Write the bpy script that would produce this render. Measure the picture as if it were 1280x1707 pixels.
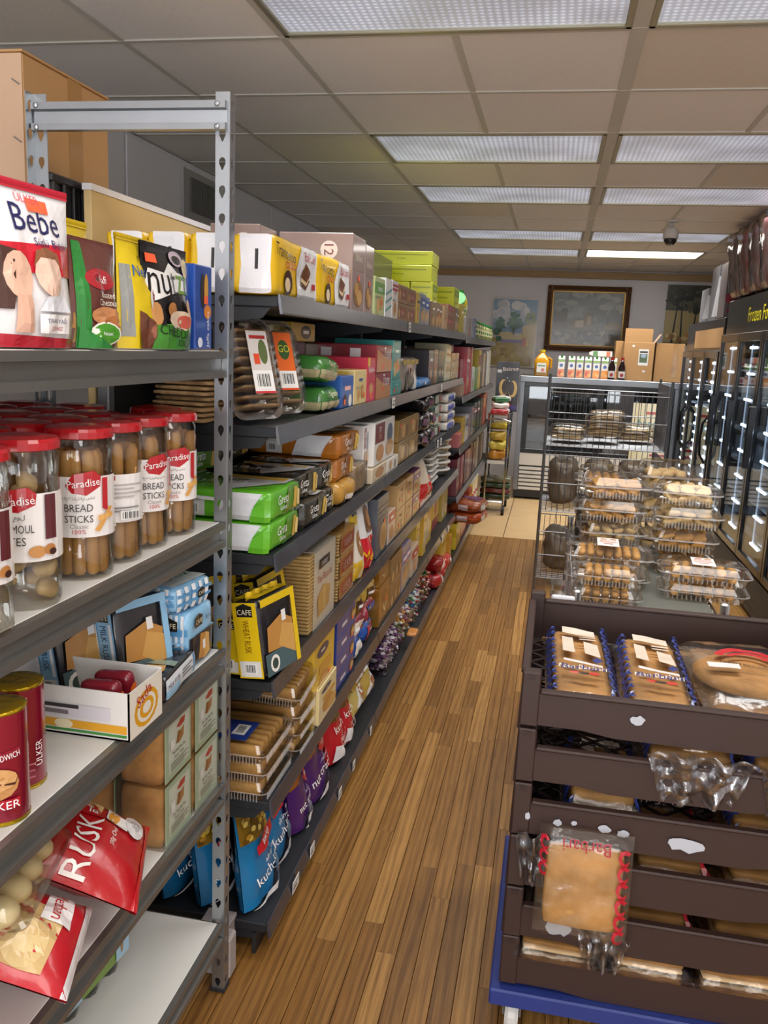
import bpy, bmesh, math, random
from mathutils import Vector, Matrix, noise
for o in list(bpy.data.objects): bpy.data.objects.remove(o)
SC = bpy.context.scene; COL = SC.collection; RN = random.Random(11)
PI = math.pi
# ---------------------------------------------------------------- camera
cam = bpy.data.objects.new('camera', bpy.data.cameras.new('camera')); COL.objects.link(cam)
cam.data.sensor_fit = 'HORIZONTAL'; cam.data.sensor_width = 36; cam.data.lens = 1417.67*36/1280
cam.data.clip_start = .02
_r = Vector((.9796383, .19619739, .04260741)); _d = Vector((.07875167, -.18029552, -.98045484)); _f = Vector((-.18468076, .96384652, -.19207527))
cam.matrix_world = Matrix(((_r.x, -_d.x, -_f.x, 0), (_r.y, -_d.y, -_f.y, 0), (_r.z, -_d.z, -_f.z, 1.6), (0, 0, 0, 1)))
SC.camera = cam
# ---------------------------------------------------------------- world, daylight through the shop front, exposure
w = bpy.data.worlds.new('world'); SC.world = w; w.use_nodes = True
w.node_tree.nodes['Background'].inputs[0].default_value = (.80, .88, 1, 1); w.node_tree.nodes['Background'].inputs[1].default_value = 1.0
def area(name, loc, rot, sx, sy, power, col=(1, 1, 1)):
    l = bpy.data.lights.new(name, 'AREA'); l.shape = 'RECTANGLE'; l.size = sx; l.size_y = sy; l.energy = power; l.color = col
    o = bpy.data.objects.new(name, l); COL.objects.link(o); o.location = loc; o.rotation_euler = rot
    return o
area('daylight_shop_window', (-.2, -3.05, 1.45), (math.radians(99), 0, 0), 3.6, 2.0, 150, (.97, .98, 1))
# lamps added under the ceiling panels to brighten the room, spread narrowed out of view
for _k, _y in enumerate((2.65, 4.6, 5.9, 7.85, 9.15)):
    for _x in (-.41, .76):
        _l = area('added_downlight', (_x, _y, 2.588), (0, 0, 0), 1.05, .55, 8.5 if _x < 0 else 13.5, (1, .97, .93)); _l.data.spread = math.radians(112)
for _y in (.72, -.98):  # further unseen lamps added overhead to brighten the near end
    for _x in (-.41, .76): area('added_downlight', (_x, _y, 2.588), (0, 0, 0), 1.05, .55, 12, (1, .97, .93))
SC.view_settings.view_transform = 'Standard'; SC.view_settings.look = 'None'; SC.view_settings.gamma = 1
SC.view_settings.use_curve_mapping = False; SC.view_settings.exposure = -0.1
try: SC.cycles.transparent_max_bounces = 16
except Exception: pass
# ---------------------------------------------------------------- helpers
def lin(h):
    h = h.lstrip('#')
    if len(h) == 3: h = ''.join(c*2 for c in h)
    o = []
    for i in (0, 2, 4):
        c = int(h[i:i+2], 16)/255
        o.append(c/12.92 if c < .04045 else ((c+.055)/1.055)**2.4)
    return tuple(o)
MC = {}
def M(name, hexc, rough=.5, metal=0, coat=0, var=0, scale=20, stretch=(1, 1, 1), bump=0, bscale=60, emit=None, es=0, dark=.6, col2=None, detail=4):
    if name in MC: return MC[name]
    m = bpy.data.materials.new(name); m.use_nodes = True; MC[name] = m
    nt = m.node_tree; b = nt.nodes['Principled BSDF']; N = nt.nodes.new; L = nt.links.new
    c = lin(hexc)
    b.inputs['Base Color'].default_value = (*c, 1); b.inputs['Roughness'].default_value = rough; b.inputs['Metallic'].default_value = metal
    b.inputs['Coat Weight'].default_value = coat; b.inputs['Coat Roughness'].default_value = .08
    if emit: b.inputs['Emission Color'].default_value = (*lin(emit), 1); b.inputs['Emission Strength'].default_value = es
    if var or bump:
        tc = N('ShaderNodeTexCoord'); mp = N('ShaderNodeMapping'); mp.inputs['Scale'].default_value = stretch; L(tc.outputs['Object'], mp.inputs['Vector'])
    if var:
        n = N('ShaderNodeTexNoise'); n.inputs['Scale'].default_value = scale; n.inputs['Detail'].default_value = detail; L(mp.outputs[0], n.inputs['Vector'])
        r = N('ShaderNodeValToRGB'); r.color_ramp.elements[0].position = .5-.5*min(.45, .5-var*.2); r.color_ramp.elements[1].position = .68
        c2 = lin(col2) if col2 else tuple(x*dark for x in c)
        r.color_ramp.elements[0].color = (*[c[i]*(1-var)+c2[i]*var for i in range(3)], 1); r.color_ramp.elements[1].color = (*c, 1)
        L(n.outputs[0], r.inputs[0]); L(r.outputs[0], b.inputs['Base Color'])
    if bump:
        n2 = N('ShaderNodeTexNoise'); n2.inputs['Scale'].default_value = bscale; n2.inputs['Detail'].default_value = 3; L(mp.outputs[0], n2.inputs['Vector'])
        bp = N('ShaderNodeBump'); bp.inputs['Strength'].default_value = bump; bp.inputs['Distance'].default_value = .004
        L(n2.outputs[0], bp.inputs['Height']); L(bp.outputs[0], b.inputs['Normal'])
    return m
def K(h): return h if not isinstance(h, str) else M('print_'+h.strip('#'), h, .34, coat=.45)          # printed card
def F(h): return M('film_'+h.strip('#'), h, .27, coat=.4, bump=.5, bscale=28)                            # printed plastic film
def CL(name, tint='#ffffff', base=.06, gain=.55, rough=.06, bump=0, bscale=40):
    if name in MC: return MC[name]
    m = bpy.data.materials.new(name); m.use_nodes = True; MC[name] = m; nt = m.node_tree; nt.nodes.clear(); N = nt.nodes.new; L = nt.links.new
    o = N('ShaderNodeOutputMaterial'); t = N('ShaderNodeBsdfTransparent'); g = N('ShaderNodeBsdfGlossy'); x = N('ShaderNodeMixShader')
    lw = N('ShaderNodeLayerWeight'); lw.inputs['Blend'].default_value = .4; ma = N('ShaderNodeMath'); ma.operation = 'MULTIPLY_ADD'
    ma.inputs[1].default_value = gain; ma.inputs[2].default_value = base; ma.use_clamp = True
    t.inputs[0].default_value = (*lin(tint), 1); g.inputs['Roughness'].default_value = rough
    L(lw.outputs['Fresnel'], ma.inputs[0]); L(ma.outputs[0], x.inputs[0]); L(t.outputs[0], x.inputs[1]); L(g.outputs[0], x.inputs[2]); L(x.outputs[0], o.inputs[0])
    if bump:
        tc = N('ShaderNodeTexCoord'); n2 = N('ShaderNodeTexNoise'); n2.inputs['Scale'].default_value = bscale; n2.inputs['Detail'].default_value = 3; L(tc.outputs['Object'], n2.inputs['Vector'])
        bp = N('ShaderNodeBump'); bp.inputs['Strength'].default_value = bump; bp.inputs['Distance'].default_value = .006
        L(n2.outputs[0], bp.inputs['Height']); L(bp.outputs[0], g.inputs['Normal']); L(bp.outputs[0], lw.inputs['Normal'])
    return m

def milky(name, fac=.3, col='#ffffff'):
    if name in MC: return MC[name]
    m = bpy.data.materials.new(name); m.use_nodes = True; MC[name] = m; nt = m.node_tree; nt.nodes.clear(); N = nt.nodes.new; L = nt.links.new
    o = N('ShaderNodeOutputMaterial'); t = N('ShaderNodeBsdfTransparent'); p = N('ShaderNodeBsdfPrincipled'); x = N('ShaderNodeMixShader'); x.inputs[0].default_value = fac
    p.inputs['Base Color'].default_value = (*lin(col), 1); p.inputs['Roughness'].default_value = .2; L(t.outputs[0], x.inputs[1]); L(p.outputs[0], x.inputs[2]); L(x.outputs[0], o.inputs[0])
    return m
def rpt(p, H, r, amp, seed, freq):                                # point of a soft block: rounded edges plus crinkle
    p = Vector(p); q = Vector([max(-(H[i]-r), min(H[i]-r, p[i])) for i in range(3)]); d = p-q
    n = d.normalized() if d.length > 1e-6 else p.normalized()
    if d.length > 1e-6: p = q+n*r
    if amp: p = p+p.normalized()*amp*noise.noise(Vector((p.x*freq+seed*3.1, p.y*freq+seed, p.z*freq)))
    if p.z < -H[2]: p.z = -H[2]
    return p, n
def sub2(vv, ff, cell):                                           # cut flat print into small cells so that it follows a curved face
    x0 = min(p[0] for p in vv); x1 = max(p[0] for p in vv); y0 = min(p[1] for p in vv); y1 = max(p[1] for p in vv)
    if x1-x0 < cell and y1-y0 < cell: return vv, ff
    bm = bmesh.new(); bv = [bm.verts.new((p[0], p[1], 0)) for p in vv]
    for f in ff:
        try: bm.faces.new([bv[i] for i in f])
        except ValueError: pass
    for ax, a, b in ((0, x0, x1), (1, y0, y1)):
        n = int((b-a)/cell)
        for i in range(1, n+1):
            t = a+(b-a)*i/(n+1)
            bmesh.ops.bisect_plane(bm, geom=bm.verts[:]+bm.edges[:]+bm.faces[:], dist=1e-7, plane_co=(t, 0, 0) if ax == 0 else (0, t, 0), plane_no=(1, 0, 0) if ax == 0 else (0, 1, 0))
    bm.verts.index_update(); v2 = [(v.co.x, v.co.y) for v in bm.verts]; f2 = [[v.index for v in f.verts] for f in bm.faces]; bm.free()
    return v2, f2
class G:
    def __init__(s): s.v = []; s.f = []; s.m = []
    def face(s, idx, mi=0): s.f.append(idx); s.m.append(mi)
    def poly(s, pts, mi=0):
        n = len(s.v); s.v += [tuple(p) for p in pts]; s.face(list(range(n, n+len(pts))), mi); return s
    def box(s, x0, x1, y0, y1, z0, z1, mi=0):
        n = len(s.v); s.v += [(x0, y0, z0), (x1, y0, z0), (x1, y1, z0), (x0, y1, z0), (x0, y0, z1), (x1, y0, z1), (x1, y1, z1), (x0, y1, z1)]
        for q in ((3, 2, 1, 0), (4, 5, 6, 7), (0, 1, 5, 4), (1, 2, 6, 5), (2, 3, 7, 6), (3, 0, 4, 7)): s.face([n+i for i in q], mi)
        return s
    def cbox(s, x0, x1, y0, y1, z0, z1, c=.002, mi=0):            # box with chamfered edges
        c = min(c, (x1-x0)*.45, (y1-y0)*.45, (z1-z0)*.45); lo = (x0, y0, z0); hi = (x1, y1, z1); n = len(s.v); ix = {}
        for a in (0, 1):
            for b in (0, 1):
                for d in (0, 1):
                    for k in range(3):
                        p = []
                        for ax, t in enumerate((a, b, d)):
                            q = hi[ax] if t else lo[ax]
                            if ax != k: q += -c if t else c
                            p.append(q)
                        ix[(a, b, d, k)] = len(s.v); s.v.append(tuple(p))
        def g(q, flip): s.face(q if not flip else q[::-1], mi)
        for t in (0, 1):
            g([ix[(t, b, d, 0)] for b, d in ((0, 0), (1, 0), (1, 1), (0, 1))], t == 0)
            g([ix[(b, t, d, 1)] for b, d in ((0, 0), (0, 1), (1, 1), (1, 0))], t == 0)
            g([ix[(b, d, t, 2)] for b, d in ((0, 0), (1, 0), (1, 1), (0, 1))], t == 0)
        for a in (0, 1):
            for b in (0, 1):
                e = (a+b) % 2 == 0
                g([ix[(a, b, 0, 0)], ix[(a, b, 0, 1)], ix[(a, b, 1, 1)], ix[(a, b, 1, 0)]], not e)
                g([ix[(a, 0, b, 0)], ix[(a, 0, b, 2)], ix[(a, 1, b, 2)], ix[(a, 1, b, 0)]], e)
                g([ix[(0, a, b, 1)], ix[(0, a, b, 2)], ix[(1, a, b, 2)], ix[(1, a, b, 1)]], not e)
                for d in (0, 1): g([ix[(a, b, d, k)] for k in range(3)], (a+b+d) % 2 == 1)
        return s
    def rings(s, rs, mi=0, cap0=True, cap1=True, closed=True):
        n0 = len(s.v); k = len(rs[0])
        for r in rs: s.v += [tuple(p) for p in r]
        for i in range(len(rs)-1):
            for j in range(k if closed else k-1):
                a = n0+i*k+j; b = n0+i*k+(j+1) % k; s.face([a, b, b+k, a+k], mi)
        if cap0: s.face([n0+j for j in range(k)][::-1], mi)
        if cap1: s.face([n0+(len(rs)-1)*k+j for j in range(k)], mi)
        return s
    def lathe(s, prof, n=20, mi=0, c=(0, 0), cap0=True, cap1=True):
        return s.rings([[(c[0]+r*math.cos(2*PI*j/n), c[1]+r*math.sin(2*PI*j/n), z) for j in range(n)] for r, z in prof], mi, cap0, cap1)
    def loft(s, secs, k=4, mi=0, cap0=True, cap1=True, c=(0, 0)):  # secs: (z, halfx, halfy, radius)
        rs = []
        for z, hx, hy, r in secs:
            ring = []; r = min(r, hx, hy)
            for q, (sx, sy) in enumerate(((1, 1), (-1, 1), (-1, -1), (1, -1))):
                for i in range(k+1):
                    a = (q+i/k)*PI/2
                    ring.append((c[0]+sx*(hx-r)+r*math.cos(a), c[1]+sy*(hy-r)+r*math.sin(a), z))
            rs.append(ring)
        return s.rings(rs, mi, cap0, cap1)
    def tube(s, pts, r, n=6, mi=0, closed=False):
        pts = [Vector(p) for p in pts]; rs = []
        for i, p in enumerate(pts):
            if closed: t = pts[(i+1) % len(pts)]-pts[i-1]
            else: t = pts[min(i+1, len(pts)-1)]-pts[max(i-1, 0)]
            t.normalize(); a = Vector((0, 0, 1)) if abs(t.z) < .9 else Vector((1, 0, 0))
            e1 = t.cross(a).normalized(); e2 = t.cross(e1)
            rs.append([p+e1*(r*math.cos(2*PI*j/n))+e2*(r*math.sin(2*PI*j/n)) for j in range(n)])
        if closed: rs.append(rs[0])
        return s.rings(rs, mi, not closed, not closed)
    def prism(s, poly, y0, y1, mi=0, ax='y'):                     # polygon in xz extruded along y (or xy along z, or yz along x)
        f = {'y': lambda p, t: (p[0], t, p[1]), 'z': lambda p, t: (p[0], p[1], t), 'x': lambda p, t: (t, p[0], p[1])}[ax]
        return s.rings([[f(p, y0) for p in poly], [f(p, y1) for p in poly]], mi)
    def sph(s, c, rx, ry, rz, nu=10, nv=6, mi=0):
        rs = [[(c[0]+rx*math.sin(PI*i/nv)*math.cos(2*PI*j/nu), c[1]+ry*math.sin(PI*i/nv)*math.sin(2*PI*j/nu), c[2]-rz*math.cos(PI*i/nv)) for j in range(nu)] for i in range(1, nv)]
        return s.rings(rs, mi)
    def rbox(s, hx, hy, z0, z1, r, n=5, amp=0, seed=0, freq=18, mi=0):   # soft rounded block with crinkles
        h = (z1-z0)/2; c = Vector((0, 0, z0+h)); H = (hx, hy, h); r = min(r, hx, hy, h)
        bm = bmesh.new(); bmesh.ops.create_cube(bm, size=2); bmesh.ops.subdivide_edges(bm, edges=bm.edges, cuts=n, use_grid_fill=True)
        n0 = len(s.v)
        for v in bm.verts:
            s.v.append(tuple(rpt([v.co[i]*H[i] for i in range(3)], H, r, amp, seed, freq)[0]+c))
        for f in bm.faces: s.face([n0+v.index for v in f.verts], mi)
        bm.free(); return s
    def grid(s, fn, nu, nv, mi=0, flip=False):
        n0 = len(s.v)
        for j in range(nv+1):
            for i in range(nu+1): s.v.append(tuple(fn(i/nu, j/nv)))
        for j in range(nv):
            for i in range(nu):
                a = n0+j*(nu+1)+i; q = [a, a+1, a+nu+2, a+nu+1]
                s.face(q[::-1] if flip else q, mi)
        return s
    def mesh(s, name, smooth=False):
        me = bpy.data.meshes.new(name); me.from_pydata(s.v, [], s.f)
        me.polygons.foreach_set('material_index', s.m)
        if smooth: me.polygons.foreach_set('use_smooth', [True]*len(me.polygons))
        me.update(); return me
def obj(name, g, mats, parent=None, loc=None, rot=None, smooth=False, label=None):
    me = g if isinstance(g, bpy.types.Mesh) else g.mesh(name, smooth)
    if not me.materials:
        for m in (mats if isinstance(mats, (list, tuple)) else [mats]): me.materials.append(m)
    o = bpy.data.objects.new(name, me); COL.objects.link(o); o.parent = parent
    if loc: o.location = loc
    if rot: o.rotation_euler = rot
    if label: o['label'] = label
    return o
def tag(o, label, cat, group=None):
    o['label'] = label; o['category'] = cat
    if group: o['group'] = group
    return o
def struct(o, label=None):
    o['kind'] = 'structure'
    if label: o['label'] = label
    return o
def thing(name, label, cat, loc=(0, 0, 0), rz=0, group=None, rx=0, ry=0):
    o = bpy.data.objects.new(name, None); COL.objects.link(o); o.location = loc; o.rotation_euler = (math.radians(rx), math.radians(ry), math.radians(rz))
    o.empty_display_size = .02
    return tag(o, label, cat, group)
def dup(root, label=None, loc=None, rz=None, group=None, par=None):
    r = root.copy(); COL.objects.link(r); r.parent = par
    for ch in list(root.children): dup(ch, par=r)
    if label: r['label'] = label
    if loc: r.location = loc
    if rz is not None: r.rotation_euler.z = math.radians(rz)
    if group: r['group'] = group
    return r
TX = {}
def T2(s):
    if s in TX: return TX[s]
    cu = bpy.data.curves.new('t', 'FONT'); cu.body = s; cu.size = 1; cu.resolution_u = 2; cu.align_x = 'CENTER'
    o = bpy.data.objects.new('t', cu); me = o.to_mesh()
    v = [(p.co.x, p.co.y) for p in me.vertices]; f = [list(p.vertices) for p in me.polygons]
    o.to_mesh_clear(); bpy.data.objects.remove(o); bpy.data.curves.remove(cu)
    if not v: TX[s] = ([], [], 1, 1); return TX[s]
    x0 = min(p[0] for p in v); x1 = max(p[0] for p in v); y0 = min(p[1] for p in v); y1 = max(p[1] for p in v)
    v = [(x-(x0+x1)/2, y-(y0+y1)/2) for x, y in v]; TX[s] = (v, f, x1-x0, y1-y0); return TX[s]
CELL = .014
SMUDGE = set('Wasa|Halley|Petit|Cream|Wafer|Findik|Tea|Halva|Tat|Choco|Dark|Lokum|Kukis|Selam|Fresh|Pasta|Nescafe|Flan|Noodle|Snack|Cici|Mini|Chai|Biscuit|Bahar|ZEN|Lokma|taste|better|food|Juice|Bahlsen|OO|Rusk|Nostalgia|NUTTER|Nesquik '.split('|'))   # wordmarks too small or blurred to read in the photograph: a plain strip
def lay(parent, name, S, shapes, curved=0, film=False):           # flat print: rects, ellipses, polygons, lettering on surface S(u,v,off)
    g = G(); mats = []; ids = {}
    def mi(c):
        if c not in ids: ids[c] = len(mats); mats.append(F(c) if film and isinstance(c, str) else K(c))
        return ids[c]
    st = .0005 if not curved else .0009
    for i, sh in enumerate(shapes):
        o = st*(i*.45+1); k = sh[0]
        if k == 'r':
            _, a, b, c, d, col = sh[:6]; nx, ny = (1, 1) if not curved else (min(16, int(abs(c-a)/CELL)+1), min(16, int(abs(d-b)/CELL)+1))
            g.grid(lambda s, t: S(a+(c-a)*s, b+(d-b)*t, o), nx, ny, mi(col))
        elif k == 'e':
            _, cu, cv, ru, rv, col = sh[:6]; n = 14; n0 = len(g.v); g.v.append(S(cu, cv, o))
            for rr in ((.55, 1) if curved else (1,)):
                for j in range(n): a = 2*PI*j/n; g.v.append(S(cu+ru*rr*math.cos(a), cv+rv*rr*math.sin(a), o))
            for j in range(n):
                g.face([n0, n0+1+j, n0+1+(j+1) % n], mi(col))
                if curved: g.face([n0+1+j, n0+1+n+j, n0+1+n+(j+1) % n, n0+1+(j+1) % n], mi(col))
        elif k == 'p':
            vv, ff = (sh[1], [list(range(len(sh[1])))]) if not curved else sub2(sh[1], [list(range(len(sh[1])))], CELL)
            n0 = len(g.v); g.v += [S(u, v, o) for u, v in vv]
            for q in ff: g.face([n0+j for j in q], mi(sh[2]))
        elif k == 't':
            s, u, v, h, col = sh[1:6]; mw = sh[6] if len(sh) > 6 else None; rot = math.radians(sh[7]) if len(sh) > 7 else 0
            vv, ff, W, H = T2(s) if s not in SMUDGE else ([(-1.2, -.2), (1.2, -.2), (1.2, .2), (-1.2, .2)], [[0, 1, 2, 3]], 2.4, .75); sc = h/H
            if mw and W*sc > mw: sc = mw/W
            hh = h/H if mw and W*h/H > mw else sc
            hh = sc if W*h/H <= (mw or 9) else max(sc, h/H*.75)
            n0 = len(g.v); cr, sr = math.cos(rot), math.sin(rot)
            vv = [(x*sc*cr-y*hh*sr, x*sc*sr+y*hh*cr) for x, y in vv]
            if curved and vv: vv, ff = sub2(vv, ff, CELL*1.3)
            n0 = len(g.v)
            for x, y in vv: g.v.append(S(u+x, v+y, o+st*.5))
            for q in ff: g.face([n0+j for j in q], mi(col))
    if g.v: return obj(name, g, mats, parent)
def lines(u0, u1, v, n, dv, col): return [('r', u0, v-i*dv, u1-(u1-u0)*.25*(i % 2), v-i*dv+dv*.45, col) for i in range(n)]
def barcode(u, v, w, h): return [('r', u, v, u+w, v+h, '#f4f4f0')]+[('r', u+w*(.1+.1*i), v+h*.15, u+w*(.1+.1*i)+w*(.03+.03*(i % 2)), v+h*.9, '#222') for i in range(8)]
ORANGE = '#ff6a3c'
# -- cartons: front at local -Y, width along X, base z 0. rz=90 turns the front to the aisle (+X)
def carton(label, cat, x, y, z, w, d, h, body, front=(), left=(), top=(), name='carton', group=None, stick=None, rz=90, rx=0, m=None, flap=True, bev=.0025):
    a = math.radians(rz)
    z += .0012
    if rz == 90: loc = (x-d/2, y+w/2, z)
    else: loc = (x+w/2, y+d/2, z)
    t = thing(name, label, cat, loc, rz, group, rx)
    obj('body', G().cbox(-w/2, w/2, -d/2, d/2, 0, h, bev), m or K(body), t)
    if front: lay(t, 'front_print', lambda u, v, o: (u, -d/2-o, v), front)
    if left: lay(t, 'side_print', lambda u, v, o: (-w/2-o, -u, v), left)
    tp = list(top)
    if flap: tp = [('r', -w/2+.004, -.0012, w/2-.004, .0012, '#4a3f35')]+tp
    if tp: lay(t, 'top_flap', lambda u, v, o: (u, v, h+o), tp)
    if stick: lay(t, 'price_sticker', lambda u, v, o: (u, -d/2-.002-o, v), [('r', stick[0]-.011, stick[1]-.008, stick[0]+.011, stick[1]+.008, ORANGE)])
    return t
def art(w, h, title='', tc='#ffffff', band=None, pics=(), small='#777777', bv=.72, th=None, panel=None):
    s = []
    if panel: s.append(('r', -w*.5+.002, h*.03, w*.5-.002, h*.97, panel))
    if band: s.append(('r', -w/2+.002, h*(bv-.13), w/2-.002, h*(bv+.15), band))
    n = len(pics)
    for i, c in enumerate(pics):
        cu = (i-(n-1)/2)*w*.3; cv = h*(.28+.08*(i % 2)); r = min(w*.24, h*.2)
        s += [('e', cu, cv, r, r, c), ('e', cu+r*.15, cv+r*.12, r*.62, r*.62, '#d9a866'if c != '#d9a866' else '#b9803c')]
    if title: s.append(('t', title, 0, h*bv, th or h*.14, tc, w*.86))
    s += lines(-w*.4, w*.1, h*.5, 2, h*.035, small)
    return s
def bagS(w, h, T, stand=0, seed=0., wr=1.):
    def th(u, v):
        u = max(-1, min(1, u)); v = max(0, min(1, v)); a = max(0., 1-abs(u)**2.4)**.75
        if stand: b = max(0., 1-max(0., (v-.1)/.84)**1.7)**.85*(.82+.18*min(1, v/.18))
        else: b = max(0., 1-abs(2*min(v, 1)-1)**3.2)**.7
        n = noise.noise(Vector((u*2.2+seed*5.3, v*3.1+seed, seed*1.7)))*.28+noise.noise(Vector((u*5+seed*3, v*7, seed)))*.13
        return T*.5*a*b*(1+n*wr)+.0012
    def S(U, V, o=0, side=1):
        v = V/h; u = U/(w/2); f = 1-.045*math.sin(PI*max(0, min(1, v))) if not stand else 1-.03*math.sin(PI*max(0, min(1, v)))
        return (U*f, -side*(th(u, v)+o), V)
    return S
def bag(label, cat, loc, w, h, T, body, shapes=(), rz=90, rx=0, ry=0, stand=1, seed=0., wr=1., name='snack_bag', group=None, crimp=None, back=None, stick=None, m=None):
    loc = (loc[0], loc[1], loc[2]+.0015+abs(math.sin(math.radians(rx)))*T*.6+abs(math.sin(math.radians(ry)))*w/2)
    t = thing(name, label, cat, loc, rz, group, rx, ry); S = bagS(w, h, T, stand, seed, wr)
    g = G(); nu, nv = 12, 16
    g.grid(lambda a, b: S((a-.5)*w, b*h), nu, nv); g.grid(lambda a, b: S((a-.5)*w, b*h, 0, -1), nu, nv, 0, True)
    if stand:
        p = [S((i/nu-.5)*w, 0) for i in range(nu+1)]+[S((.5-i/nu)*w, 0, 0, -1) for i in range(nu+1)]
        g.poly(p[::-1])
    obj('pouch', g, m or F(body), t, smooth=True)
    sh = list(shapes)
    if sh: lay(t, 'front_print', S, sh, 8, True)
    if crimp:
        for (a, b) in (((.945, 1.0), (0, .045)) if not stand else ((.945, 1.0),)):
            g = G()
            for sd in (1, -1): g.grid(lambda s, q: S((s-.5)*w, (a+(b-a)*q)*h, .0012+.0006*math.cos(q*40), sd), 12, 4, 0, sd < 0)
            obj('crimped_seal', g, F(crimp), t)
    if stick: lay(t, 'price_sticker', lambda u, v, o: S(u, v, o+.004), [('r', stick[0]-.012, stick[1]-.009, stick[0]+.012, stick[1]+.009, ORANGE)], 2)
    return t
def block(label, cat, loc, w, d, h, body, front=(), left=(), top=(), rz=90, rx=0, ry=0, r=.012, amp=.003, seed=0, name='snack_pack', group=None, m=None, fins=None, stick=None):
    loc = (loc[0], loc[1], loc[2]+.0015+abs(math.sin(math.radians(rx)))*d*.5+(abs(math.sin(math.radians(ry)))*w/2 if abs(ry) < 60 else 0))
    t = thing(name, label, cat, loc, rz, group, rx, ry)
    nn = 9 if r > .02 else 7
    obj('wrapper', G().rbox(w/2, d/2, 0, h, r, nn, amp, seed), m or F(body), t, smooth=True)
    e = .0014+amp*.08; H = (w/2, d/2, h/2); rr = min(r, *H)
    def sf(p, o):
        q, n = rpt(p, H, rr, amp, seed, 18); q = q+n*(o+e); return (q.x, q.y, q.z+h/2)
    if front: lay(t, 'front_print', lambda u, v, o: sf((u, -d/2, v-h/2), o), front, 4, True)
    if left: lay(t, 'side_print', lambda u, v, o: sf((-w/2, -u, v-h/2), o), left, 4, True)
    if top: lay(t, 'top_print', lambda u, v, o: sf((u, v, h/2), o), top, 4, True)
    if fins:
        for sx in (-1, 1): obj('end_seal', G().grid(lambda a, b: (sx*(w/2-.002+.018*b), (a-.5)*d*.9, h*.5+.003*math.sin(a*30)*b), 14, 2), F(fins), t)
    if stick: lay(t, 'price_sticker', lambda u, v, o: sf((u, -d/2, v-h/2), o+.002), [('r', stick[0]-.011, stick[1]-.008, stick[0]+.011, stick[1]+.008, ORANGE)])
    return t
# ================================================================ SETTING
XL, XR, YF, YB, ZC = -2.2, 2.25, -3.0, 11.0, 2.6
def wood_mat():
    m = bpy.data.materials.new('oak_floor_strip'); m.use_nodes = True; nt = m.node_tree; b = nt.nodes['Principled BSDF']; N = nt.nodes.new; L = nt.links.new
    tc = N('ShaderNodeTexCoord'); oi = N('ShaderNodeObjectInfo'); geo = N('ShaderNodeNewGeometry')
    ad = N('ShaderNodeVectorMath'); ad.operation = 'ADD'; sc = N('ShaderNodeVectorMath'); sc.operation = 'SCALE'; sc.inputs['Scale'].default_value = 37
    cb = N('ShaderNodeCombineXYZ'); L(oi.outputs['Random'], cb.inputs[0]); L(oi.outputs['Random'], cb.inputs[2]); L(cb.outputs[0], sc.inputs[0])
    L(geo.outputs['Position'], ad.inputs[0]); L(sc.outputs[0], ad.inputs[1])
    mp = N('ShaderNodeMapping'); mp.inputs['Scale'].default_value = (34, 3.2, 30); L(ad.outputs[0], mp.inputs['Vector'])
    mp2 = N('ShaderNodeMapping'); mp2.inputs['Scale'].default_value = (260, 7, 200); L(ad.outputs[0], mp2.inputs['Vector'])
    n0 = N('ShaderNodeTexNoise'); n0.inputs['Scale'].default_value = 1; n0.inputs['Detail'].default_value = 2; L(mp.outputs[0], n0.inputs['Vector'])
    wv = N('ShaderNodeTexWave'); wv.inputs['Scale'].default_value = .55; wv.inputs['Distortion'].default_value = 9; wv.inputs['Detail'].default_value = 2; wv.inputs['Detail Scale'].default_value = .7
    mp3 = N('ShaderNodeMapping'); mp3.inputs['Scale'].default_value = (24, 1.6, 20); L(ad.outputs[0], mp3.inputs['Vector']); L(mp3.outputs[0], wv.inputs['Vector'])
    n1 = N('ShaderNodeTexNoise'); n1.inputs['Scale'].default_value = 1; n1.inputs['Detail'].default_value = 3; L(mp2.outputs[0], n1.inputs['Vector'])
    r0 = N('ShaderNodeValToRGB'); e = r0.color_ramp.elements
    e[0].position = .0; e[0].color = (*lin('#7f592b'), 1); e[1].position = 1; e[1].color = (*lin('#b08449'), 1)
    x = r0.color_ramp.elements.new(.5); x.color = (*lin('#9a6f38'), 1); x = r0.color_ramp.elements.new(.78); x.color = (*lin('#875e2d'), 1)
    L(oi.outputs['Random'], r0.inputs[0])
    gr = N('ShaderNodeValToRGB'); gr.color_ramp.elements[0].position = .18; gr.color_ramp.elements[0].color = (.48, .42, .36, 1); gr.color_ramp.elements[1].position = .62; gr.color_ramp.elements[1].color = (1, 1, 1, 1)
    L(wv.outputs['Fac'], gr.inputs[0])
    mx = N('ShaderNodeMix'); mx.data_type = 'RGBA'; mx.blend_type = 'MULTIPLY'; L(n0.outputs[0], mx.inputs['Factor']); L(r0.outputs[0], mx.inputs['A']); L(gr.outputs[0], mx.inputs['B'])
    g2 = N('ShaderNodeValToRGB'); g2.color_ramp.elements[0].position = .36; g2.color_ramp.elements[0].color = (.62, .57, .5, 1); g2.color_ramp.elements[1].position = .56; g2.color_ramp.elements[1].color = (1, 1, 1, 1); L(n1.outputs[0], g2.inputs[0])
    m2 = N('ShaderNodeMix'); m2.data_type = 'RGBA'; m2.blend_type = 'MULTIPLY'; m2.inputs['Factor'].default_value = .75; L(mx.outputs['Result'], m2.inputs['A']); L(g2.outputs[0], m2.inputs['B'])
    L(m2.outputs['Result'], b.inputs['Base Color']); b.inputs['Roughness'].default_value = .36; b.inputs['Specular IOR Level'].default_value = .4
    bp = N('ShaderNodeBump'); bp.inputs['Strength'].default_value = .12; bp.inputs['Distance'].default_value = .001; L(n1.outputs[0], bp.inputs['Height']); L(bp.outputs[0], b.inputs['Normal'])
    return m
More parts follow.
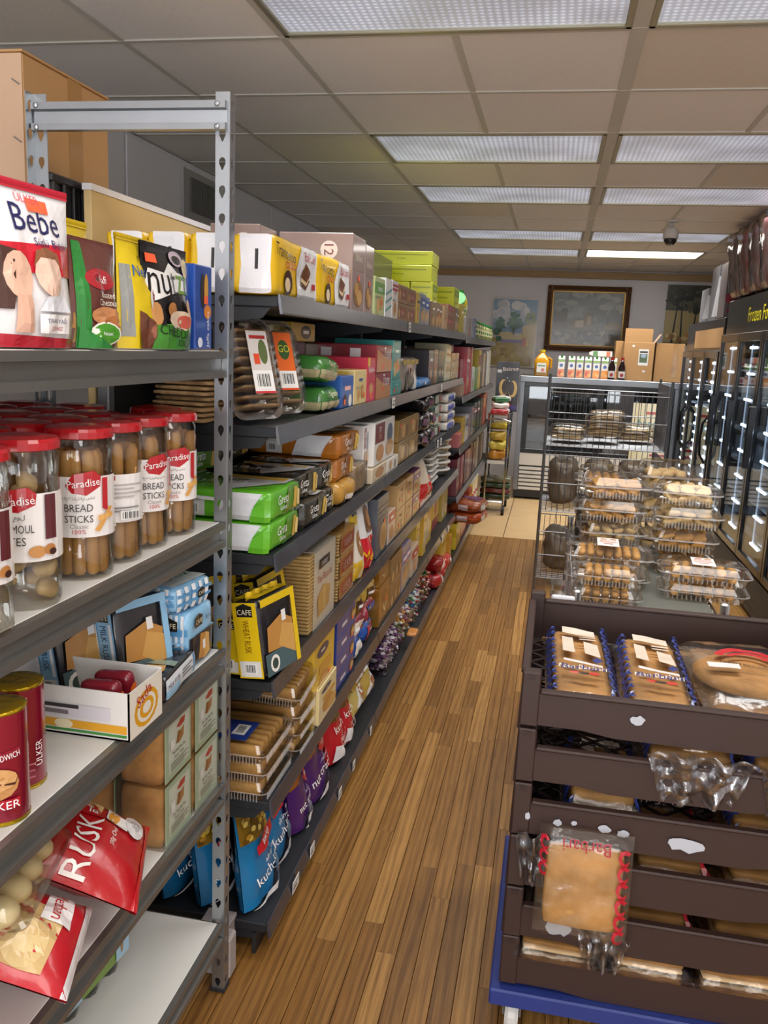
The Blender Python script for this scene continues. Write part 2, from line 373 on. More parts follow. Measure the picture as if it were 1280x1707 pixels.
WOOD = wood_mat()
fl = struct(obj('floor', G().box(XL, XR, YF, YB, -.06, -.012), M('subfloor', '#2c1d10', .8)))
YT = 7.33
bw = .0565; boards = []
x = -1.2-17*bw
while x < XR:
    y = YF+RN.random()*.5-.5
    while y < YT:
        ln = RN.choice((.32, .45, .6, .75, .9, 1.05, 1.25)); y1 = min(y+ln, YT)
        if YT-y1 < .12: y1 = YT
        boards.append((x, min(x+bw, XR), max(y, YF), y1)); y = y1
    x += bw
boards.sort(key=lambda b: (0 if -.75 < b[0] < .02 and b[3] > 1.5 else 1, b[2]))
def board_geo(g, b): return g.cbox(b[0]+.0007, b[1]-.0007, b[2]+.0007, b[3]-.0007, -.012, RN.uniform(-.0004, .0004), .0009)
for b in boards[:290]: obj('floor_board', board_geo(G(), b), WOOD, fl)
g = G()
for b in boards[290:]: board_geo(g, b)
o = obj('floor_boards_beyond', g, WOOD, fl); o['kind'] = 'stuff'
TILE = M('beige_floor_tile', '#c9a878', .35, var=.5, scale=5, dark=.82)
tw = .46
for i in range(-4, 6):
    for j in range(8):
        x = -.338+i*tw; y = YT+.005+j*tw
        if x > XR or y > YB: continue
        obj('floor_tile', G().cbox(x+.003, min(x+tw-.003, XR), y+.003, min(y+tw-.003, YB), -.012, 0, .002), TILE, fl)
WALL = M('white_painted_wall', '#eae9ed', .7, var=.25, scale=3, dark=.93, bump=.12, bscale=90)
wb = struct(obj('wall_back', G().box(XL-.1, XR+.1, YB, YB+.1, -.06, ZC+.1), WALL))
obj('wall_seam_batten', G().box(-1.0, 1.4, YB-.006, YB, 2.47, 2.475), WALL, wb)
struct(obj('trim_1', G().cbox(XL, XR, YB-.05, YB-.001, 2.5, 2.585, .004), M('pine_beam', '#b79a6c', .6, var=.7, scale=5, stretch=(1, 8, 12), dark=.7)), 'bare pine timber beam under the ceiling on the back wall')
wl = struct(obj('wall_left', G().box(XL-.1, XL, YF, YB, -.06, ZC+.1), WALL))
for k in range(14):
    yy = 1.2+k*.74
    obj('panel', G().cbox(XL, XL+.012, yy+.012, yy+.728, .1, ZC-.02, .004), WALL, wl)
struct(obj('wall_right', G().box(XR, XR+.1, YF, YB, -.06, ZC+.1), WALL))
# shop front behind the camera: piers and glazing
g = G()
for a, b in ((XL, -2.0), (1.6, XR)): g.box(a, b, YF-.1, YF, 0, ZC+.1)
g.box(-2.0, 1.6, YF-.1, YF, 0, .45); g.box(-2.0, 1.6, YF-.1, YF, 2.45, ZC+.1)
wf = struct(obj('wall_front', g, WALL))
g = G()
for a in (-2.0, -.83, .37, 1.55): g.box(a, a+.05, YF-.08, YF-.02, .45, 2.45)
wn = struct(obj('window_1', g, M('window_alu', '#8a8d90', .35, .8)))
for a in (-1.95, -.78, .42): obj('pane', G().box(a, a+1.13, YF-.055, YF-.049, .45, 2.45), CL('shop_glass', '#ffffff', .03, .4, .02), wn)
# ---- ceiling: tiles in a T-bar grid
CT = M('acoustic_tile', '#efebe7', .9, var=.35, scale=170, stretch=(1, 2.2, 1), dark=.72, bump=.5, bscale=120, detail=2)
CT2 = M('acoustic_tile_tan', '#e2dacd', .9, var=.35, scale=170, stretch=(1, 2.2, 1), dark=.72, bump=.5, bscale=120, detail=2)  # tan tile for the far rows and a few others
BAR = M('ceiling_t_bar', '#c4c1b8', .5)
ce = struct(obj('ceiling', G().box(XL, XR, YF, YB, ZC+.03, ZC+.1), M('ceiling_void', '#777777', .9)))
xe = [XL, -1.567, -.987, -.407, .173, .753, 1.333, 1.913, XR]; ye = [2.975+.65*k for k in range(-1, 13)]; ye[-1] = YB
LR = (0, 3, 5, 8, 10)
for j in range(len(ye)-1):
    for i in range(8):
        if j in LR and 2 <= i <= 5: continue
        obj('ceiling_tile', G().cbox(xe[i]+.004, xe[i+1]-.004, ye[j]+.004, ye[j+1]-.004, ZC+.002, ZC+.016, .004), CT if (i*7+j*5) % 11 and j < 8 else CT2, ce)
obj('ceiling_tiles_over_entrance', G().box(XL, XR, YF, ye[0], ZC+.002, ZC+.016), CT, ce)
for x in xe[1:-1]:
    if x in (-.407, .753):
        for j in range(len(ye)-1):
            if j not in LR: obj('grid_bar', G().box(x-.011, x+.011, ye[j], ye[j+1], ZC-.002, ZC+.012), BAR, ce)
    else: obj('grid_bar', G().box(x-(.025 if x == .173 else .012), x+(.025 if x == .173 else .012), ye[0], YB, ZC-.002, ZC+.012), BAR, ce)
for y in ye[:-1]: obj('grid_bar', G().box(XL, XR, y-.011, y+.011, ZC-.003, ZC+.011), BAR, ce)
for nm, q in (('angle_trim', (XL, XL+.022, .5, YB)), ('angle_trim', (XR-.022, XR, .5, YB))): obj(nm, G().box(q[0], q[1], q[2], q[3], ZC-.003, ZC+.001), BAR, ce)
def lens_mat(name, strength):
    m = bpy.data.materials.new(name); m.use_nodes = True; nt = m.node_tree; b = nt.nodes['Principled BSDF']; N = nt.nodes.new; L = nt.links.new
    tc = N('ShaderNodeTexCoord'); mp = N('ShaderNodeMapping'); L(tc.outputs['Object'], mp.inputs['Vector'])
    w1 = N('ShaderNodeTexWave'); w1.inputs['Scale'].default_value = 13; w1.bands_direction = 'X'; L(mp.outputs[0], w1.inputs['Vector'])
    w2 = N('ShaderNodeTexWave'); w2.inputs['Scale'].default_value = 13; w2.bands_direction = 'Y'; L(mp.outputs[0], w2.inputs['Vector'])
    n = N('ShaderNodeTexNoise'); n.inputs['Scale'].default_value = 3.2; n.inputs['Detail'].default_value = 1; L(mp.outputs[0], n.inputs['Vector'])
    mu = N('ShaderNodeMath'); mu.operation = 'MULTIPLY'; L(w1.outputs['Fac'], mu.inputs[0]); L(w2.outputs['Fac'], mu.inputs[1])
    r = N('ShaderNodeMapRange'); r.inputs['To Min'].default_value = .62*strength; r.inputs['To Max'].default_value = 1.5*strength; L(mu.outputs[0], r.inputs['Value'])
    r2 = N('ShaderNodeMapRange'); r2.inputs['From Min'].default_value = .35; r2.inputs['From Max'].default_value = .65; r2.inputs['To Min'].default_value = .75; r2.inputs['To Max'].default_value = 1.25; L(n.outputs[0], r2.inputs['Value'])
    m3 = N('ShaderNodeMath'); m3.operation = 'MULTIPLY'; L(r.outputs[0], m3.inputs[0]); L(r2.outputs[0], m3.inputs[1])
    b.inputs['Base Color'].default_value = (*lin('#b9bfcc'), 1); b.inputs['Roughness'].default_value = .22
    b.inputs['Emission Color'].default_value = (*lin('#dfe4f6'), 1); L(m3.outputs[0], b.inputs['Emission Strength'])
    bp = N('ShaderNodeBump'); bp.inputs['Strength'].default_value = .6; bp.inputs['Distance'].default_value = .004; L(mu.outputs[0], bp.inputs['Height']); L(bp.outputs[0], b.inputs['Normal'])
    return m
LENS = lens_mat('prismatic_lens', .4); LENSL = M('lit_prismatic_lens', '#ffffff', .4, emit='#fff8f2', es=6.5)
ALU = M('fixture_frame', '#a8a48e', .35, .6)
def fixture(x0, x1, y0, y1, lens, label):
    t = thing('ceiling_light', label, 'light', ((x0+x1)/2, (y0+y1)/2, ZC), group='recessed ceiling light panels'); w = (x1-x0)/2; d = (y1-y0)/2
    obj('lens', G().box(-w+.02, w-.02, -d+.02, d-.02, .004, .008), lens, t)
    for q in ((-w, w, -d, -d+.022), (-w, w, d-.022, d), (-w, -w+.022, -d, d), (w-.022, w, -d, d)): obj('frame_rail', G().cbox(*q, -.006, .012, .003), ALU, t)
    return t
rw = ('nearest row', 'second row', 'third row', 'fourth row', 'far row')
for k, j in enumerate(LR):
    fixture(-.975, .148, ye[j]+.011, ye[j+1]-.011, LENS, f'dim ribbed ceiling light panel, left one of the {rw[k]}')
    fixture(.198, 1.321, ye[j]+.011, ye[j+1]-.011, LENSL if k == 4 else LENS, 'glowing white ceiling light panel beyond the security camera' if k == 4 else f'dim ribbed ceiling light panel, right one of the {rw[k]}')
LON = M('lit_lens_added', '#ffffff', .4, emit='#fff6ea', es=3)  # glowing panels added above and behind the camera, unseen, for extra light
for i, (x0, y0) in enumerate(((-.975, .4), (.198, .4), (-.975, -1.3), (.198, -1.3))):
    fixture(x0, x0+1.12, y0, y0+.63, LON, ('added ceiling light panel out of view above the viewer, left', 'added ceiling light panel out of view above the viewer, right', 'added ceiling light panel out of view near the entrance, left', 'added ceiling light panel out of view near the entrance, right')[i])
# vent on the left wall
t = thing('wall_vent', 'grey louvred air vent high on the left wall', 'vent', (XL+.013, 5.05, 2.35))
obj('frame', G().box(0, .02, -.25, .25, -.07, .2), M('vent_grey', '#a9a7a5', .6), t)
for i in range(15): obj('slat', G().box(.018, .03, -.17+i*.024, -.158+i*.024, -.03, .16), M('vent_slat', '#6f6d6b', .6), t)
# security camera
t = thing('security_camera', 'white domed security camera hanging from the ceiling', 'camera', (.76, 6.9, ZC))
WP = M('white_plastic', '#d8d6d2', .4)
obj('mount', G().lathe([(.05, -.012), (.05, 0)], 16), WP, t); obj('neck', G().tube([(0, 0, -.01), (0, .01, -.03), (0, -.01, -.06)], .018, 8), WP, t)
obj('housing', G().lathe([(.03, -.045), (.05, -.06), (.056, -.09), (.055, -.13)], 16), WP, t, smooth=True)
obj('dome', G().lathe([(.05, -.13), (.046, -.15), (.03, -.172), (.008, -.18)], 16), M('dome_black', '#26262a', .1, coat=.5), t, smooth=True)
# ================================================================ LONG AISLE SHELVING (two runs)
DK = M('shelf_black_steel', '#2b2d31', .45, .3); STEEL = M('price_rail_steel', '#8b8e93', .28, .75, var=.3, scale=8); NAVY = M('price_rail_dark', '#4a4c56', .25, .4, coat=.3)
PEG = M('pegboard_dark', '#26241f', .7); GREYM = M('grey_upright_steel', '#8f8f92', .4, .6); TAGW = M('paper_tag', '#e9e9e4', .6)
ZS = (1.70, 1.40, 1.09, .765, .44, .09); FX = -.62
def shelf(par, y0, y1, zt, depth, rail, lip=.04):
    s = obj('shelf', G().cbox(FX-depth, FX-.0112, y0+.003, y1-.003, zt-.026, zt, .003), DK, par)
    obj('price_rail', G().prism([(FX-.011, zt+.004), (FX-.007, zt+.004), (FX, zt-lip+.004), (FX, zt-lip), (FX-.006, zt-lip), (FX-.011, zt-.012)], y0+.004, y1-.004), rail, s)
    for yy in (y0+.008, y1-.012):
        obj('bracket', G().prism([(FX-depth, zt-.026), (FX-.03, zt-.026), (FX-.05, zt-.05), (FX-depth, zt-.1)], yy, yy+.004), DK, s)
    return s
def gondola(label, ys, zs, rails, H, y_end):
    t = thing('shelving_run', label, 'shelving', (0, 0, 0))
    for i in range(len(ys)-1):
        obj('back_panel', G().box(-1.075, -1.06, ys[i]+.01, ys[i+1]-.01, .1, H), PEG, t)
        for k, z in enumerate(zs): shelf(t, ys[i], ys[i+1], z, .44 if k < len(zs)-1 else .46, rails[k])
        obj('kick_plate', G().box(FX-.05, FX-.04, ys[i], ys[i+1], 0, zs[-1]-.03), DK, t)
    for y in ys: obj('upright', G().cbox(-1.075, -1.045, y-.015, y+.015, 0, H, .003), GREYM, t)
    return t
YS = (1.9, 3.26, 4.62, 5.98); Y2 = (6.02, 7.45, 8.88); Z2 = (1.68, 1.265, .897, .545, .09)
g1 = gondola('long black steel shelving run down the left of the aisle', YS, ZS, (STEEL, STEEL, NAVY, NAVY, NAVY, NAVY), 1.76, 0)
g2 = gondola('farther shelving run ending beside the tiled floor', Y2, Z2, (STEEL,)*5, 1.74, 0)
br = obj('base_foot', G().cbox(-.80, -.70, 1.80, 1.83, .0, .115, .004).cbox(-.72, -.688, 1.785, 1.835, .005, .12, .006).cbox(-.80, -.72, 1.83, 1.92, .03, .1), M('foot_grey', '#a39a98', .5), g1)
# price tags hanging on the rails
def ptag(par, y, z, w=.04, h=.036, dx=.002):
    o = obj('price_tag', G().box(FX+dx, FX+dx+.001, y, y+w, z-h, z), TAGW, par)
    lay(o, 'tag_print', lambda u, v, q: (FX+dx+.001+q, y+w/2+u, z-h/2+v), [('r', -w*.4, -h*.25, w*.2, -h*.05, '#444'), ('r', -w*.4, h*.12, w*.35, h*.25, '#888')])
for y, w in ((2.09, .06), (2.27, .045), (2.62, .04), (2.83, .035), (3.13, .03)): ptag(g1, y, .088, w)
for y, z in ((3.30, 1.40), (3.6, 1.70), (4.72, 1.09), (4.85, 1.09), (4.75, 1.40), (5.2, .44), (5.5, .44)): ptag(g1, y, z, .05, .042)
ply = obj('plywood_panel', G().cbox(-1.125, -1.105, 1.93, 2.76, .2, 1.93, .002), M('plywood', '#dcbf86', .6, var=.5, scale=4, stretch=(1, 1, 6), dark=.85))
tag(ply, 'pale plywood sheet behind the yellow cake packs', 'panel'); obj('white_edging', G().box(-1.128, -1.103, 1.93, 2.76, 1.93, 1.945), WALL, ply)
# ---------------------------------------------------------------- generic far-range cartons: (label, y0, w, h, d, colour, art)
def row(z, x, items, d=.25):
    for it in items:
        lb, y, w, h, body = it[:5]; kw = it[5] if len(it) > 5 else {}
        if y > 3.8 and w >= .23 and 'f' not in kw:                    # several facings side by side: each carton its own thing
            n = 2 if w < .36 else 3
            for i in range(n):
                tail = (', nearer of the pair', ', farther of the pair')[i] if n == 2 else (', nearest of three', ', middle of three', ', farthest of three')[i]
                row(z, x-.006*(i % 2), [(lb+tail, y+i*w/n, w/n-.004, h*(1-.03*(i % 2)), body, kw)], d)
            continue
        kw = dict(kw); fr = kw.pop('f', None); dd = kw.pop('d', d); zz = kw.pop('z', z); xx = kw.pop('x', x); ti = kw.pop('t', ''); cat = kw.pop('cat', 'box')
        if fr is None: fr = art(w, h, ti, kw.pop('tc', '#fff'), kw.pop('b', None), kw.pop('p', ()), panel=kw.pop('pn', None))
        else:
            for q in ('tc', 'b', 'p', 'pn'): kw.pop(q, None)
        kw.setdefault('name', 'snack_box')
        carton(lb, cat, xx, y, zz, w, dd, h, body, front=fr, **kw)
# ---- TOP SHELF
def trancetto(label, y, x, full=True, z=1.70, col='#f4c61c'):
    w, d, h = .36, .098, .135
    end = [('p', [(-.03, .0), (.052, .0), (.045, .06), (.05, h), (-.03, h), (-.024, .065)], '#e9e8ec'), ('r', .008, .055, .016, .1, '#222')]
    fr = [('p', [(.01, .0), (w/2-.004, 0), (w/2-.004, h-.004), (.04, h-.004), (-.01, .07)], '#eceef0'),
          ('t', 'Trancetto', -.09, .1, .036, '#26201c', .15, -4), ('t', 'cacao', -.055, .073, .016, '#c0392b'),
          ('e', -.075, .035, .03, .028, '#3b2416'), ('e', -.08, .03, .018, .016, '#e8d3b0'),
          ('t', 'Balconi', .1, .106, .024, '#b3202c', .1), ('p', [(.03, .035), (.075, .025), (.1, .05), (.055, .075)], '#5a3317'), ('p', [(.03, .045), (.075, .035), (.1, .06), (.055, .085)], '#e5cfa0'), ('p', [(.03, .055), (.075, .045), (.1, .07), (.055, .09)], '#6b3d1c'),
          ('r', .12, .03, .15, .045, '#b3202c')]
    return block(label, 'cake pack', (x-d/2, y+w/2, z), w, d, h, col, fr if full else fr[:2], end, r=.016, amp=.006, seed=y*7+x, name='cake_pack', group='yellow and white snack cake packs')
trancetto('front yellow and white layer-cake pack at the near end of the top shelf', 1.885, -.64)
trancetto('yellow and white cake pack with apricot print, next along the top shelf', 2.262, -.642)
trancetto('yellow cake pack directly behind the steel upright, second from the aisle', 1.885, -.744, False)
trancetto('yellow cake pack third from the aisle, against the steel upright', 1.885, -.848, False)
trancetto('yellow cake pack fourth from the aisle, under the plywood', 1.885, -.952, False)
def nutbox(label, x, y, w, d, h):
    fr = [('r', -w*.48, h*.55, w*.48, h*.97, '#8d7a72'), ('t', 'Baklava', 0, h*.72, h*.09, '#e8dcc8', w*.8), ('e', 0, h*.24, w*.36, h*.17, '#8a6238'), ('e', w*.1, h*.2, w*.2, h*.1, '#c69a5c'), ('e', -w*.15, h*.3, w*.17, h*.09, '#b98a4c')]
    lf = [('e', d*.18, h*.78, .028, .028, '#efe6e2'), ('t', '12', d*.18, h*.78, .03, '#7a3140', .05, -90), ('t', 'Baklava', -d*.1, h*.5, .03, '#efe8e4', h*.6, -90), ('e', -d*.02, h*.26, .04, .055, '#c8b9a9')]
    carton(label, 'box', x, y, 1.70, w, d, h, '#a08a86', fr, lf, name='pastry_box', stick=(0, h*.45), group='mauve pastry boxes', m=M('cellophane_card_mauve', '#a08a86', .2, coat=.8))
nutbox('tall mauve pastry box with white number badge, nearest the aisle', -.644, 2.665, .175, .24, .235)
nutbox('tall mauve pastry box behind the badge box, along the shelf edge', -.644, 2.846, .13, .24, .225)
nutbox('mauve pastry box set back above the yellow cake packs', -.89, 2.50, .16, .155, .235)
nutbox('mauve pastry box farthest back toward the left wall', -.89, 2.86, .17, .14, .215)
row(1.70, -.64, [
 ('green cookie bag box beside the mauve pastry boxes', 2.99, .18, .135, '#b9c58a', dict(f=art(.18, .135, 'natural', '#fff', '#5d9a3c', ('#d5b36a', '#c99f52')), d=.2, stick=(.03, .05))),
 ('white box with teal stripes on the top shelf', 3.185, .125, .145, '#e6ebea', dict(f=[('p', [(-.06, .02+i*.03), (.06, .045+i*.03), (.06, .055+i*.03), (-.06, .03+i*.03)], '#5fa9a8') for i in range(3)])),
 ('white box with red stripes on the top shelf', 3.315, .125, .148, '#ecebe8', dict(f=art(.125, .148, 'ETI', '#c8102e', None, ('#d9a866',)) + [('r', -.06, .11, .06, .118, '#c8102e'), ('r', -.06, .125, .06, .133, '#c8102e')], left=[('r', -.1, .11, .1, .12, '#c8102e')])),
])
k = 0
for c in range(2):
    for r in range(2):
        lb = ('lower near', 'upper near', 'lower far', 'upper far')[k]; k += 1
        row(1.70+r*.073, -.64, [(f'{lb} brown wafer pack in the two-by-two block on the top shelf', 3.45+c*.222, .215, .071, '#a8845c', dict(f=[('r', -.1, .012, .1, .06, '#8f6a44'), ('r', -.05, .02, .06, .052, '#a5342c'), ('t', 'Ulker', 0, .036, .02, '#f4e6d0', .09), ('e', -.08, .03, .02, .018, '#d9b27a')], group='brown wafer packs', name='wafer_pack', flap=False))])
row(1.70, -.64, [
 ('yellow-spined biscuit carton on the top shelf', 3.91, .1, .14, '#d6b84e', dict(p=('#c99544',), t='Petit', tc='#3a2a7a', left=[('r', -.1, .02, .1, .12, '#e2cb74')])),
 ('blue cream-biscuit carton on the top shelf', 4.02, .33, .145, '#6a86b4', dict(p=('#caa063', '#d9b27a'), pn='#8a97ad', t='Cream', b='#3f5fa0')),
 ('brown layered-wafer carton on the top shelf', 4.38, .16, .13, '#8e7355', dict(p=('#c9a06a',), t='Wafer')),
 ('brown hazelnut carton with orange sticker on the top shelf', 4.55, .3, .135, '#8b7158', dict(p=('#d2ad78', '#a87a45'), stick=(.05, .07), t='Findik')),
 ('tan striped carton on the top shelf below the lime boxes', 4.87, .17, .128, '#b29570', dict(p=('#e0bb80',), stick=(0, .06))),
 ('lower reddish-brown tea carton before the shelf joint', 5.06, .33, .075, '#8a5a44', dict(t='Tea', b='#a33', group='reddish tea cartons')),
 ('upper reddish-brown tea carton before the shelf joint', 5.06, .33, .075, '#93664c', dict(z=1.777, t='Tea', b='#a33')),
 ('tall brown tea carton at the shelf joint', 5.41, .28, .15, '#7d6450', dict(t='Tea', p=('#c9a06a',))),
 ('olive-yellow carton at the far end of the near top shelf', 5.71, .22, .19, '#a99a2c', dict(t='Tea', p=('#4d5a1c',))),
], d=.22)
def lime(label, x, y, z, w, d, h, rows=0, txt=True):
    f = [('r', -w*.45, h*.78, w*.45, h*.82, '#8f9a14')]
    if txt: f += [('r', -w*.4, h*.55, w*.4, h*.9, '#7c9c18'), ('t', 'Rockaboy', 0, h*.72, h*.15, '#f0f4c8', w*.7), ('r', -w*.25, h*.2, w*.25, h*.3, '#8f9a14')]
    lf = [('r', -d*.42, h*.7, d*.42, h*.78, '#93a016'), ('t', 'Rockaboy', 0, h*.45, h*.16, '#66770e', d*.7)]
    carton(label, 'box', x, y, z, w, d, h, '#c3cc1f', f, lf, name='tea_box', group='lime green tea boxes')
lime('topmost long lime green box lying across the stack', -.69, 4.66, 2.03, .26, .33, .07, txt=False)
lime('wide lime green box second from the top of the stack', -.69, 4.65, 1.942, .24, .36, .085, txt=False)
for i, n in enumerate(('left', 'middle', 'right')): lime(f'{n} of three lime green boxes under the stack', -.93+.125*i, 4.65, 1.838, .19, .12, .102)
lime('separate lime green box right of the lime stack', -.655, 5.42, 1.852, .28, .16, .12)
carton('black appliance box with white ring behind the lime boxes', 'box', -.875, 4.0, 1.70, .5, .165, .33, '#1d1c20', [('e', .1, .2, .03, .03, '#ddd')], [('e', .07, .24, .024, .024, '#dcdcdc'), ('e', .07, .24, .014, .014, '#232227'), ('r', -.1, .1, -.02, .17, '#8b8580'), ('r', 0, .18, .02, .2, ORANGE), ('r', -.11, .28, -.07, .3, '#7a3330')], name='appliance_box')
carton('maroon carton standing below the black appliance box', 'box', -.905, 3.72, 1.70, .2, .13, .21, '#6b3a2e', art(.2, .21, 'Chai', '#eee'), [('r', -.05, .05, .05, .15, '#94543a'), ('r', -.02, .16, .02, .18, ORANGE)], name='tea_box')
# ---- far run, top shelf
row(1.68, -.64, [('silver book-like carton at the start of the far top shelf', 6.05, .2, .14, '#9a9696', dict(t='Halva', tc='#555')), ('grey-brown carton second on the far top shelf', 6.26, .22, .142, '#8a7c70', dict(p=('#b58',))), ('pale blue carton third on the far top shelf', 6.49, .2, .145, '#8796b0', dict()), ('deep blue carton fourth on the far top shelf', 6.70, .18, .15, '#4a5f96', dict(t='Tat'))], d=.1)
GL = CL('bottle_glass', '#c9d2a8', .1, .5, .04)
def pickle(label, x, y, z, r, h, body, cap, rx=0, group=None):
    t = thing('pickle_jar', label, 'jar', (x, y, z+.0015), group=group, rx=rx)
    obj('glass', G().lathe([(r*.92, 0), (r, .01), (r, h*.78), (r*.78, h*.86), (r*.78, h*.9)], 14), M('jar_'+body.strip('#'), body, .12, coat=.6), t, smooth=True)
    obj('lid', G().lathe([(r*.86, h*.88), (r*.88, h*.9), (r*.88, h*.99), (r*.8, h)], 14), M('cap_'+cap.strip('#'), cap, .3), t)
    lay(t, 'jar_label', lambda u, v, o: ((r+o)*math.cos(-PI/3+u/r), (r+o)*math.sin(-PI/3+u/r), v), [('r', -r, h*.25, r, h*.62, '#dfe0b0'), ('r', -r*.6, h*.35, r*.6, h*.5, '#3b7a3a')], 6)
    return t
carton('carton stand under the green-lidded jars', 'box', -.76, 6.28, 1.68, .76, .2, .14, '#5d5a50', name='tray_box')
pickle('large green-lidded pickle jar on the far top shelf', -.78, 6.42, 1.82, .085, .2, '#8d9a3a', '#2f8f3c')
pickle('green-lidded jar tipped toward the aisle beside the large jar', -.72, 6.26, 1.86, .07, .15, '#b9ab2c', '#3aa048', rx=55)
pickle('dark jar with green lid behind the large pickle jar', -.80, 6.75, 1.82, .07, .17, '#2d3a1c', '#1f6a2c')
pickle('last dark jar on the carton stand at the end', -.84, 6.93, 1.82, .06, .15, '#27301a', '#22702e')
nth = NTH = ('first', 'second', 'third', 'fourth', 'fifth', 'sixth', 'seventh', 'eighth', 'ninth')
for i in range(8): pickle(f'{nth[i]} of the small olive bottles with green caps, counting from the jars', -.70, 7.15+i*.215, 1.68, .055, .145, '#8f8f2a' if i % 2 else '#6f7a26', '#2f9440', group='small olive bottles')
# ---- SECOND SHELF
CLR = CL('clear_plastic', '#fdfdfc', .05, .5, .06); CLRB = CL('crinkled_clear_film', '#fbfbfb', .05, .6, .14, bump=.9, bscale=26)
FILM = CL('bread_bag_film', '#fbfbfa', .05, .5, .18, bump=.6, bscale=24)
def crisp_tray(label, loc, rz, rx, ry, col, art_):
    t = thing('crispbread_tray', label, 'food tray', loc, rz, 'clear crispbread trays', rx, ry); w, h, d = .15, .235, .07
    rot = (PI/2, 0, 0)
    obj('tray_shell', G().loft([(0, w/2-.012, h/2-.012, .03), (d*.5, w/2-.004, h/2-.004, .034), (d*.52, w/2+.006, h/2+.006, .036), (d*.56, w/2+.006, h/2+.006, .036), (d*.58, w/2-.006, h/2-.006, .032), (d, w/2-.016, h/2-.016, .03)], 5), CLR, t, (0, d/2, h/2), rot, smooth=False)
    obj('shell_rim', G().loft([(d*.52, w/2+.0065, h/2+.0065, .036), (d*.565, w/2+.0065, h/2+.0065, .036)], 5, cap0=False, cap1=False), milky('clear_rim', .3), t, (0, d/2, h/2), rot)
    for i in range(9): obj('crispbread', G().rbox(w/2-.022, .028, 0, .009, .004, 3, .003, i+rz), M('crispbread', '#a9875c', .8, var=.9, scale=40, dark=.5, bump=.6, bscale=90), t, (0, 0, .02+i*.0225), (RN.uniform(-.1, .1), 0, 0), smooth=True)
    lay(t, 'paper_label', lambda u, v, o: (u, -.038-o, v), [('r', -.032, .05, .032, .2, col)]+art_)
    return t
crisp_tray('clear tray of crispbread with white and red label, leaning at the near end', (-.69, 1.955, 1.418), 62, -16, 0, '#d9d4cf', [('r', -.032, .055, .032, .105, '#f2f2f0'), ('e', .012, .15, .014, .03, '#5a6b3a'), ('r', -.02, .12, -.002, .145, '#e2502a'), ('t', 'Wasa', 0, .185, .016, '#a22', .05), ('r', -.032, .05, .032, .055, '#c33')]+barcode(-.026, .06, .05, .04))
crisp_tray('clear tray of crispbread with orange label, leaning beside the first', (-.69, 2.145, 1.418), 62, -16, 0, '#ec6a1e', [('r', -.032, .055, .032, .1, '#f4f4f0'), ('e', 0, .155, .02, .026, '#2c5a22'), ('t', 'GO', 0, .158, .02, '#d6d02a', .04), ('r', -.032, .05, .032, .055, '#d84a1a')]+barcode(-.026, .06, .05, .036))
for i in range(14): tag(obj('crispbread', G().rbox(.07, .1, 0, .011, .005, 4, .004, i), MC['crispbread'], None, (-.86+RN.uniform(-.01, .01), 1.99+RN.uniform(-.01, .01), 1.401+i*.0125), (0, 0, RN.uniform(-.15, .15)), smooth=True), f'brown crispbread slab, {(nth+("tenth", "eleventh", "twelfth", "thirteenth", "fourteenth"))[i]} from the bottom of the loose pile', 'crispbread', 'pile of crispbread slabs')
carton('navy carton behind the crispbread trays', 'box', -.85, 2.05, 1.40, .3, .12, .235, '#26335e', art(.3, .235, 'Biscuit', '#fff'), [('r', -.05, .16, .05, .22, '#46558a'), ('r', -.03, .17, .03, .2, '#9aa')], name='snack_box')
for i, (z, a, y) in enumerate(((1.402, 0, 2.335), (1.478, 5, 2.31))): block(('lower', 'upper')[i]+' green biscuit bag beside the crispbread trays', 'bag', (-.72, y+.1, z), .2, .17, .072, '#3f7a35', [('r', -.1, .0, .1, .032, '#b6b08a'), ('t', 'Digestive', 0, .05, .02, '#e8e6c8', .15)], [('r', -.08, 0, .08, .03, '#a9a27a')], r=.03, amp=.01, seed=i+4, ry=a, name='biscuit_bag', group='green biscuit bags')
def toy(y, z, x, lb, h=.1):
    carton(lb, 'box', x, y, z, .165, .2, h, '#2a5fae', [('r', -.08, .002, .08, h*.35, '#1d4a92'), ('t', 'Halley', 0, h*.62, h*.24, '#f3b9b4', .14), ('e', -.03, h*.25, .02, h*.2, '#2a1a14'), ('e', .035, h*.22, .022, h*.2, '#f0ece2')], [('t', 'Halley', 0, h*.5, h*.2, '#c9d8f0', .16)], name='marshmallow_box', stick=(-.04, h*.2), group='blue marshmallow cookie boxes')
toy(2.555, 1.40, -.64, 'blue marshmallow cookie box at the second shelf edge'); toy(2.50, 1.40, -.85, 'taller blue cookie box set back on the second shelf', .17)
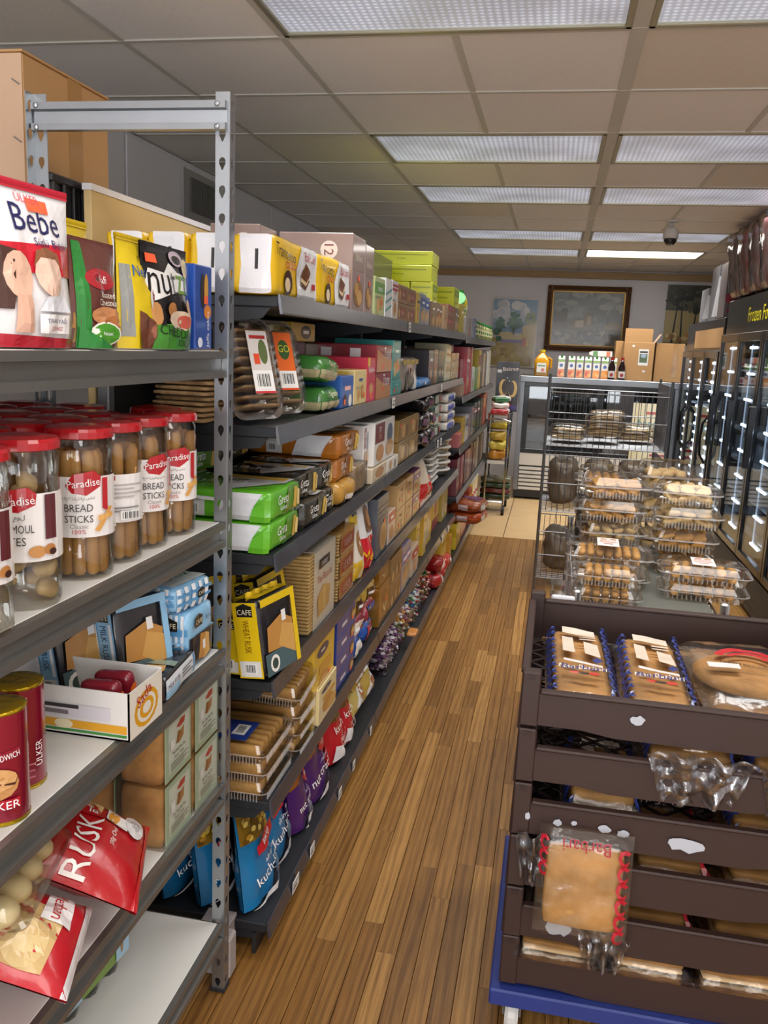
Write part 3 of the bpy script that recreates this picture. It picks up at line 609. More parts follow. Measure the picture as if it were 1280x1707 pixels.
row(1.40, -.64, [
 ('cream and yellow biscuit carton beside the blue cookie box', 2.73, .185, .115, '#e0c98a', dict(p=('#d9a866', '#b9803c'), t='Cici', tc='#2c5c9c', stick=(.05, .03), left=[('r', -.1, .09, .1, .11, '#d9b64a')])),
 ('red and pink digestive carton with yellow corner', 2.925, .13, .155, '#c8324e', dict(f=[('r', -.06, .0, .06, .06, '#d9486a'), ('t', 'Digestive', 0, .11, .022, '#fff', .11), ('e', 0, .045, .03, .022, '#d9a866'), ('r', -.065, .125, -.03, .155, '#e9c23a'), ('e', 0, .02, .02, .012, ORANGE)], left=[('t', 'Dige', .02, .1, .05, '#f4d8b0', .14), ('r', -.1, .13, -.06, .15, '#e9c23a')])),
 ('lower maroon wafer box of two beside the teal boxes', 3.065, .3, .098, '#8e2430', dict(f=[('p', [(-.14, .0), (.14, .0), (.14, .045), (-.02, .06), (-.14, .085)], '#c98d5a'), ('t', 'Tone', .05, .07, .045, '#fff', .13), ('r', -.03, .03, 0, .045, ORANGE)], group='maroon wafer boxes')),
 ('upper maroon wafer box of two with white barcode end', 3.07, .3, .1, '#8e2430', dict(z=1.50, f=[('p', [(-.14, .0), (.14, .0), (.14, .045), (-.02, .06), (-.14, .085)], '#c98d5a'), ('t', 'Tone', .05, .07, .045, '#fff', .13), ('r', -.05, .01, -.02, .028, ORANGE)], left=[('r', -.09, .02, -.05, .085, '#e6e2e0'), ('r', .02, .02, .06, .085, '#e6e2e0')])),
 ('lower teal biscuit box at the second shelf edge', 3.375, .225, .06, '#3fa6a4', dict(p=('#e0c070', '#d0a850'), t='Petit', tc='#fff', stick=(-.05, .02))),
 ('upper teal biscuit box set on the lower one', 3.38, .18, .16, '#3aa09c', dict(z=1.461, p=('#e2c878', '#d9b060'), t='Petit', tc='#fff', stick=(.05, .05))),
 ('teal carton set back behind the maroon wafer boxes', 3.12, .3, .17, '#2f8f92', dict(x=-.9, d=.12)),
], d=.24)
row(1.40, -.86, [('maroon carton at the back of the second shelf', 2.70, .2, .2, '#5c1a22', {}), ('beige striped carton at the back of the second shelf', 2.92, .18, .195, '#8b7a66', {}), ('yellow picture carton set back by the blue box', 2.52, .14, .075, '#cdb478', dict(x=-.86, z=1.575, d=.1, p=('#3a2a20',)))], d=.14)
carton('upper yellow oval-logo carton under the top shelf', 'box', -.82, 2.62, 1.60, .26, .14, .06, '#c9a445', [('e', .02, .03, .06, .022, '#1d1a18'), ('t', 'NUTTER', .02, .03, .02, '#eee', .09)], [('r', -.05, .01, .05, .05, '#b98f3a')], name='snack_box')
block('grey-brown foil bag with white mountain print on the second shelf', 'bag', (-.74, 3.83, 1.40), .42, .2, .15, '#8b8072', [('p', [(.03, .0), (.17, .0), (.1, .1)], '#e9eef2'), ('p', [(-.17, 0), (-.05, 0), (-.08, .11)], '#4d4234'), ('r', -.2, .12, .2, .14, '#b9a24a'), ('r', .0, .085, .03, .105, ORANGE)], r=.02, amp=.012, seed=3, name='foil_bag')
block('small sky-blue wrapped pack lying at the second shelf edge', 'pack', (-.70, 4.29, 1.40), .42, .12, .045, '#4d8fd0', [('t', 'Fresh', 0, .022, .02, '#fff', .2)], r=.02, amp=.008, seed=8, name='wrapped_pack')
row(1.40, -.66, [
 ('blue and red carton set back on the second shelf', 4.06, .26, .19, '#3a4f86', dict(x=-.80, p=('#b33',), left=[('r', -.08, .1, .08, .17, '#5a3f5a')])),
 ('dark glossy chocolate carton on the second shelf', 4.52, .19, .185, '#3a3438', dict(p=('#7a5a44',), t='Dark')),
 ('brown glossy chocolate carton on the second shelf', 4.72, .16, .19, '#7d5e46', dict(p=('#b08a62',), pn='#8f7256')),
 ('dark green carton on the second shelf', 4.90, .33, .19, '#2c4538', dict(p=('#1c2c24',))),
 ('tall cream floral carton on the second shelf', 5.25, .29, .225, '#d2cda8', dict(p=('#c9a05a', '#8aa06a'), t='Halva', tc='#456')),
 ('beige carton at the far end of the second shelf', 5.56, .38, .17, '#bfa67c', dict(p=('#9a7a4a',), t='Lokum', tc='#743')),
 ('crimson carton lying above the beige carton', 5.56, .38, .05, '#7b2430', dict(z=1.575, x=-.7)),
], d=.2)
# ---- THIRD SHELF: wrapped wafer packs
def greta(label, x, y, z, col, dk, rz=90, w=.24, seed=0, L=.27, acc='#e2b84e', ry=0):
    h = .073
    t = block(label, 'wafer pack', (x-L/2, y+w/2, z), w, L, h, col,
          [('p', [(-w*.1, .004), (w*.42, .004), (w*.42, h*.94), (w*.06, h*.94)], dk), ('t', 'Greta', -w*.12, h*.62, .024, '#fff', .1), ('t', 'Gofret', -w*.12, h*.33, .012, '#fff', .06), ('p', [(w*.2, .012), (w*.3, .01), (w*.36, .06), (w*.26, .062)], acc), ('p', [(w*.32, .014), (w*.4, .012), (w*.42, .05), (w*.36, .056)], '#efd68a')],
          [('p', [(-L*.02, 0), (L*.46, 0), (L*.34, h*.5), (L*.42, h*.95), (L*.06, h*.95)], '#dfe2e6'), ('r', -L*.3, .008, -L*.12, h*.62, '#d9dcdc')]+barcode(-L*.28, .012, .03, .026)+[('p', [(-L*.5, h*.7), (0, h*.62), (0, h*.74), (-L*.5, h*.82)], '#eef0f0'), ('p', [(L*.3, 0), (L*.5, 0), (L*.5, h*.95), (L*.34, h*.45)], col)],
          [('p', [(-w*.45, -L*.1), (w*.1, -L*.46), (w*.42, -L*.46), (w*.42, L*.42), (w*.1, L*.1)], '#dfe0e0'), ('p', [(w*.22, -L*.42), (w*.42, -L*.42), (w*.42, L*.35), (w*.26, L*.35)], acc), ('t', 'Greta', -w*.1, L*.16, .05, '#fff', .17, 90), ('p', [(-w*.02, -.02), (w*.16, -.03), (w*.12, .02), (w*.02, .03)], dk)],
          r=.014, amp=.004, seed=seed+y*9+z*5, name='wafer_pack', ry=ry, group='wrapped wafer packs')
    return t
GR, GD = '#63b52c', '#5a8f2a'; BK, BD = '#2e2c22', '#4a4630'; BR, BDK = '#b06a1e', '#8f5416'
greta('lower lime green wafer pack of the front pair', -.642, 1.905, 1.092, GR, GD); greta('upper lime green wafer pack of the front pair', -.642, 1.91, 1.168, GR, GD, seed=3)
greta('green wafer pack at the bottom of the rear column', -.915, 1.99, 1.092, '#4f9428', GD, seed=5, L=.12); greta('green wafer pack second up in the rear column', -.91, 1.96, 1.169, '#4f9428', GD, seed=6, L=.13)
greta('green wafer pack topmost in the rear column', -.905, 2.0, 1.246, '#57992b', GD, seed=7, L=.14)
greta('lower black wafer pack next to the green pair', -.643, 2.20, 1.092, BK, BD, seed=2); greta('upper black wafer pack next to the green pair', -.665, 2.17, 1.167, BK, BD, seed=4, L=.25)
greta('black wafer pack farther along the third shelf', -.66, 2.43, 1.167, BK, BD, seed=8, w=.12, L=.25); greta('black wafer pack under the farther one', -.65, 2.445, 1.092, BK, BD, seed=8.5, w=.1, L=.25)
greta('dark wafer pack high in the rear column', -.92, 2.28, 1.246, '#332a1a', BD, seed=11, L=.12)
greta('golden brown wafer pack on top of its stack', -.64, 2.56, 1.245, BR, BDK, seed=13, L=.3, w=.27); greta('golden brown wafer pack in the middle of its stack', -.65, 2.575, 1.168, BR, BDK, seed=14, w=.22)
block('crumpled golden wafer bag at the bottom of the brown stack', 'bag', (-.72, 2.66, 1.092), .2, .18, .072, '#b98a3a', [('r', -.06, .01, .02, .03, '#e9e6e0')], r=.03, amp=.014, seed=21, name='foil_bag')
greta('golden brown wafer pack at the back under the second shelf', -.955, 2.60, 1.246, '#a8742a', BDK, seed=15, L=.09, w=.26)
def clearpack(label, x, y, z, w, d, h, inner, fr=(), n=6, name='wafer_tray'):
    t = thing(name, label, 'pack', (x-d/2, y+w/2, z), 90)
    for i in range(n): obj('wafer', G().cbox(-w/2+.006+i*(w-.012)/n, -w/2+.006+(i+.9)*(w-.012)/n, -d/2+.008, d/2-.008, .004, h-.01, .003), M('wafer_'+inner.strip('#'), inner, .7, var=.6, scale=60, bump=.3), t)
    obj('film', G().rbox(w/2, d/2, 0, h, .006, 5, .003, y), CLRB, t, smooth=True)
    if fr: lay(t, 'front_print', lambda u, v, o: (u, -d/2-.003-o, v), list(fr))
    return t
clearpack('clear film pack of wafer fingers with red lettering, standing on the third shelf', -.73, 2.845, 1.20, .15, .16, .165, '#a58a68', [('r', -.073, .0, -.06, .16, '#d8c040'), ('p', [(-.05, .03), (.072, .05), (.072, .1), (-.05, .08)], '#c8202e'), ('t', 'ULKER', .012, .066, .03, '#fff', .11, 7)])
clearpack('clear film pack of pale wafers at the shelf edge', -.64, 2.80, 1.092, .19, .2, .1, '#b79a78')
clearpack('second clear film pack lying under the lettered wafer fingers', -.86, 2.82, 1.092, .2, .14, .105, '#9a8062')
def whitebox(label, y, z, w, h, d=.26, x=-.64):
    carton(label, 'box', x, y, z, w, d, h, '#e9e7e2', [('r', -w*.46, h*.5, -w*.02, h*.95, '#7a1d2a'), ('t', 'ETI', -w*.24, h*.8, h*.12, '#fff', w*.3), ('t', 'ZER', -w*.24, h*.64, h*.1, '#e6c38a', w*.3), ('e', w*.25, h*.62, w*.14, h*.25, '#5c6d86'), ('e', w*.25, h*.28, w*.2, h*.2, '#c79a62'), ('e', -w*.22, h*.26, w*.18, h*.2, '#c98a4a')],
           [('r', -d*.42, h*.32, d*.1, h*.88, '#8d2633'), ('t', 'ZER', -d*.15, h*.6, h*.2, '#f0d9b0', d*.4, -90), ('e', d*.05, h*.2, d*.25, h*.18, '#c98a4a'), ('e', d*.22, h*.22, d*.14, h*.12, '#b87838')], name='cookie_box', group='white cookie boxes')
whitebox('tall white cookie box with burgundy panel on the third shelf', 3.09, 1.15, .4, .165); whitebox('white cookie box peeking behind the tall one', 3.0, 1.14, .085, .17, .2, -.66)
row(1.09, -.635, [('small white sample carton at the third shelf edge', 3.34, .24, .055, '#e8e6e0', dict(f=[('e', -.05, .028, .03, .02, '#c79a62'), ('e', .05, .025, .025, .018, '#8a7a6a')])), ('kraft carton under the tall white cookie box', 3.05, .28, .057, '#d8c8ac', dict(f=[('e', 0, .03, .08, .02, '#b98650')]))], d=.26)
nm = ('lower near', 'upper near', 'lower far', 'upper far')
for c in range(2):
    for r in range(2): row(1.09+r*.098, -.64, [(f'{nm[c*2+r]} golden picture box in the gold block on the third shelf', 3.60+c*.275, .27, .096, '#a5854e', dict(f=[('r', -.13, .004, .13, .09, '#9a7a42'), ('e', -.02, .045, .05, .03, '#cfa868'), ('e', .07, .04, .035, .028, '#7a4f2a'), ('r', -.1, .06, -.07, .08, ORANGE if r else '#caa45a')], group='golden picture boxes', d=.34, m=M('gold_card', '#a5854e', .22, .35, coat=.6)))])
for i, (y, z, sd) in enumerate(((4.17, 1.091, 1), (4.46, 1.091, 2), (4.18, 1.18, 3), (4.47, 1.18, 4), (4.33, 1.268, 5))):
    block(f'glossy black snack bag, {nth[i]} in the black heap on the third shelf', 'bag', (-.74, y+.12, z), .26, .22, .085, '#1f1c20', [('r', -.05, .03, .05, .06, '#6b4a5a')], r=.035, amp=.022, seed=sd*3, rz=90+RN.uniform(-8, 8), name='foil_bag', group='black snack bags', m=M('black_foil', '#262226', .18, .2, coat=.8, bump=.8, bscale=20))
for i in range(4):
    block(f'{nth[i]} teal and white snack tub pack, counting up the stack', 'pack', (-.74, 4.98, 1.09+i*.062), .3, .16, .06, '#3f6a5c', [('r', -.14, .008, .02, .05, '#cfd2c4'), ('r', .06, .012, .13, .048, '#cf4a2a')], r=.012, amp=.004, seed=i, name='tub_pack', group='teal and white tub packs')
    block(f'{nth[i]} blue-capped white bag, counting up the rear stack', 'bag', (-.70, 5.45, 1.09+i*.058), .4, .14, .056, '#dcd9cf', [('r', -.19, .005, .05, .05, '#2f4fae')], r=.02, amp=.008, seed=i+9, name='snack_bag', group='blue and white bags')
# ---- FOURTH SHELF
def rusk(label, loc, rz, rx=0, ry=0, col='#e9c51c', txt='WHEAT RUSK', seed=0, w=.17, h=.2, d=.075, grp='yellow wheat rusk packs'):
    loc = (loc[0], loc[1], loc[2]+.001+abs(math.sin(math.radians(rx)))*d*.5)
    t = thing('rusk_pack', label, 'rusk pack', loc, rz, grp, rx, ry)
    obj('wrapper', G().rbox(w/2, d/2, 0, h, .012, 6, .005, seed), M('black_wrap', '#242226', .25, coat=.5), t, smooth=True)
    e = .004
    # narrow side band, front window with slices
    lay(t, 'side_print', lambda u, v, o: (-w/2-o-e, -u, v), [('r', -d*.46, .004, d*.46, h-.004, col), ('p', [(-d*.3, h*.8), (d*.3, h*.8), (d*.3, h*.93), (0, h*.97), (-d*.3, h*.93)], '#27241e'), ('t', 'CAFE', 0, h*.86, .016, '#f3e9c9', d*.55), ('t', txt, 0, h*.55, .024, '#7a4a10' if col != '#8fc3e6' else '#1e3c6e', h*.42, -90), ('r', -d*.4, .008, d*.4, h*.24, '#e8e6e0')]+barcode(-d*.25, .016, d*.5, .026), 0, True)
    lay(t, 'front_print', lambda u, v, o: (u, -d/2-o-e, v), [('r', -w*.48, .004, w*.48, h*.3, '#4d6468'), ('p', [(-w*.4, h*.32), (w*.3, h*.28), (w*.36, h*.6), (w*.05, h*.72), (-w*.36, h*.62)], '#c08a44'), ('p', [(-w*.1, h*.34), (w*.42, h*.12), (w*.44, h*.5), (w*.05, h*.6)], '#d3a257'), ('e', -w*.25, h*.15, .022, .022, '#f2efe6'), ('e', -w*.25, h*.15, .014, .014, '#3c4a40'), ('p', [(-w*.48, h*.9), (w*.48, h*.9), (w*.48, h*.995), (-w*.48, h*.995)], col), ('r', w*.05, h*.62, w*.17, h*.76, '#efeeea'), ('r', w*.36, .004, w*.48, h*.99, col)], 0, True)
    lay(t, 'top_print', lambda u, v, o: (u, v, h+o+e), [('r', -w*.46, -d*.42, w*.46, d*.42, col), ('t', 'CAFE', 0, 0, .03, '#222', w*.5)], 0, True)
    obj('end_seal', G().grid(lambda a, b: ((a-.5)*w*.9, .004*math.sin(a*25)*b, h-.004+.02*b), 12, 2), F(col), t)
    return t
rusk('yellow wheat rusk pack standing in front at the fourth shelf edge', (-.655, 1.975, .768), 78, -9, 0, seed=1)
rusk('yellow wheat rusk pack leaning behind the front one', (-.72, 2.14, .768), 84, -12, 0, seed=2)
rusk('yellow wheat rusk pack at the back of the leaning row', (-.925, 2.07, .768), 80, -4, 0, seed=3, h=.22)
rusk('yellow wheat rusk pack perched high beside the upright', (-.835, 2.0, .768), 80, -4, 0, seed=4, h=.235)
rusk('yellow wheat rusk pack low beside the steel upright', (-.74, 1.955, .768), 82, -3, 0, seed=5, h=.15, w=.08)
def bale(label, x, y, z, w, d, h, front, top=True, n=22, nx=1, group=None, wrap='#e8e0cc'):
    t = thing('biscuit_bale', label, 'biscuit pack', (x-d/2, y+w/2, z), 90, group)
    bm = M('stacked_biscuit', '#d3b070', .7, var=.5, scale=50, dark=.7)
    for i in range(n): obj('biscuit_layer', G().cbox(-w/2, w/2, -d/2, d/2, i*h/n+.0008, (i+1)*h/n-.0008, .0035), bm, t)
    g = G().box(-w*.34, w*.5, -d/2-.002, -d/2, .0, h+.001); g.box(-w*.34, w*.5, -d/2-.002, d/2-.02, h, h+.002)
    obj('paper_wrap', g, K(wrap), t)
    lay(t, 'front_print', lambda u, v, o: (u, -d/2-.003-o, v), front)
    if top: lay(t, 'top_print', lambda u, v, o: (u, v, h+.002+o), [('r', -w*.1, -d*.1, w*.25, d*.02, '#1e1a18'), ('t', 'minar', w*.08, -d*.04, .02, '#eee', w*.25), ('t', 'Tea Biscuits', w*.08, -d*.22, .02, '#a5404a', w*.5)])
    obj('cellophane', G().box(-w/2-.002, w/2+.002, -d/2-.005, d/2+.002, -.0, h+.0035), CL('cellophane_wrap', '#ffffff', .03, .45, .08, bump=.5, bscale=18), t)
    return t
mf = [('p', [(-.05, .175), (.07, .175), (.07, .205), (-.05, .205)], '#1c1818'), ('t', 'minar', .01, .19, .02, '#f2f2f2', .1), ('t', 'Tea Biscuits', .015, .145, .028, '#b04a50', .16), ('p', [(-.05, .03), (.07, .04), (.08, .1), (.0, .12), (-.06, .09)], '#dcb469'), ('r', 0, .04, .03, .11, '#e9c987')]
bale('cream-wrapped bale of stacked tea biscuits on the fourth shelf', -.64, 2.26, .767, .28, .22, .235, mf)
bale('second biscuit bale behind the cream-wrapped one', -.865, 2.20, .767, .28, .16, .225, [('r', -.05, .05, .05, .1, '#222')], False)
rf = [('r', -.095, .008, .095, .06, '#c2763c'), ('r', -.06, .016, .085, .052, '#b3262c'), ('t', 'ULKER', .01, .034, .026, '#f4e2c4', .12)]
for i, n in enumerate(('bottom', 'middle', 'top')): bale(f'{n} red-printed biscuit pack in the stack of three', -.642, 2.60, (.767+i*.0765), .21, .3, .072, rf, False, 7, wrap='#d9a65c', group='red-printed biscuit packs')
S4 = [('yellow and white snack bag standing beside the biscuit stacks', 2.83, .15, .29, '#e3d9c8', [('r', -.07, .0, .07, .07, '#e2b62a'), ('p', [(-.06, .2), (.06, .2), (.06, .28), (-.06, .28)], '#e8c21e'), ('e', .01, .13, .035, .05, '#9a6a3a'), ('t', 'OO', 0, .24, .03, '#222', .08)]),
      ('white and red chocolate-finger bag with red lower half', 3.0, .19, .265, '#e9e8e6', [('r', -.09, .0, .09, .12, '#cc1f2c'), ('t', 'Metro', 0, .05, .05, '#f6c11e', .15), ('e', 0, .185, .05, .055, '#7a5030'), ('e', .01, .19, .03, .035, '#a97a4c')])]
for i, (lb, y, w_, h_, c, sh) in enumerate(S4): bag(lb, 'snack bag', (-.68, y+w_/2, .767), w_, h_, .09, c, sh, seed=i+.3)
bag('grey-white bag tucked behind the yellow snack bag', 'snack bag', (-.80, 2.935, .767), .2, .27, .09, '#d4d0cc', [('t', 'ZEN', 0, .2, .04, '#555', .12)], seed=5.1)
row(.765, -.64, [
 ('slate-grey cookie carton with round cookie picture', 3.21, .225, .24, '#545a64', dict(f=[('e', .02, .07, .07, .06, '#c9a06a'), ('e', .02, .07, .05, .045, '#b48a54')]+[('r', -.1, .13+i*.022, .1, .135+i*.022, '#464b55') for i in range(4)]+[('r', .02, .12, .05, .14, ORANGE)], d=.22)),
 ('dark brown carton with white vertical lettering', 3.445, .1, .265, '#4a261a', dict(x=-.70, f=[('t', 'Jansoof', .0, .16, .05, '#f0e8dc', .2, -90), ('r', -.045, .0, .045, .05, '#b4402a')], d=.25)),
 ('red and white cookie carton in front of the brown one', 3.46, .16, .14, '#d8c2b0', dict(x=-.642, d=.05, f=[('r', -.075, .09, .075, .135, '#b83a2c'), ('e', 0, .045, .05, .03, '#c79058'), ('t', 'Bahar', 0, .11, .02, '#fff', .1)])),
], d=.22)
k = 0
for y, w_, c in ((3.64, .21, '#c09a66'), (3.865, .2, '#b3894f'), (4.085, .21, '#7b4a6a')):
    for r in range(2):
        lb = ('lower tan', 'upper tan', 'lower caramel', 'upper caramel', 'lower purple', 'upper purple')[k]; k += 1
        row(.765+r*.115, -.64, [(f'{lb} cookie box in the double row on the fourth shelf', y, w_, .113, c, dict(p=('#d8b47c', '#b98a50'), pn='#c8a372' if 'purple' not in lb else '#c8a86e', b=c, stick=(-.04, .04), t='Kukis', tc='#5b3416' if 'purple' not in lb else '#fff', d=.3))])
bag('red and silver cracker bag with blue badge', 'snack bag', (-.70, 4.56, .80), .34, .21, .16, '#c9b9a6', [('r', -.15, .0, .15, .08, '#c02a26'), ('e', .06, .12, .05, .03, '#2a5aa8'), ('r', 0, .09, .03, .115, ORANGE)], seed=7.7)
row(.765, -.64, [('red candy carton under the cracker bag', 4.33, .42, .036, '#a8554c', dict(f=[('r', -.2, .005, .2, .03, '#d8c8c0')]))], d=.2)
TUB = M('milky_plastic_lid', '#d5d3cc', .3, coat=.3); TUBC = CL('tub_plastic', '#eceadf', .18, .5, .12)
for i in range(6):
    z = .767+i*.036
    t = thing('food_tub', f'{nth[i]} flat white-lidded tub, counting up the tub stack', 'tub', (-.78, 5.2, z), 90, 'stacked white-lidded tubs')
    obj('base', G().loft([(0, .15, .08, .03), (.024, .16, .09, .03)], 3), TUBC, t); obj('contents', G().loft([(.003, .14, .07, .03), (.02, .148, .078, .03)], 3), M('tub_food', '#b8a890', .7), t); obj('lid', G().loft([(.022, .165, .095, .032), (.026, .17, .1, .032), (.034, .165, .095, .03)], 3), TUB, t)
for i in range(5):
    z = .767+i*.05
    t = thing('round_tub', f'{nth[i]} round white-lidded tub, counting up the far tub stack', 'tub', (-.79, 5.62, z), 0, 'stacked round tubs')
    obj('base', G().lathe([(.12, 0), (.14, .034)], 20), TUBC, t); obj('contents', G().lathe([(.11, .004), (.128, .03)], 16), MC['tub_food'], t); obj('lid', G().lathe([(.146, .034), (.15, .04), (.146, .048), (.13, .049)], 20), TUB, t)
# ---- FIFTH SHELF
COOK = M('ladyfinger', '#cf9d55', .75, var=.8, scale=14, dark=.62, bump=.2)
def cookie_box(label, loc, w, d, h, n=7, lab=True, rz=90, ry=0, rx=0, group='clear boxes of finger cookies'):
    t = thing('cookie_clamshell', label, 'food box', loc, rz, group, rx, ry)
    for i in range(n): obj('finger_cookie', G().rbox((w-.03)/n/2*.94, d/2-.018, .006, h*.8, .014, 3, .002, i), COOK, t, ((i-(n-1)/2)*(w-.03)/n, 0, 0), smooth=True)
    g = G().loft([(0, w/2-.012, d/2-.012, .016), (h*.46, w/2-.003, d/2-.003, .016), (h*.48, w/2+.005, d/2+.005, .018), (h*.54, w/2+.005, d/2+.005, .018), (h*.56, w/2-.003, d/2-.003, .016), (h*.94, w/2-.01, d/2-.01, .016), (h, w/2-.02, d/2-.02, .014)], 3)
    obj('clear_shell', g, CLR, t)
    g = G()
    for i in range(26):
        u = -w/2+.02+i*(w-.04)/25; g.box(u-.0012, u+.0012, -d/2-.0035, -d/2, h*.08, h*.42)
    for i in range(26):
        v = -d/2+.02+i*(d-.04)/25; g.box(-w/2-.0035, -w/2, v-.0012, v+.0012, h*.08, h*.42)
    o = obj('shell_ribs', g, milky('clear_rib', .14), t); o['kind'] = 'stuff'
    obj('shell_rim', G().loft([(h*.485, w/2+.0055, d/2+.0055, .018), (h*.535, w/2+.0055, d/2+.0055, .018)], 3, cap0=False, cap1=False), milky('clear_rim', .3), t)
    if lab: lay(t, 'blue_label', lambda u, v, o: (u, v, h+.001+o), [('r', -w*.42, -d*.28, w*.05, d*.3, '#27408e'), ('e', -w*.2, d*.12, w*.15, d*.11, '#c9b04a'), ('e', -w*.2, d*.12, w*.11, d*.08, '#24386e'), ('r', -w*.3, -d*.22, -w*.05, -d*.08, '#ededea')]+barcode(-w*.28, -d*.21, w*.2, d*.11))
    return t
cookie_box('clear box of finger cookies with blue label, topmost of the front stack', (-.765, 2.0, .548), .235, .25, .054)
cookie_box('clear box of finger cookies, middle of the front stack', (-.765, 2.01, .4945), .235, .25, .053, lab=False); cookie_box('clear box of finger cookies at the bottom of the front stack', (-.765, 2.01, .4412), .235, .25, .053, lab=False)
cookie_box('clear box of finger cookies on the rear stack, tilted under the shelf lip', (-.76, 2.25, .60), .19, .25, .065, ry=-6, rx=4)
cookie_box('clear box of finger cookies, third up in the rear stack', (-.755, 2.235, .535), .18, .25, .06, lab=False); cookie_box('clear box of finger cookies, second up in the rear stack', (-.75, 2.235, .488), .17, .24, .046, lab=False); cookie_box('clear box of finger cookies lowest in the rear stack', (-.75, 2.235, .441), .17, .24, .046, lab=False)
yb = lambda w, h: [('r', -w*.48, h*.02, w*.48, h*.4, '#e6d2a8'), ('e', -.02, h*.82, w*.28, h*.07, '#1d2c5a'), ('t', 'Petit', -.02, h*.82, h*.05, '#e9e2c0', w*.4), ('e', 0, h*.35, w*.3, h*.2, '#c98f46'), ('e', .05, h*.25, w*.26, h*.16, '#d8a95c'), ('r', -.06, h*.55, .08, h*.66, '#d8a040')]
row(.44, -.64, [('yellow butter-biscuit carton behind the clear cookie boxes', 2.33, .245, .275, '#e2b93c', dict(f=yb(.245, .275), d=.2, left=[('e', 0, .22, .06, .03, '#1d2c5a'), ('r', -.09, .05, .09, .15, '#d9a050')], stick=(.06, .13))),
                ('small yellow and white biscuit carton at the fifth shelf edge', 2.36, .21, .12, '#ead9a2', dict(x=-.628, d=.012, f=yb(.21, .12)))])
for i in range(4): row(.442+i*.064, -.638, [(f'{("bottom","second","third","top")[i]} royal blue chocolate box in the stack of four', 2.60, .265, .063, '#27408f', dict(f=[('t', 'Bahlsen', -.03, .03, .022, '#e9ecf6', .13), ('e', .09, .032, .03, .02, '#6a4426'), ('e', .1, .026, .024, .014, '#d8b070'), ('r', .075, .008, .105, .02, ORANGE)], left=[('t', 'Bahlsen', .0, .032, .02, '#cfd6ee', .14), ('r', -.11, .045, -.05, .058, '#dcdfe8')], group='royal blue chocolate boxes', d=.24))])
for i, (y, z, c, c2) in enumerate(((2.885, .442, '#2a54a8', '#e9e4dc'), (3.105, .442, '#2a54a8', '#b33a44'), (2.89, .52, '#8a2434', '#e0d0c0'), (3.10, .522, '#9a3040', '#2a54a8'), (2.89, .597, '#c8a23c', '#4a2a16'), (3.10, .60, '#caa94a', '#5a3a1c'))):
    block(f'{("blue","blue and red","crimson","crimson and blue","golden","golden brown")[i]} candy bag in the heap beside the blue boxes', 'bag', (-.735, y+.1, z), .2, .16, .07, c, [('p', [(-.08, .01), (.04, .01), (.07, .05), (-.05, .06)], c2), ('t', 'Mini', 0, .035, .02, '#fff', .08)], [('r', -.05, .01, .05, .05, c2)], [('p', [(-.08, -.05), (.04, -.04), (.07, .05), (-.05, .05)], c2)], r=.03, amp=.02, seed=i*3.3+1, rz=90+RN.uniform(-9, 9), name='candy_bag', group='heap of candy bags', fins=c)
GOLD = M('gold_foil_card', '#a8792a', .22, .5, coat=.5)
carton('tall shiny gold gift box on the fifth shelf', 'box', -.64, 3.33, .44, .22, .18, .17, '#a8792a', [('e', 0, .09, .05, .05, '#8a5f1e'), ('p', [(-.06, .1), (0, .04), (.06, .1), (0, .06)], '#e9d9a0'), ('r', .02, .08, .045, .11, ORANGE)], [('e', 0, .12, .015, .01, '#5a2a3a')], z if False else (), name='gift_box', m=GOLD)
carton('second shiny gold gift box on top of the first', 'box', -.645, 3.33, .612, .21, .17, .085, '#a8792a', [('p', [(-.06, .05), (0, .02), (.06, .05), (0, .03)], '#e9d9a0')], name='gift_box', m=GOLD)
row(.44, -.64, [
 ('lower brown cookie-print box with red spine', 3.565, .28, .115, '#8c6a3c', dict(p=('#d9b274', '#c39a5c', '#a87e44'), left=[('r', -.1, .01, .1, .1, '#a0342c')])),
 ('upper brown cookie-print box with red spine', 3.565, .28, .118, '#8c6a3c', dict(z=.556, p=('#d9b274', '#c39a5c', '#a87e44'), left=[('r', -.1, .01, .1, .1, '#a0342c')])),
 ('lilac biscuit carton with orange sticker', 3.86, .27, .22, '#a89ab0', dict(p=('#d8b078', '#c59a5e'), pn='#b8a68e', b='#8a7aa8', stick=(.03, .14), t='Selam')),
 ('red and white biscuit carton before the yellow books', 4.15, .2, .15, '#c4b09a', dict(p=('#c28a4e',), b='#b42a2a', t='Fresh', left=[('r', -.1, .1, .1, .14, '#b42a2a')])),
], d=.26)
for i, y in enumerate((4.36, 4.50, 4.62, 4.78)): carton(f'{nth[i]} yellow slim carton standing in the yellow group', 'box', -.655+(-.02)*(i % 2), y, .44, .11 if i < 3 else .3, .16, .235-.01*(i % 2), '#d3ab34', [('p', [(-.04, .03), (.04, .05), (.03, .18), (-.03, .16)], '#b9b3a2'), ('t', 'Pasta', 0, .2, .02, '#4a3a18', .09)], [('r', -.07, .02, .07, .2, '#dcb848')], name='slim_carton', group='yellow slim cartons', rz=90)
row(.44, -.64, [('dark maroon carton in the shadowed gap of the fifth shelf', 5.10, .14, .16, '#4a1d1a', dict(x=-.75)), ('yellow and red drink carton near the shelf joint', 5.30, .3, .24, '#d9b236', dict(x=-.7, f=[('r', -.15, 0, .15, .07, '#a02a30'), ('e', 0, .13, .06, .05, '#c06a4a'), ('t', 'Nescafe', 0, .2, .03, '#a22', .22)])), ('clear jar-like yellow carton by the joint', 5.62, .3, .22, '#b9a24c', dict(x=-.68, p=('#fff',)))], d=.2)
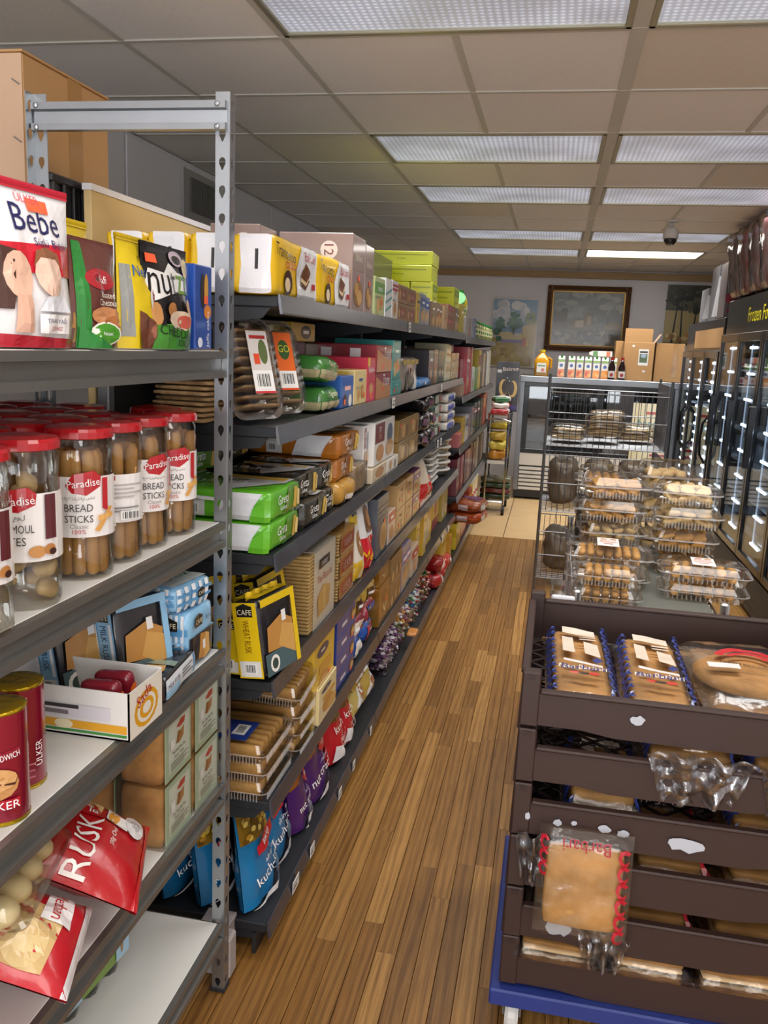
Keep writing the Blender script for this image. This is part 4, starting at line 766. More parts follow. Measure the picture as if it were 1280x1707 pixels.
# ---- BASE SHELF
def pouch(label, y, h, w, col, kind, x=-.70, z=.092, seed=0., rz=90, rx=-7):
    if kind == 'kuch':
        sh = [('p', [(-w*.47, h*.62), (w*.47, h*.52), (w*.47, h*.93), (-w*.47, h*.93)], '#8a6a1e')]
        for i in range(34):
            r_ = random.Random(i+seed*10); u = r_.uniform(-.42, .42)*w; v = h*r_.uniform(.62, .9); sh.append(('e', u, v, .011, .007, r_.choice(('#d9b53a', '#e9d06a', '#b98a2a', '#6b4a16'))))
        sh += [('p', [(-w*.28, h*.55), (w*.0, h*.62), (w*.3, h*.64), (w*.3, h*.56), (0, h*.49), (-w*.28, h*.47)], '#c4202e'), ('t', 'BIKAJI', 0, h*.56, .02, '#fff', w*.44, 12), ('t', 'all-in-one', w*.05, h*.42, .016, '#eaf4fa', w*.45, 14), ('t', 'kuch-kuch', -.0, h*.31, .032, '#fff', w*.8, 14),
               ('p', [(-w*.47, .004), (w*.47, .004), (w*.47, h*.24), (w*.3, h*.2), (w*.1, h*.1), (-w*.2, h*.05)], '#e6e9ec'), ('e', w*.28, h*.12, w*.1, h*.04, '#b98a4a'), ('p', [(-w*.47, h*.93), (w*.47, h*.93), (w*.47, h*.97), (-w*.47, h*.97)], '#e9f0f4')]
        sh = [s for s in sh]; crimp = '#dfe8ee'
    elif kind == 'nut':
        sh = [('p', [(-w*.47, h*.5), (w*.47, h*.6), (w*.47, h*.93), (-w*.47, h*.93)], '#9a5a1e')]
        for i in range(26):
            r_ = random.Random(i+seed*7); sh.append(('e', r_.uniform(-.42, .42)*w, h*r_.uniform(.6, .9), .008, .007, r_.choice(('#c8762a', '#b3621e', '#e0a050', '#7a3f12'))))
        sh += [('p', [(-w*.05, h*.55), (w*.2, h*.63), (w*.4, h*.64), (w*.4, h*.54), (w*.1, h*.48)], '#c4202e'), ('t', 'BIKAJI', w*.18, h*.57, .012, '#fff', w*.3, 12), ('t', 'coated peanut', w*.1, h*.42, .014, '#e6d9ee', w*.5, 12), ('t', 'nut cracker', 0, h*.31, .03, '#fff', w*.84, 12),
               ('p', [(-w*.3, .004), (w*.47, .004), (w*.47, h*.2), (w*.1, h*.13)], '#e9e4ec'), ('e', w*.22, h*.08, w*.14, h*.035, '#c69a5a')]; crimp = '#e6dfec'
    elif kind == 'red':
        sh = [('p', [(-w*.47, h*.56), (w*.47, h*.5), (w*.47, h*.93), (-w*.47, h*.93)], '#6e4a1c')]
        for i in range(22):
            r_ = random.Random(i+seed*5); sh.append(('e', r_.uniform(-.42, .42)*w, h*r_.uniform(.62, .9), .009, .007, r_.choice(('#a8862c', '#4f5a20', '#c9a050', '#8a2f22'))))
        sh += [('t', 'kuch', -w*.1, h*.47, .03, '#fff', w*.5, 10), ('t', 'Amitabh', w*.05, h*.3, .018, '#f6d9d4', w*.5, 10), ('t', 'loves Bikaji', w*.05, h*.22, .016, '#f6d9d4', w*.5, 10), ('p', [(-w*.45, .01), (-w*.1, .01), (-w*.15, h*.2), (-w*.35, h*.24)], '#e8e6e6')]; crimp = '#e9e2dc'
    return bag(label, 'snack pouch', (x, y+w/2, z), w, h, .085, col, sh, seed=seed+.17, stand=1, name='snack_pouch', crimp=crimp, rz=rz, rx=rx, wr=.8, stick=None)
pouch('large blue snack-mix pouch in front at the near end of the base shelf', 1.918, .30, .2, '#1d76ac', 'kuch', seed=1)
pouch('blue snack-mix pouch behind the large front one', 2.10, .30, .19, '#1d76ac', 'kuch', x=-.72, seed=2)
pouch('blue snack-mix pouch half hidden by the steel upright', 1.915, .27, .17, '#1b6a9c', 'kuch', x=-.82, seed=3); pouch('blue snack-mix pouch deep behind the rack corner', 1.92, .26, .18, '#1b6a9c', 'kuch', x=-.93, seed=4)
pouch('narrow purple nut pouch turned on the base shelf', 2.30, .28, .15, '#4b2069', 'nut', seed=5, rz=97); pouch('wide purple nut pouch on the base shelf', 2.46, .29, .23, '#4b2069', 'nut', seed=6)
pouch('purple nut pouch behind the wide purple one', 2.40, .27, .2, '#42195c', 'nut', x=-.83, seed=7)
pouch('red snack-mix pouch next to the purple ones', 2.75, .27, .19, '#c41f2b', 'red', seed=8); pouch('second red snack-mix pouch behind the first', 2.92, .255, .15, '#c41f2b', 'red', seed=9)
for i, (lb, y, z, w_, h_, c, rx) in enumerate((('gold and white chip bag lying across the base shelf heap', 3.10, .21, .22, .16, '#b9952c', -40), ('small white and gold chip bag at the base shelf edge', 3.12, .10, .2, .17, '#c9b264', -30), ('second small white and gold chip bag beside it', 3.30, .095, .18, .16, '#bfa24a', -22), ('tall gold and white chip bag standing behind the small ones', 3.45, .095, .2, .29, '#8f6a24', -5), ('grey-green chip bag behind the gold ones', 3.22, .095, .18, .26, '#7d7a62', 0))):
    bag(lb, 'snack bag', (-.69-(.08 if i == 3 else .16 if i == 4 else 0), y+w_/2, z), w_, h_, .08, c, [('p', [(-w_*.35, h_*.1), (w_*.3, h_*.05), (w_*.42, h_*.5), (0, h_*.62)], '#e9e9ea'), ('e', w_*.1, h_*.3, .03, .03, '#a86a34'), ('t', 'Cici', 0, h_*.75, .03, '#fff', w_*.5)], rx=rx, seed=i*2.1, stand=0, crimp=c)
# candy in clear bins: bin is a thing, the loose sweets nobody could count are stuff inside it
def bin_(label, y0, y1, x0, z0, h, cols, n, seed):
    t = thing('candy_bin', label, 'candy bin', ((x0-.62)/2-.02, (y0+y1)/2, z0)); hx = (-.64-x0)/2; hy = (y1-y0)/2
    g = G()
    g.loft([(0, hx-.01, hy-.01, .02), (h*.96, hx, hy, .022), (h, hx+.006, hy+.006, .024)], 3, cap1=False); obj('clear_tub', g, CLR, t)
    r_ = random.Random(seed); g = G(); ms = [F(c) for c in cols]
    for i in range(n):
        z = r_.uniform(.012, h*1.02+.05*r_.random()); k_ = 1-.5*max(0, (z-h)/.06)
        c = (r_.uniform(-hx+.02, hx-.02)*k_, r_.uniform(-hy+.02, hy-.02)*k_, z); mi = r_.randrange(len(ms)); a = r_.uniform(0, PI); s = .011
        g.sph(c, s*1.1, s, s*.8, 6, 4, mi)
        ca, sa = math.cos(a), math.sin(a); tl = r_.uniform(-.4, .4)
        for q in (-1, 1):
            p = Vector(c)+Vector((q*s*ca, q*s*sa, 0)); e = p+Vector((q*.014*ca, q*.014*sa, .014*tl)); n_ = Vector((-sa, ca, .4))*.008
            g.poly([p, e+n_, e-n_], r_.randrange(len(ms)))
    o = obj('wrapped_candies', g, ms, t); o['kind'] = 'stuff'
bin_('clear tub of purple wrapped candies on the base shelf', 3.66, 4.05, -.90, .094, .13, ('#5a3a6a', '#7a4a7e', '#e6dfe4', '#4a2a44', '#c9b6bc'), 520, 1)
bin_('clear tub of mixed wrapped candies beyond the purple tub', 4.07, 4.42, -.90, .094, .13, ('#e8e2e0', '#b9404a', '#d9a050', '#f2f0ee', '#8a5a6a', '#5a8a4a'), 460, 2)
bin_('clear tub of green and white wrapped candies', 4.44, 4.78, -.90, .094, .12, ('#e6ece8', '#3f8a3c', '#3a78b8', '#d9d9d6', '#c9b8a0', '#b83a3a'), 420, 3)
bin_('clear tub of red and brown wrapped candies', 4.80, 5.16, -.90, .094, .12, ('#b4262a', '#e9e4e0', '#7a2a22', '#d98a4a', '#2f6a34'), 420, 4)
tag(block('orange candy sachet hanging over the rail of the mixed tub', 'bag', (-.61, 4.10, .16), .1, .05, .02, '#cf8a4a', r=.008, amp=.006, seed=2, name='candy_sachet'), 'orange candy sachet hanging over the rail of the mixed tub', 'bag')
for i, (y, z, c) in enumerate(((5.18, .092, '#a01f22'), (5.42, .092, '#b22a26'), (5.24, .182, '#8f1c1c'), (5.66, .092, '#b5342a'))):
    block(f'{nth[i]} red foil snack bag in the heap below the shelf joint', 'bag', (-.72, y+.1, z), .22, .2, .085, c, [('p', [(-.06, .01), (.05, .02), (.03, .07)], '#e6c8bc')], r=.035, amp=.02, seed=i*5+2, name='foil_bag', group='red foil snack bags', fins=c)
row(.094, -.64, [('yellow boxed dessert mix on the base shelf', 5.55, .3, .14, '#d8b93a', dict(x=-.66, z=.182, p=('#e9d98a',), b='#b99a1e', t='Flan', tc='#a22')), ('yellow and red dessert box behind the flan box', 5.905, .07, .2, '#cf9a34', dict(b='#b03a2a'))], d=.2)
# ---- FAR RUN, lower shelves: (label colour, y, w, h)
def far(z, zlab, x, items, d=.24, grp=None):
    y = 6.06
    for i, (lb, w_, h_, c, kw) in enumerate(items):
        row(z, x, [(f'{lb} on the {zlab}', y, w_, h_, c, kw)], d); y += w_+.012
far(1.265, 'second shelf of the far run', -.64, [
 ('tan candy carton low', .24, .09, '#a98a74', dict(p=('#c8a88a',))), ('tall crimson chocolate carton', .3, .35, '#a83040', dict(t='Choco', p=('#e0b0a0',))), ('slim crimson carton with gold edge', .12, .35, '#b5403c', dict(b='#c99a4a')),
 ('white cartoon-green carton', .3, .2, '#dfe4dc', dict(p=('#5a9a4a',))), ('green herb carton', .2, .19, '#6a9a4a', dict()), ('yellow tea carton', .22, .33, '#d9b92a', dict(b='#8a1f1f')), ('black tea carton', .24, .33, '#1f1c1c', dict()),
 ('tan slim carton', .2, .3, '#b89a72', dict()), ('dark slim carton', .16, .3, '#3a342e', dict()), ('white slim carton', .24, .32, '#d9d6cc', dict()), ('last ivory carton', .28, .33, '#cfc8b6', dict())])
row(1.265, -.66, [('maroon carton above the tan candy carton of the far run', 6.06, .24, .17, '#7c2230', dict(z=1.357))], d=.2)
far(.897, 'third shelf of the far run', -.64, [
 ('pink carton low', .22, .1, '#c0686a', dict()), ('mustard carton', .18, .2, '#b99a3c', dict()), ('white and blue carton', .22, .2, '#c9ccd4', dict(b='#2f4f9a')), ('mauve carton', .24, .2, '#8a6a7a', dict()),
 ('grey slim carton', .18, .24, '#7d7f84', dict()), ('forest green carton', .3, .26, '#33443a', dict(t='Tea')), ('second forest green carton', .3, .26, '#2d3f36', dict(t='Tea')), ('moss carton', .3, .27, '#454f3c', dict()), ('red-orange carton', .2, .29, '#a8442c', dict(b='#d9a23a')), ('last orange carton', .3, .29, '#b8552c', dict(b='#7a1d1a'))])
far(.545, 'fourth shelf of the far run', -.64, [
 ('purple-red box', .26, .27, '#6a2434', dict(p=('#b07080',))), ('crimson berry box', .26, .26, '#8a2a3a', dict(p=('#d0a0a0',))), ('maroon box', .22, .27, '#5c1f26', dict()), ('rose box', .2, .25, '#b08078', dict()), ('dark cherry box', .26, .28, '#4a1a22', dict()), ('brown cocoa box', .28, .27, '#6a4a3a', dict()), ('pale taupe box', .26, .28, '#a8988a', dict()), ('dark cocoa box', .26, .28, '#4d3a30', dict()), ('last taupe box', .3, .27, '#94826e', dict())])
NES = [('r', -.05, .1, .05, .14, '#fff')]
for i in range(8):
    t = thing('drink_tin', f'{nth[i]} yellow and red drink-powder tin at the end of the far run', 'tin', (-.725, 7.66+(i//2)*.17, .0915+(.17 if i % 2 else 0)), 0, 'drink-powder tins')
    obj('body', G().lathe([(.07, 0), (.07, .14)], 18), K('#e2c21f'), t, smooth=False); obj('lid', G().lathe([(.073, .14), (.073, .165), (.06, .168)], 18), WP, t)
    S_ = lambda u, v, o: ((.07+o)*math.cos(-PI/3+u/.07), (.07+o)*math.sin(-PI/3+u/.07), v)
    lay(t, 'tin_label', S_, [('r', -.1, .0, .1, .045, '#b8282a'), ('r', -.06, .02, .05, .12, '#e9e6dc'), ('t', 'N', .0, .075, .06, '#1f1f1f')], 8)
carton('orange-red drink carton in front of the yellow tins', 'box', -.65, 7.25, .092, .3, .2, .3, '#b8442a', art(.3, .3, 'Nesquik', '#f4d23a', '#d9a21f', ('#6a3a1c',)), [('r', -.08, .05, .08, .25, '#cf7a2c')], name='drink_carton')
for i in range(2): block(('lower rust-brown', 'upper rust-brown and purple')[i]+' crisp bag jutting over the far base shelf', 'bag', (-.58, 6.45, .30+i*.085), .3, .26, .085, ('#a8481c', '#8f4a2c')[i], [('r', -.1, .02, .02, .06, '#c9c6c4')], [('r', -.04, .02, .04, .06, '#c9c6cc')], [('p', [(-.1, -.1), (.1, -.1), (.1, .1)], '#6a3a5a')], r=.04, amp=.016, seed=i+31, name='crisp_bag', group='rust-brown crisp bags', fins='#d2602a', rz=80)
carton('yellow carton block supporting the rust-brown bags', 'box', -.643, 6.3, .092, .32, .3, .2, '#d8bc34', art(.32, .2, 'Noodle', '#a22', '#e6d04a'), [('r', -.15, .1, .15, .16, '#c9a81e'), ('r', -.1, .03, .1, .07, '#9a8414')], name='noodle_box')
carton('red striped carton beside the yellow block on the far base shelf', 'box', -.645, 6.66, .092, .4, .3, .16, '#a8382c', art(.4, .16, 'Snack', '#fff', '#c9604a'), name='snack_box')
# ================================================================ NEAR STEEL RACK
RX0, RX1, RY0, RY1 = -1.13, -.69, -.1, 1.75
GALV = M('galvanised_steel', '#a9adb1', .3, .85, var=.35, scale=10, dark=.75); GALD = M('dull_steel_beam', '#8b8a86', .38, .7, var=.4, scale=9, dark=.7); DECK = M('white_laminate_deck', '#dcdbd6', .45, var=.2, scale=6, dark=.9)
rk = thing('steel_rack', 'galvanised boltless rack with white decks at the left foreground', 'rack', (0, 0, 0))
def holed(g, fn, w, H, pitch=.055, z0=.0):          # slotted strip: fn(u,z)->point, teardrop holes along it
    n = int(H/pitch); N = 12
    for k in range(n):
        a = z0+k*pitch; b = a+pitch; c = (a+b)/2; cu = w*.5
        outer = []; inner = []
        for i in range(N):
            t = 2*PI*i/N+PI/N; cx, cy = math.cos(t), math.sin(t); m = max(abs(cx), abs(cy)); outer.append((cu+cx/m*w/2, c+cy/m*pitch/2))
            rr = (.0072 if cy > -.3 else .0045); inner.append((cu+cx*rr, c+.004+cy*(.0085 if cy > 0 else .017)))
        n0 = len(g.v); g.v += [fn(*p) for p in outer]+[fn(*p) for p in inner]
        for i in range(N): j = (i+1) % N; g.face([n0+i, n0+j, n0+N+j, n0+N+i])
    return g
def upright(x, sx, y, sy, H, w=.03):
    g = G(); holed(g, lambda u, z: (x+sx*u, y, z), w, H); holed(g, lambda u, z: (x, y+sy*u, z), w, H)
    o = obj('upright', g, GALV, rk); s = o.modifiers.new('thick', 'SOLIDIFY'); s.thickness = .002; s.offset = 0
    f = obj('foot_cap', G().cbox(min(x, x+sx*w)-.004, max(x, x+sx*w)+.004, min(y, y+sy*w)-.004, max(y, y+sy*w)+.004, 0, .012, .002), M('foot_black', '#26262a', .5), o)
    return o
upright(RX1, -1, RY1, 1, 2.09); upright(RX0, 1, RY1, -1, 2.09); upright(RX1, -1, RY0, -1, 2.09); upright(RX0, 1, RY0, 1, 2.09)
def beam_prof(z): return [(0, z), (0, z-.014), (-.012, z-.016), (-.014, z-.04), (0, z-.042), (0, z-.055), (-.018, z-.055), (-.018, z)]
ZA, ZB_, ZC_, ZD, ZE = 1.574, 1.2, .903, .569, .198
for z in (ZA, ZB_, ZC_, ZD, ZE):
    d = obj('deck', G().cbox(RX0+.02, RX1-.014, RY0+.01, RY1-.008, z-.014, z, .001), DECK, rk)
    obj('front_beam', G().prism([(RX1+p-.001, q) for p, q in beam_prof(z-.001)], RY0, RY1-.003), GALD, d)
    obj('rear_beam', G().prism([(RX0+.004-p, q) for p, q in beam_prof(z-.001)], RY0, RY1-.003), GALD, d)
    for yy, s in ((RY1-.004, 1), (RY0+.004, -1)): obj('end_beam', G().prism([(yy+s*p, q) for p, q in beam_prof(z-.001)], RX0+.03, RX1-.03, ax='x'), GALD, d)
o = obj('top_tie_beam', G().prism([(RY1-.018-p, q) for p, q in beam_prof(2.07)], RX0+.004, RX1-.003, ax='x'), GALV, rk)
for x in (RX0+.016, RX1-.02):
    for z in (2.063, 2.02): obj('rivet', G().sph((x, RY1-.019, z), .006, .004, .006), GALV, o)
# cardboard box and crate on the shelving beyond the rack
CARD = M('cardboard', '#b98f5e', .75, var=.3, scale=6, dark=.88); CARDP = M('cardboard_pale', '#c7a487', .75, var=.3, scale=6, dark=.9); TAPE = M('packing_tape', '#a87c42', .2, coat=.6)
t = thing('shelving_unit', 'dark shelving unit standing behind the steel rack', 'shelving', (-1.42, 1.35, 0))
obj('back', G().box(-.24, .24, -1.2, .9, 0, .06), DK, t)
for z in (.4, .8, 1.2, 1.6): obj('shelf', G().cbox(-.24, .24, -1.2, .9, z-.03, z, .003), DK, t)
for x in (-.22, .2):
    for y in (-1.2, -.2, .86): obj('post', G().box(x, x+.03, y, y+.03, 0, 1.6), DK, t)
obj('rear_sheet', G().box(-.245, -.24, -1.2, .9, .03, 1.6), PEG, t)
t = thing('cardboard_box', 'tall stapled cardboard box towering at the upper left', 'box', (-1.42, 2.0, 1.602)); 
obj('carton_body', G().cbox(-.22, .22, -.18, .19, 0, .595, .004), CARD, t)
obj('lit_face', G().box(-.221, .219, -.1815, -.1805, .003, .592), CARDP, t)  # thin sheet paints the near face paler, as light falls on it
obj('packing_tape', G().box(.2205, .2212, .0, .06, .02, .594), TAPE, t); obj('packing_tape', G().box(.2205, .2215, -.178, -.13, .0, .3), TAPE, t)
for z in (.08, .2, .31, .42, .54): obj('staple', G().tube([(.195, -.183, z), (.214, -.184, z-.012)], .0014, 5), GALV, t)
obj('top_flap', G().box(-.22, .222, -.182, .192, .595, .6), CARD, t)
t = thing('plastic_crate', 'black plastic crate beside the tall cardboard box', 'crate', (-1.25, 2.25, 1.602)); BKP = M('black_plastic', '#1f1f22', .35, coat=.2)
t.location = (-1.16, 1.93, 1.60)
for q in ((-.02, .01, -.1, .14, 0, .345), ): obj('crate_wall', G().cbox(*q, .006), BKP, t)
for i in range(6): obj('rib', G().cbox(.01, .018, -.095+i*.042, -.085+i*.042, .01, .34, .002), BKP, t)
obj('rim', G().cbox(-.024, .02, -.105, .145, .33, .35, .004), BKP, t)
# ---- rack level A: pouches
pe = [('p', [(-.085, .0), (.085, .0), (.085, .012), (-.085, .018)], '#b3142a'), ('p', [(-.09, .135), (.09, .135), (.09, .205), (-.09, .205)], '#f0eef0'), ('p', [(-.09, .1), (.09, .1), (.09, .145), (-.09, .135)], '#cf2033'), ('t', 'Bebe', .01, .172, .036, '#22265c', .15), ('t', 'Sütlü Bisküvi', .035, .143, .011, '#3a2a5c', .08), ('t', 'ÜLKER', 0, .2, .014, '#d2485a', .12), ('r', -.005, .183, .04, .2, ORANGE),
      ('p', [(-.088, .05), (-.09, .12), (-.07, .132), (-.045, .128), (-.05, .1), (-.06, .05)], '#4a2c22'), ('e', -.045, .095, .024, .032, '#e3b8a0'), ('p', [(-.06, .02), (-.03, .02), (-.03, .07), (-.055, .07)], '#dcae96'), ('e', .012, .1, .028, .031, '#ecc7b2'), ('p', [(-.018, .108), (-.01, .13), (.012, .137), (.034, .13), (.042, .108), (.03, .122), (-.004, .122)], '#8a5a3c'), ('p', [(-.02, .05), (.05, .05), (.04, .072), (-.005, .07)], '#e2e4ea'),
      ('r', -.02, .02, .045, .046, '#f6f4f4'), ('t', 'TRANS YAĞ', .012, .038, .008, '#33305c', .055), ('t', 'İÇERMEZ', .012, .027, .008, '#b3202c', .045), ('p', [(.05, .03), (.07, .028), (.075, .05), (.055, .052)], '#cf9a52'), ('p', [(.06, .008), (.08, .01), (.075, .03), (.062, .028)], '#cf9a52')]
bag('white and red baby-biscuit bag at the far left of the top rack deck', 'biscuit bag', (-.735, 1.10, ZA+.001), .19, .222, .075, '#e6e2e2', pe, seed=2.2, crimp='#c01f34', wr=.9, rz=84)
ch = lambda w, h: [('r', -w*.46, 0, -w*.28, h*.96, '#2f8a3c'), ('e', -w*.02, h*.64, w*.3, h*.1, '#b32a34'), ('t', 'Gafi', 0, h*.64, h*.07, '#fff', w*.4), ('t', 'Roasted', .01, h*.5, h*.055, '#f2ead8', w*.6), ('t', 'Chestnuts', .01, h*.43, h*.06, '#f2ead8', w*.66), ('e', .0, h*.3, w*.3, h*.09, '#c98a5a'), ('e', .02, h*.24, w*.24, h*.07, '#b06e3c'), ('e', -w*.06, h*.14, w*.27, h*.11, '#f0f0e6'), ('e', -w*.06, h*.14, w*.24, h*.095, '#4d9a2c'), ('t', 'Natural', -w*.06, h*.14, h*.035, '#fff', w*.34), ('p', [(-w*.46, 0), (w*.1, 0), (-w*.2, h*.1), (-w*.46, h*.2)], '#2f8a3c')]
bag('brown roasted-chestnut pouch with green edge in front', 'snack pouch', (-.725, 1.262, ZA+.001), .135, .165, .055, '#6b3c34', ch(.135, .165), seed=3.1)
bag('dark chestnut pouch half hidden behind the baby-biscuit bag', 'snack pouch', (-.80, 1.17, ZA+.001), .14, .16, .05, '#3c241f', [('e', 0, .11, .05, .02, '#b32a34'), ('t', 'Gafi', 0, .11, .014, '#fff', .06), ('t', 'Roasted', 0, .085, .012, '#eee0cc', .08), ('e', .01, .04, .04, .025, '#6a3a24')], seed=3.9)
nq = lambda w, h: [('p', [(-w*.05, h*.78), (w*.46, h*.75), (w*.46, h*.82), (-w*.05, h*.85)], '#22306e'), ('t', 'Nesquik', 0, h*.62, h*.16, '#1d62b4', w*.84), ('e', 0, h*.4, w*.12, h*.1, '#9a5a22'), ('e', .01, h*.3, w*.16, h*.11, '#6e3d18'), ('e', .02, h*.36, w*.05, h*.05, '#f3e2c8'), ('e', w*.2, h*.14, w*.2, h*.08, '#b9692a'), ('r', w*.2, h*.02, w*.45, h*.1, '#2f6ab0')]
bag('large yellow cocoa-cereal bag standing behind the chestnut pouches', 'cereal bag', (-.80, 1.27, ZA+.001), .215, .205, .07, '#e3c51a', nq(.215, .205), seed=4.4, crimp='#d8b812')
bag('yellow chocolate-cereal bag with grey side strip, right of the large one', 'cereal bag', (-.735, 1.42, ZA+.001), .13, .19, .06, '#e6c91e', [('r', -.062, .02, -.04, .14, '#9a9c98'), ('t', 'Nestle', .012, .152, .012, '#6a5210', .05), ('t', 'Nesquik', .01, .128, .03, '#1d62b4', .09), ('e', .035, .085, .028, .026, '#efeee6'), ('e', .035, .09, .02, .018, '#8a2c3c'), ('p', [(-.03, .0), (.06, .0), (.06, .06), (.02, .045), (-.03, .065)], '#6b3a26'), ('e', .02, .03, .02, .016, '#9a6048'), ('r', .03, .106, .055, .124, ORANGE)], seed=5.2, crimp='#d8b812')
nz = [('p', [(-.095, .1), (-.08, .14), (-.03, .135), (0, .155), (.03, .14), (.09, .135), (.09, .1), (.03, .105), (-.02, .098), (-.085, .08)], '#f2f2ee'), ('t', 'nut', -.035, .118, .042, '#141414', .1), ('t', 'zz', .045, .118, .036, '#6a9a1e', .06), ('r', -.085, .15, -.05, .165, ORANGE), ('e', .035, .165, .03, .014, '#cdb9c6'), ('e', .035, .163, .02, .008, '#171717'), ('e', .07, .15, .016, .018, '#d9c98a'),
      ('e', -.07, .062, .014, .02, '#c08a52'), ('e', -.02, .07, .018, .014, '#b87c46'), ('e', .05, .075, .014, .018, '#c8935a'), ('p', [(-.09, .0), (.09, .0), (.09, .035), (-.0, .05), (-.09, .04)], '#3f8a28'), ('e', .01, .052, .05, .018, '#d8c2a8'), ('e', .02, .05, .03, .012, '#c85a4a'), ('t', 'CHEDDAR', -.01, .03, .018, '#10240c', .14, -6), ('t', 'SOĞAN', .015, .012, .017, '#10240c', .1, -6)]
bag('black nut-snack pouch with green lower corner', 'snack pouch', (-.722, 1.51, ZA+.001), .19, .185, .06, '#17171a', nz, seed=6.1, wr=.7, stand=1)
carton('blue orange-jelly cake box standing next to the steel upright', 'box', -.705, 1.612, ZA+.001, .085, .05, .165, '#1f4aa0', [('e', -.005, .115, .012, .035, '#2a1a14'), ('e', .012, .12, .01, .03, '#d9a23a'), ('e', .018, .075, .018, .014, '#e58a1e'), ('r', .0, .09, .02, .106, ORANGE), ('t', 'Jaffa cakes', .02, .04, .016, '#fff', .075, 90), ('e', -.02, .014, .012, .01, '#e9eef6')], [('r', -.02, .005, .0, .05, '#e6e6e2')], name='cake_box')
carton('pale carton edge at the far left of the top rack deck', 'box', -.72, .88, ZA+.001, .13, .2, .2, '#c9a06a', art(.13, .2, 'Rusk', '#733'), name='snack_box')
# ---- rack level B: red-lidded jars
JP = CL('pet_jar_plastic', '#fdfdf9', .05, .6, .03); RED = M('red_plastic_lid', '#b3101c', .25, coat=.4); STK = M('bread_stick', '#c79552', .65, var=.9, scale=16, stretch=(1, 1, .3), dark=.7, bump=.15)
jr, jh = .052, .252
def jar_parts(t, sticks=True, seed=0, label=True, a0=-55, kind='stick', back=False):
    obj('jar_body', JB, JP, t); obj('lid', JL, RED, t)
    r_ = random.Random(seed)
    if kind == 'stick':
        for i in range(10):
            a = 2*PI*i/10+seed; obj('bread_stick', JS, STK, t, (.034*math.cos(a), .034*math.sin(a), .006), (r_.uniform(-.05, .05), r_.uniform(-.05, .05), r_.uniform(0, 6)))
        for i in range(3): a = 2*PI*i/3; obj('bread_stick', JS, STK, t, (.013*math.cos(a), .013*math.sin(a), .006))
    else:
        for i in range(14):
            a = r_.uniform(0, 6.3); rr = .03 if i < 11 else .008; o = obj('wrapped_date_cookie', JCK, M('date_cookie', '#d2b482', .7, var=.8, scale=30, dark=.7), t, (rr*math.cos(a), rr*math.sin(a), .018+.0125*i), (r_.uniform(-.8, .8), r_.uniform(-.8, .8), a))
    if not label: return
    a1 = math.radians(a0); S_ = lambda u, v, o: ((jr+.0006+o)*math.cos(a1+u/jr), (jr+.0006+o)*math.sin(a1+u/jr), v)
    if label == 'back':
        sh = [('r', -.04, .075, .05, .16, '#eceae8'), ('r', -.036, .15, -.012, .158, '#b8202e')]+lines(-.034, .04, .14, 4, .007, '#b9b4b2')+[('e', -.02, .11, .006, .006, '#a02030')]+lines(-.034, .03, .1, 2, .006, '#8a8684')+barcode(-.005, .08, .034, .016)
    elif kind == 'stick':
        sh = [('r', -.062, .073, .085, .172, '#f0eeec'), ('p', [(-.026, .158), (-.014, .176), (.018, .182), (.03, .172), (.028, .156), (.006, .142), (-.016, .146)], '#b8121f'), ('t', 'Paradise', .002, .162, .016, '#fff', .05, 6), ('t', 'كعك الشاي سادة', -.006, .137, .009, '#4a4644', .05), ('t', 'BREAD', -.006, .122, .016, '#2c2826', .042), ('t', 'STICKS', -.006, .104, .016, '#2c2826', .042), ('t', 'Classic', -.006, .092, .007, '#8a8480', .03), ('t', '100%', -.006, .083, .007, '#b8202e'), ('p', [(.03, .17), (.04, .17), (.04, .115), (.03, .12)], '#b8121f'), ('p', [(.016, .085), (.024, .082), (.05, .12), (.042, .122)], '#d9a052'), ('p', [(.022, .1), (.05, .104), (.05, .112), (.022, .109)], '#e2ae62'), ('r', -.06, .074, -.052, .17, '#d9cfc4')]
    else:
        sh = [('r', -.062, .073, .085, .172, '#f0eeec'), ('p', [(-.03, .158), (-.02, .176), (.012, .182), (.024, .172), (.022, .156), (.0, .146), (-.02, .146)], '#b8121f'), ('t', 'Paradise', -.004, .162, .016, '#fff', .05, 4), ('t', 'معمول', -.004, .138, .01, '#4a4644', .03), ('t', 'MAAMOUL', -.006, .122, .016, '#2c2826', .05), ('t', 'DATES', -.012, .104, .016, '#2c2826', .04), ('r', .034, .105, .052, .17, '#5a1a22'), ('e', .022, .088, .012, .009, '#c98f4e'), ('e', .04, .09, .009, .008, '#b87c3e'), ('e', .044, .086, .006, .005, '#3a1c12')]
    o = lay(t, 'paper_label', S_, sh, 10)
JB = G().lathe([(.047, 0), (.051, .008), (.0515, .07), (jr-.002, .072), (jr-.002, .17), (.0515, .172), (.0515, .222), (.046, .232), (.046, .238)], 24, cap0=False, cap1=False).mesh('jar_body', True)
JL = G().lathe([(.05, .231), (.0545, .233), (.0545, .243), (.052, .248), (.03, .2515), (.012, .2515)], 24).mesh('lid')
JS = G().lathe([(.006, 0), (.0105, .006), (.0112, .1), (.0106, .195), (.006, .205)], 8).mesh('bread_stick', True)
JCK = G().rbox(.016, .016, -.01, .01, .009, 3, .003, 1, 40).mesh('wrapped_date_cookie', True)
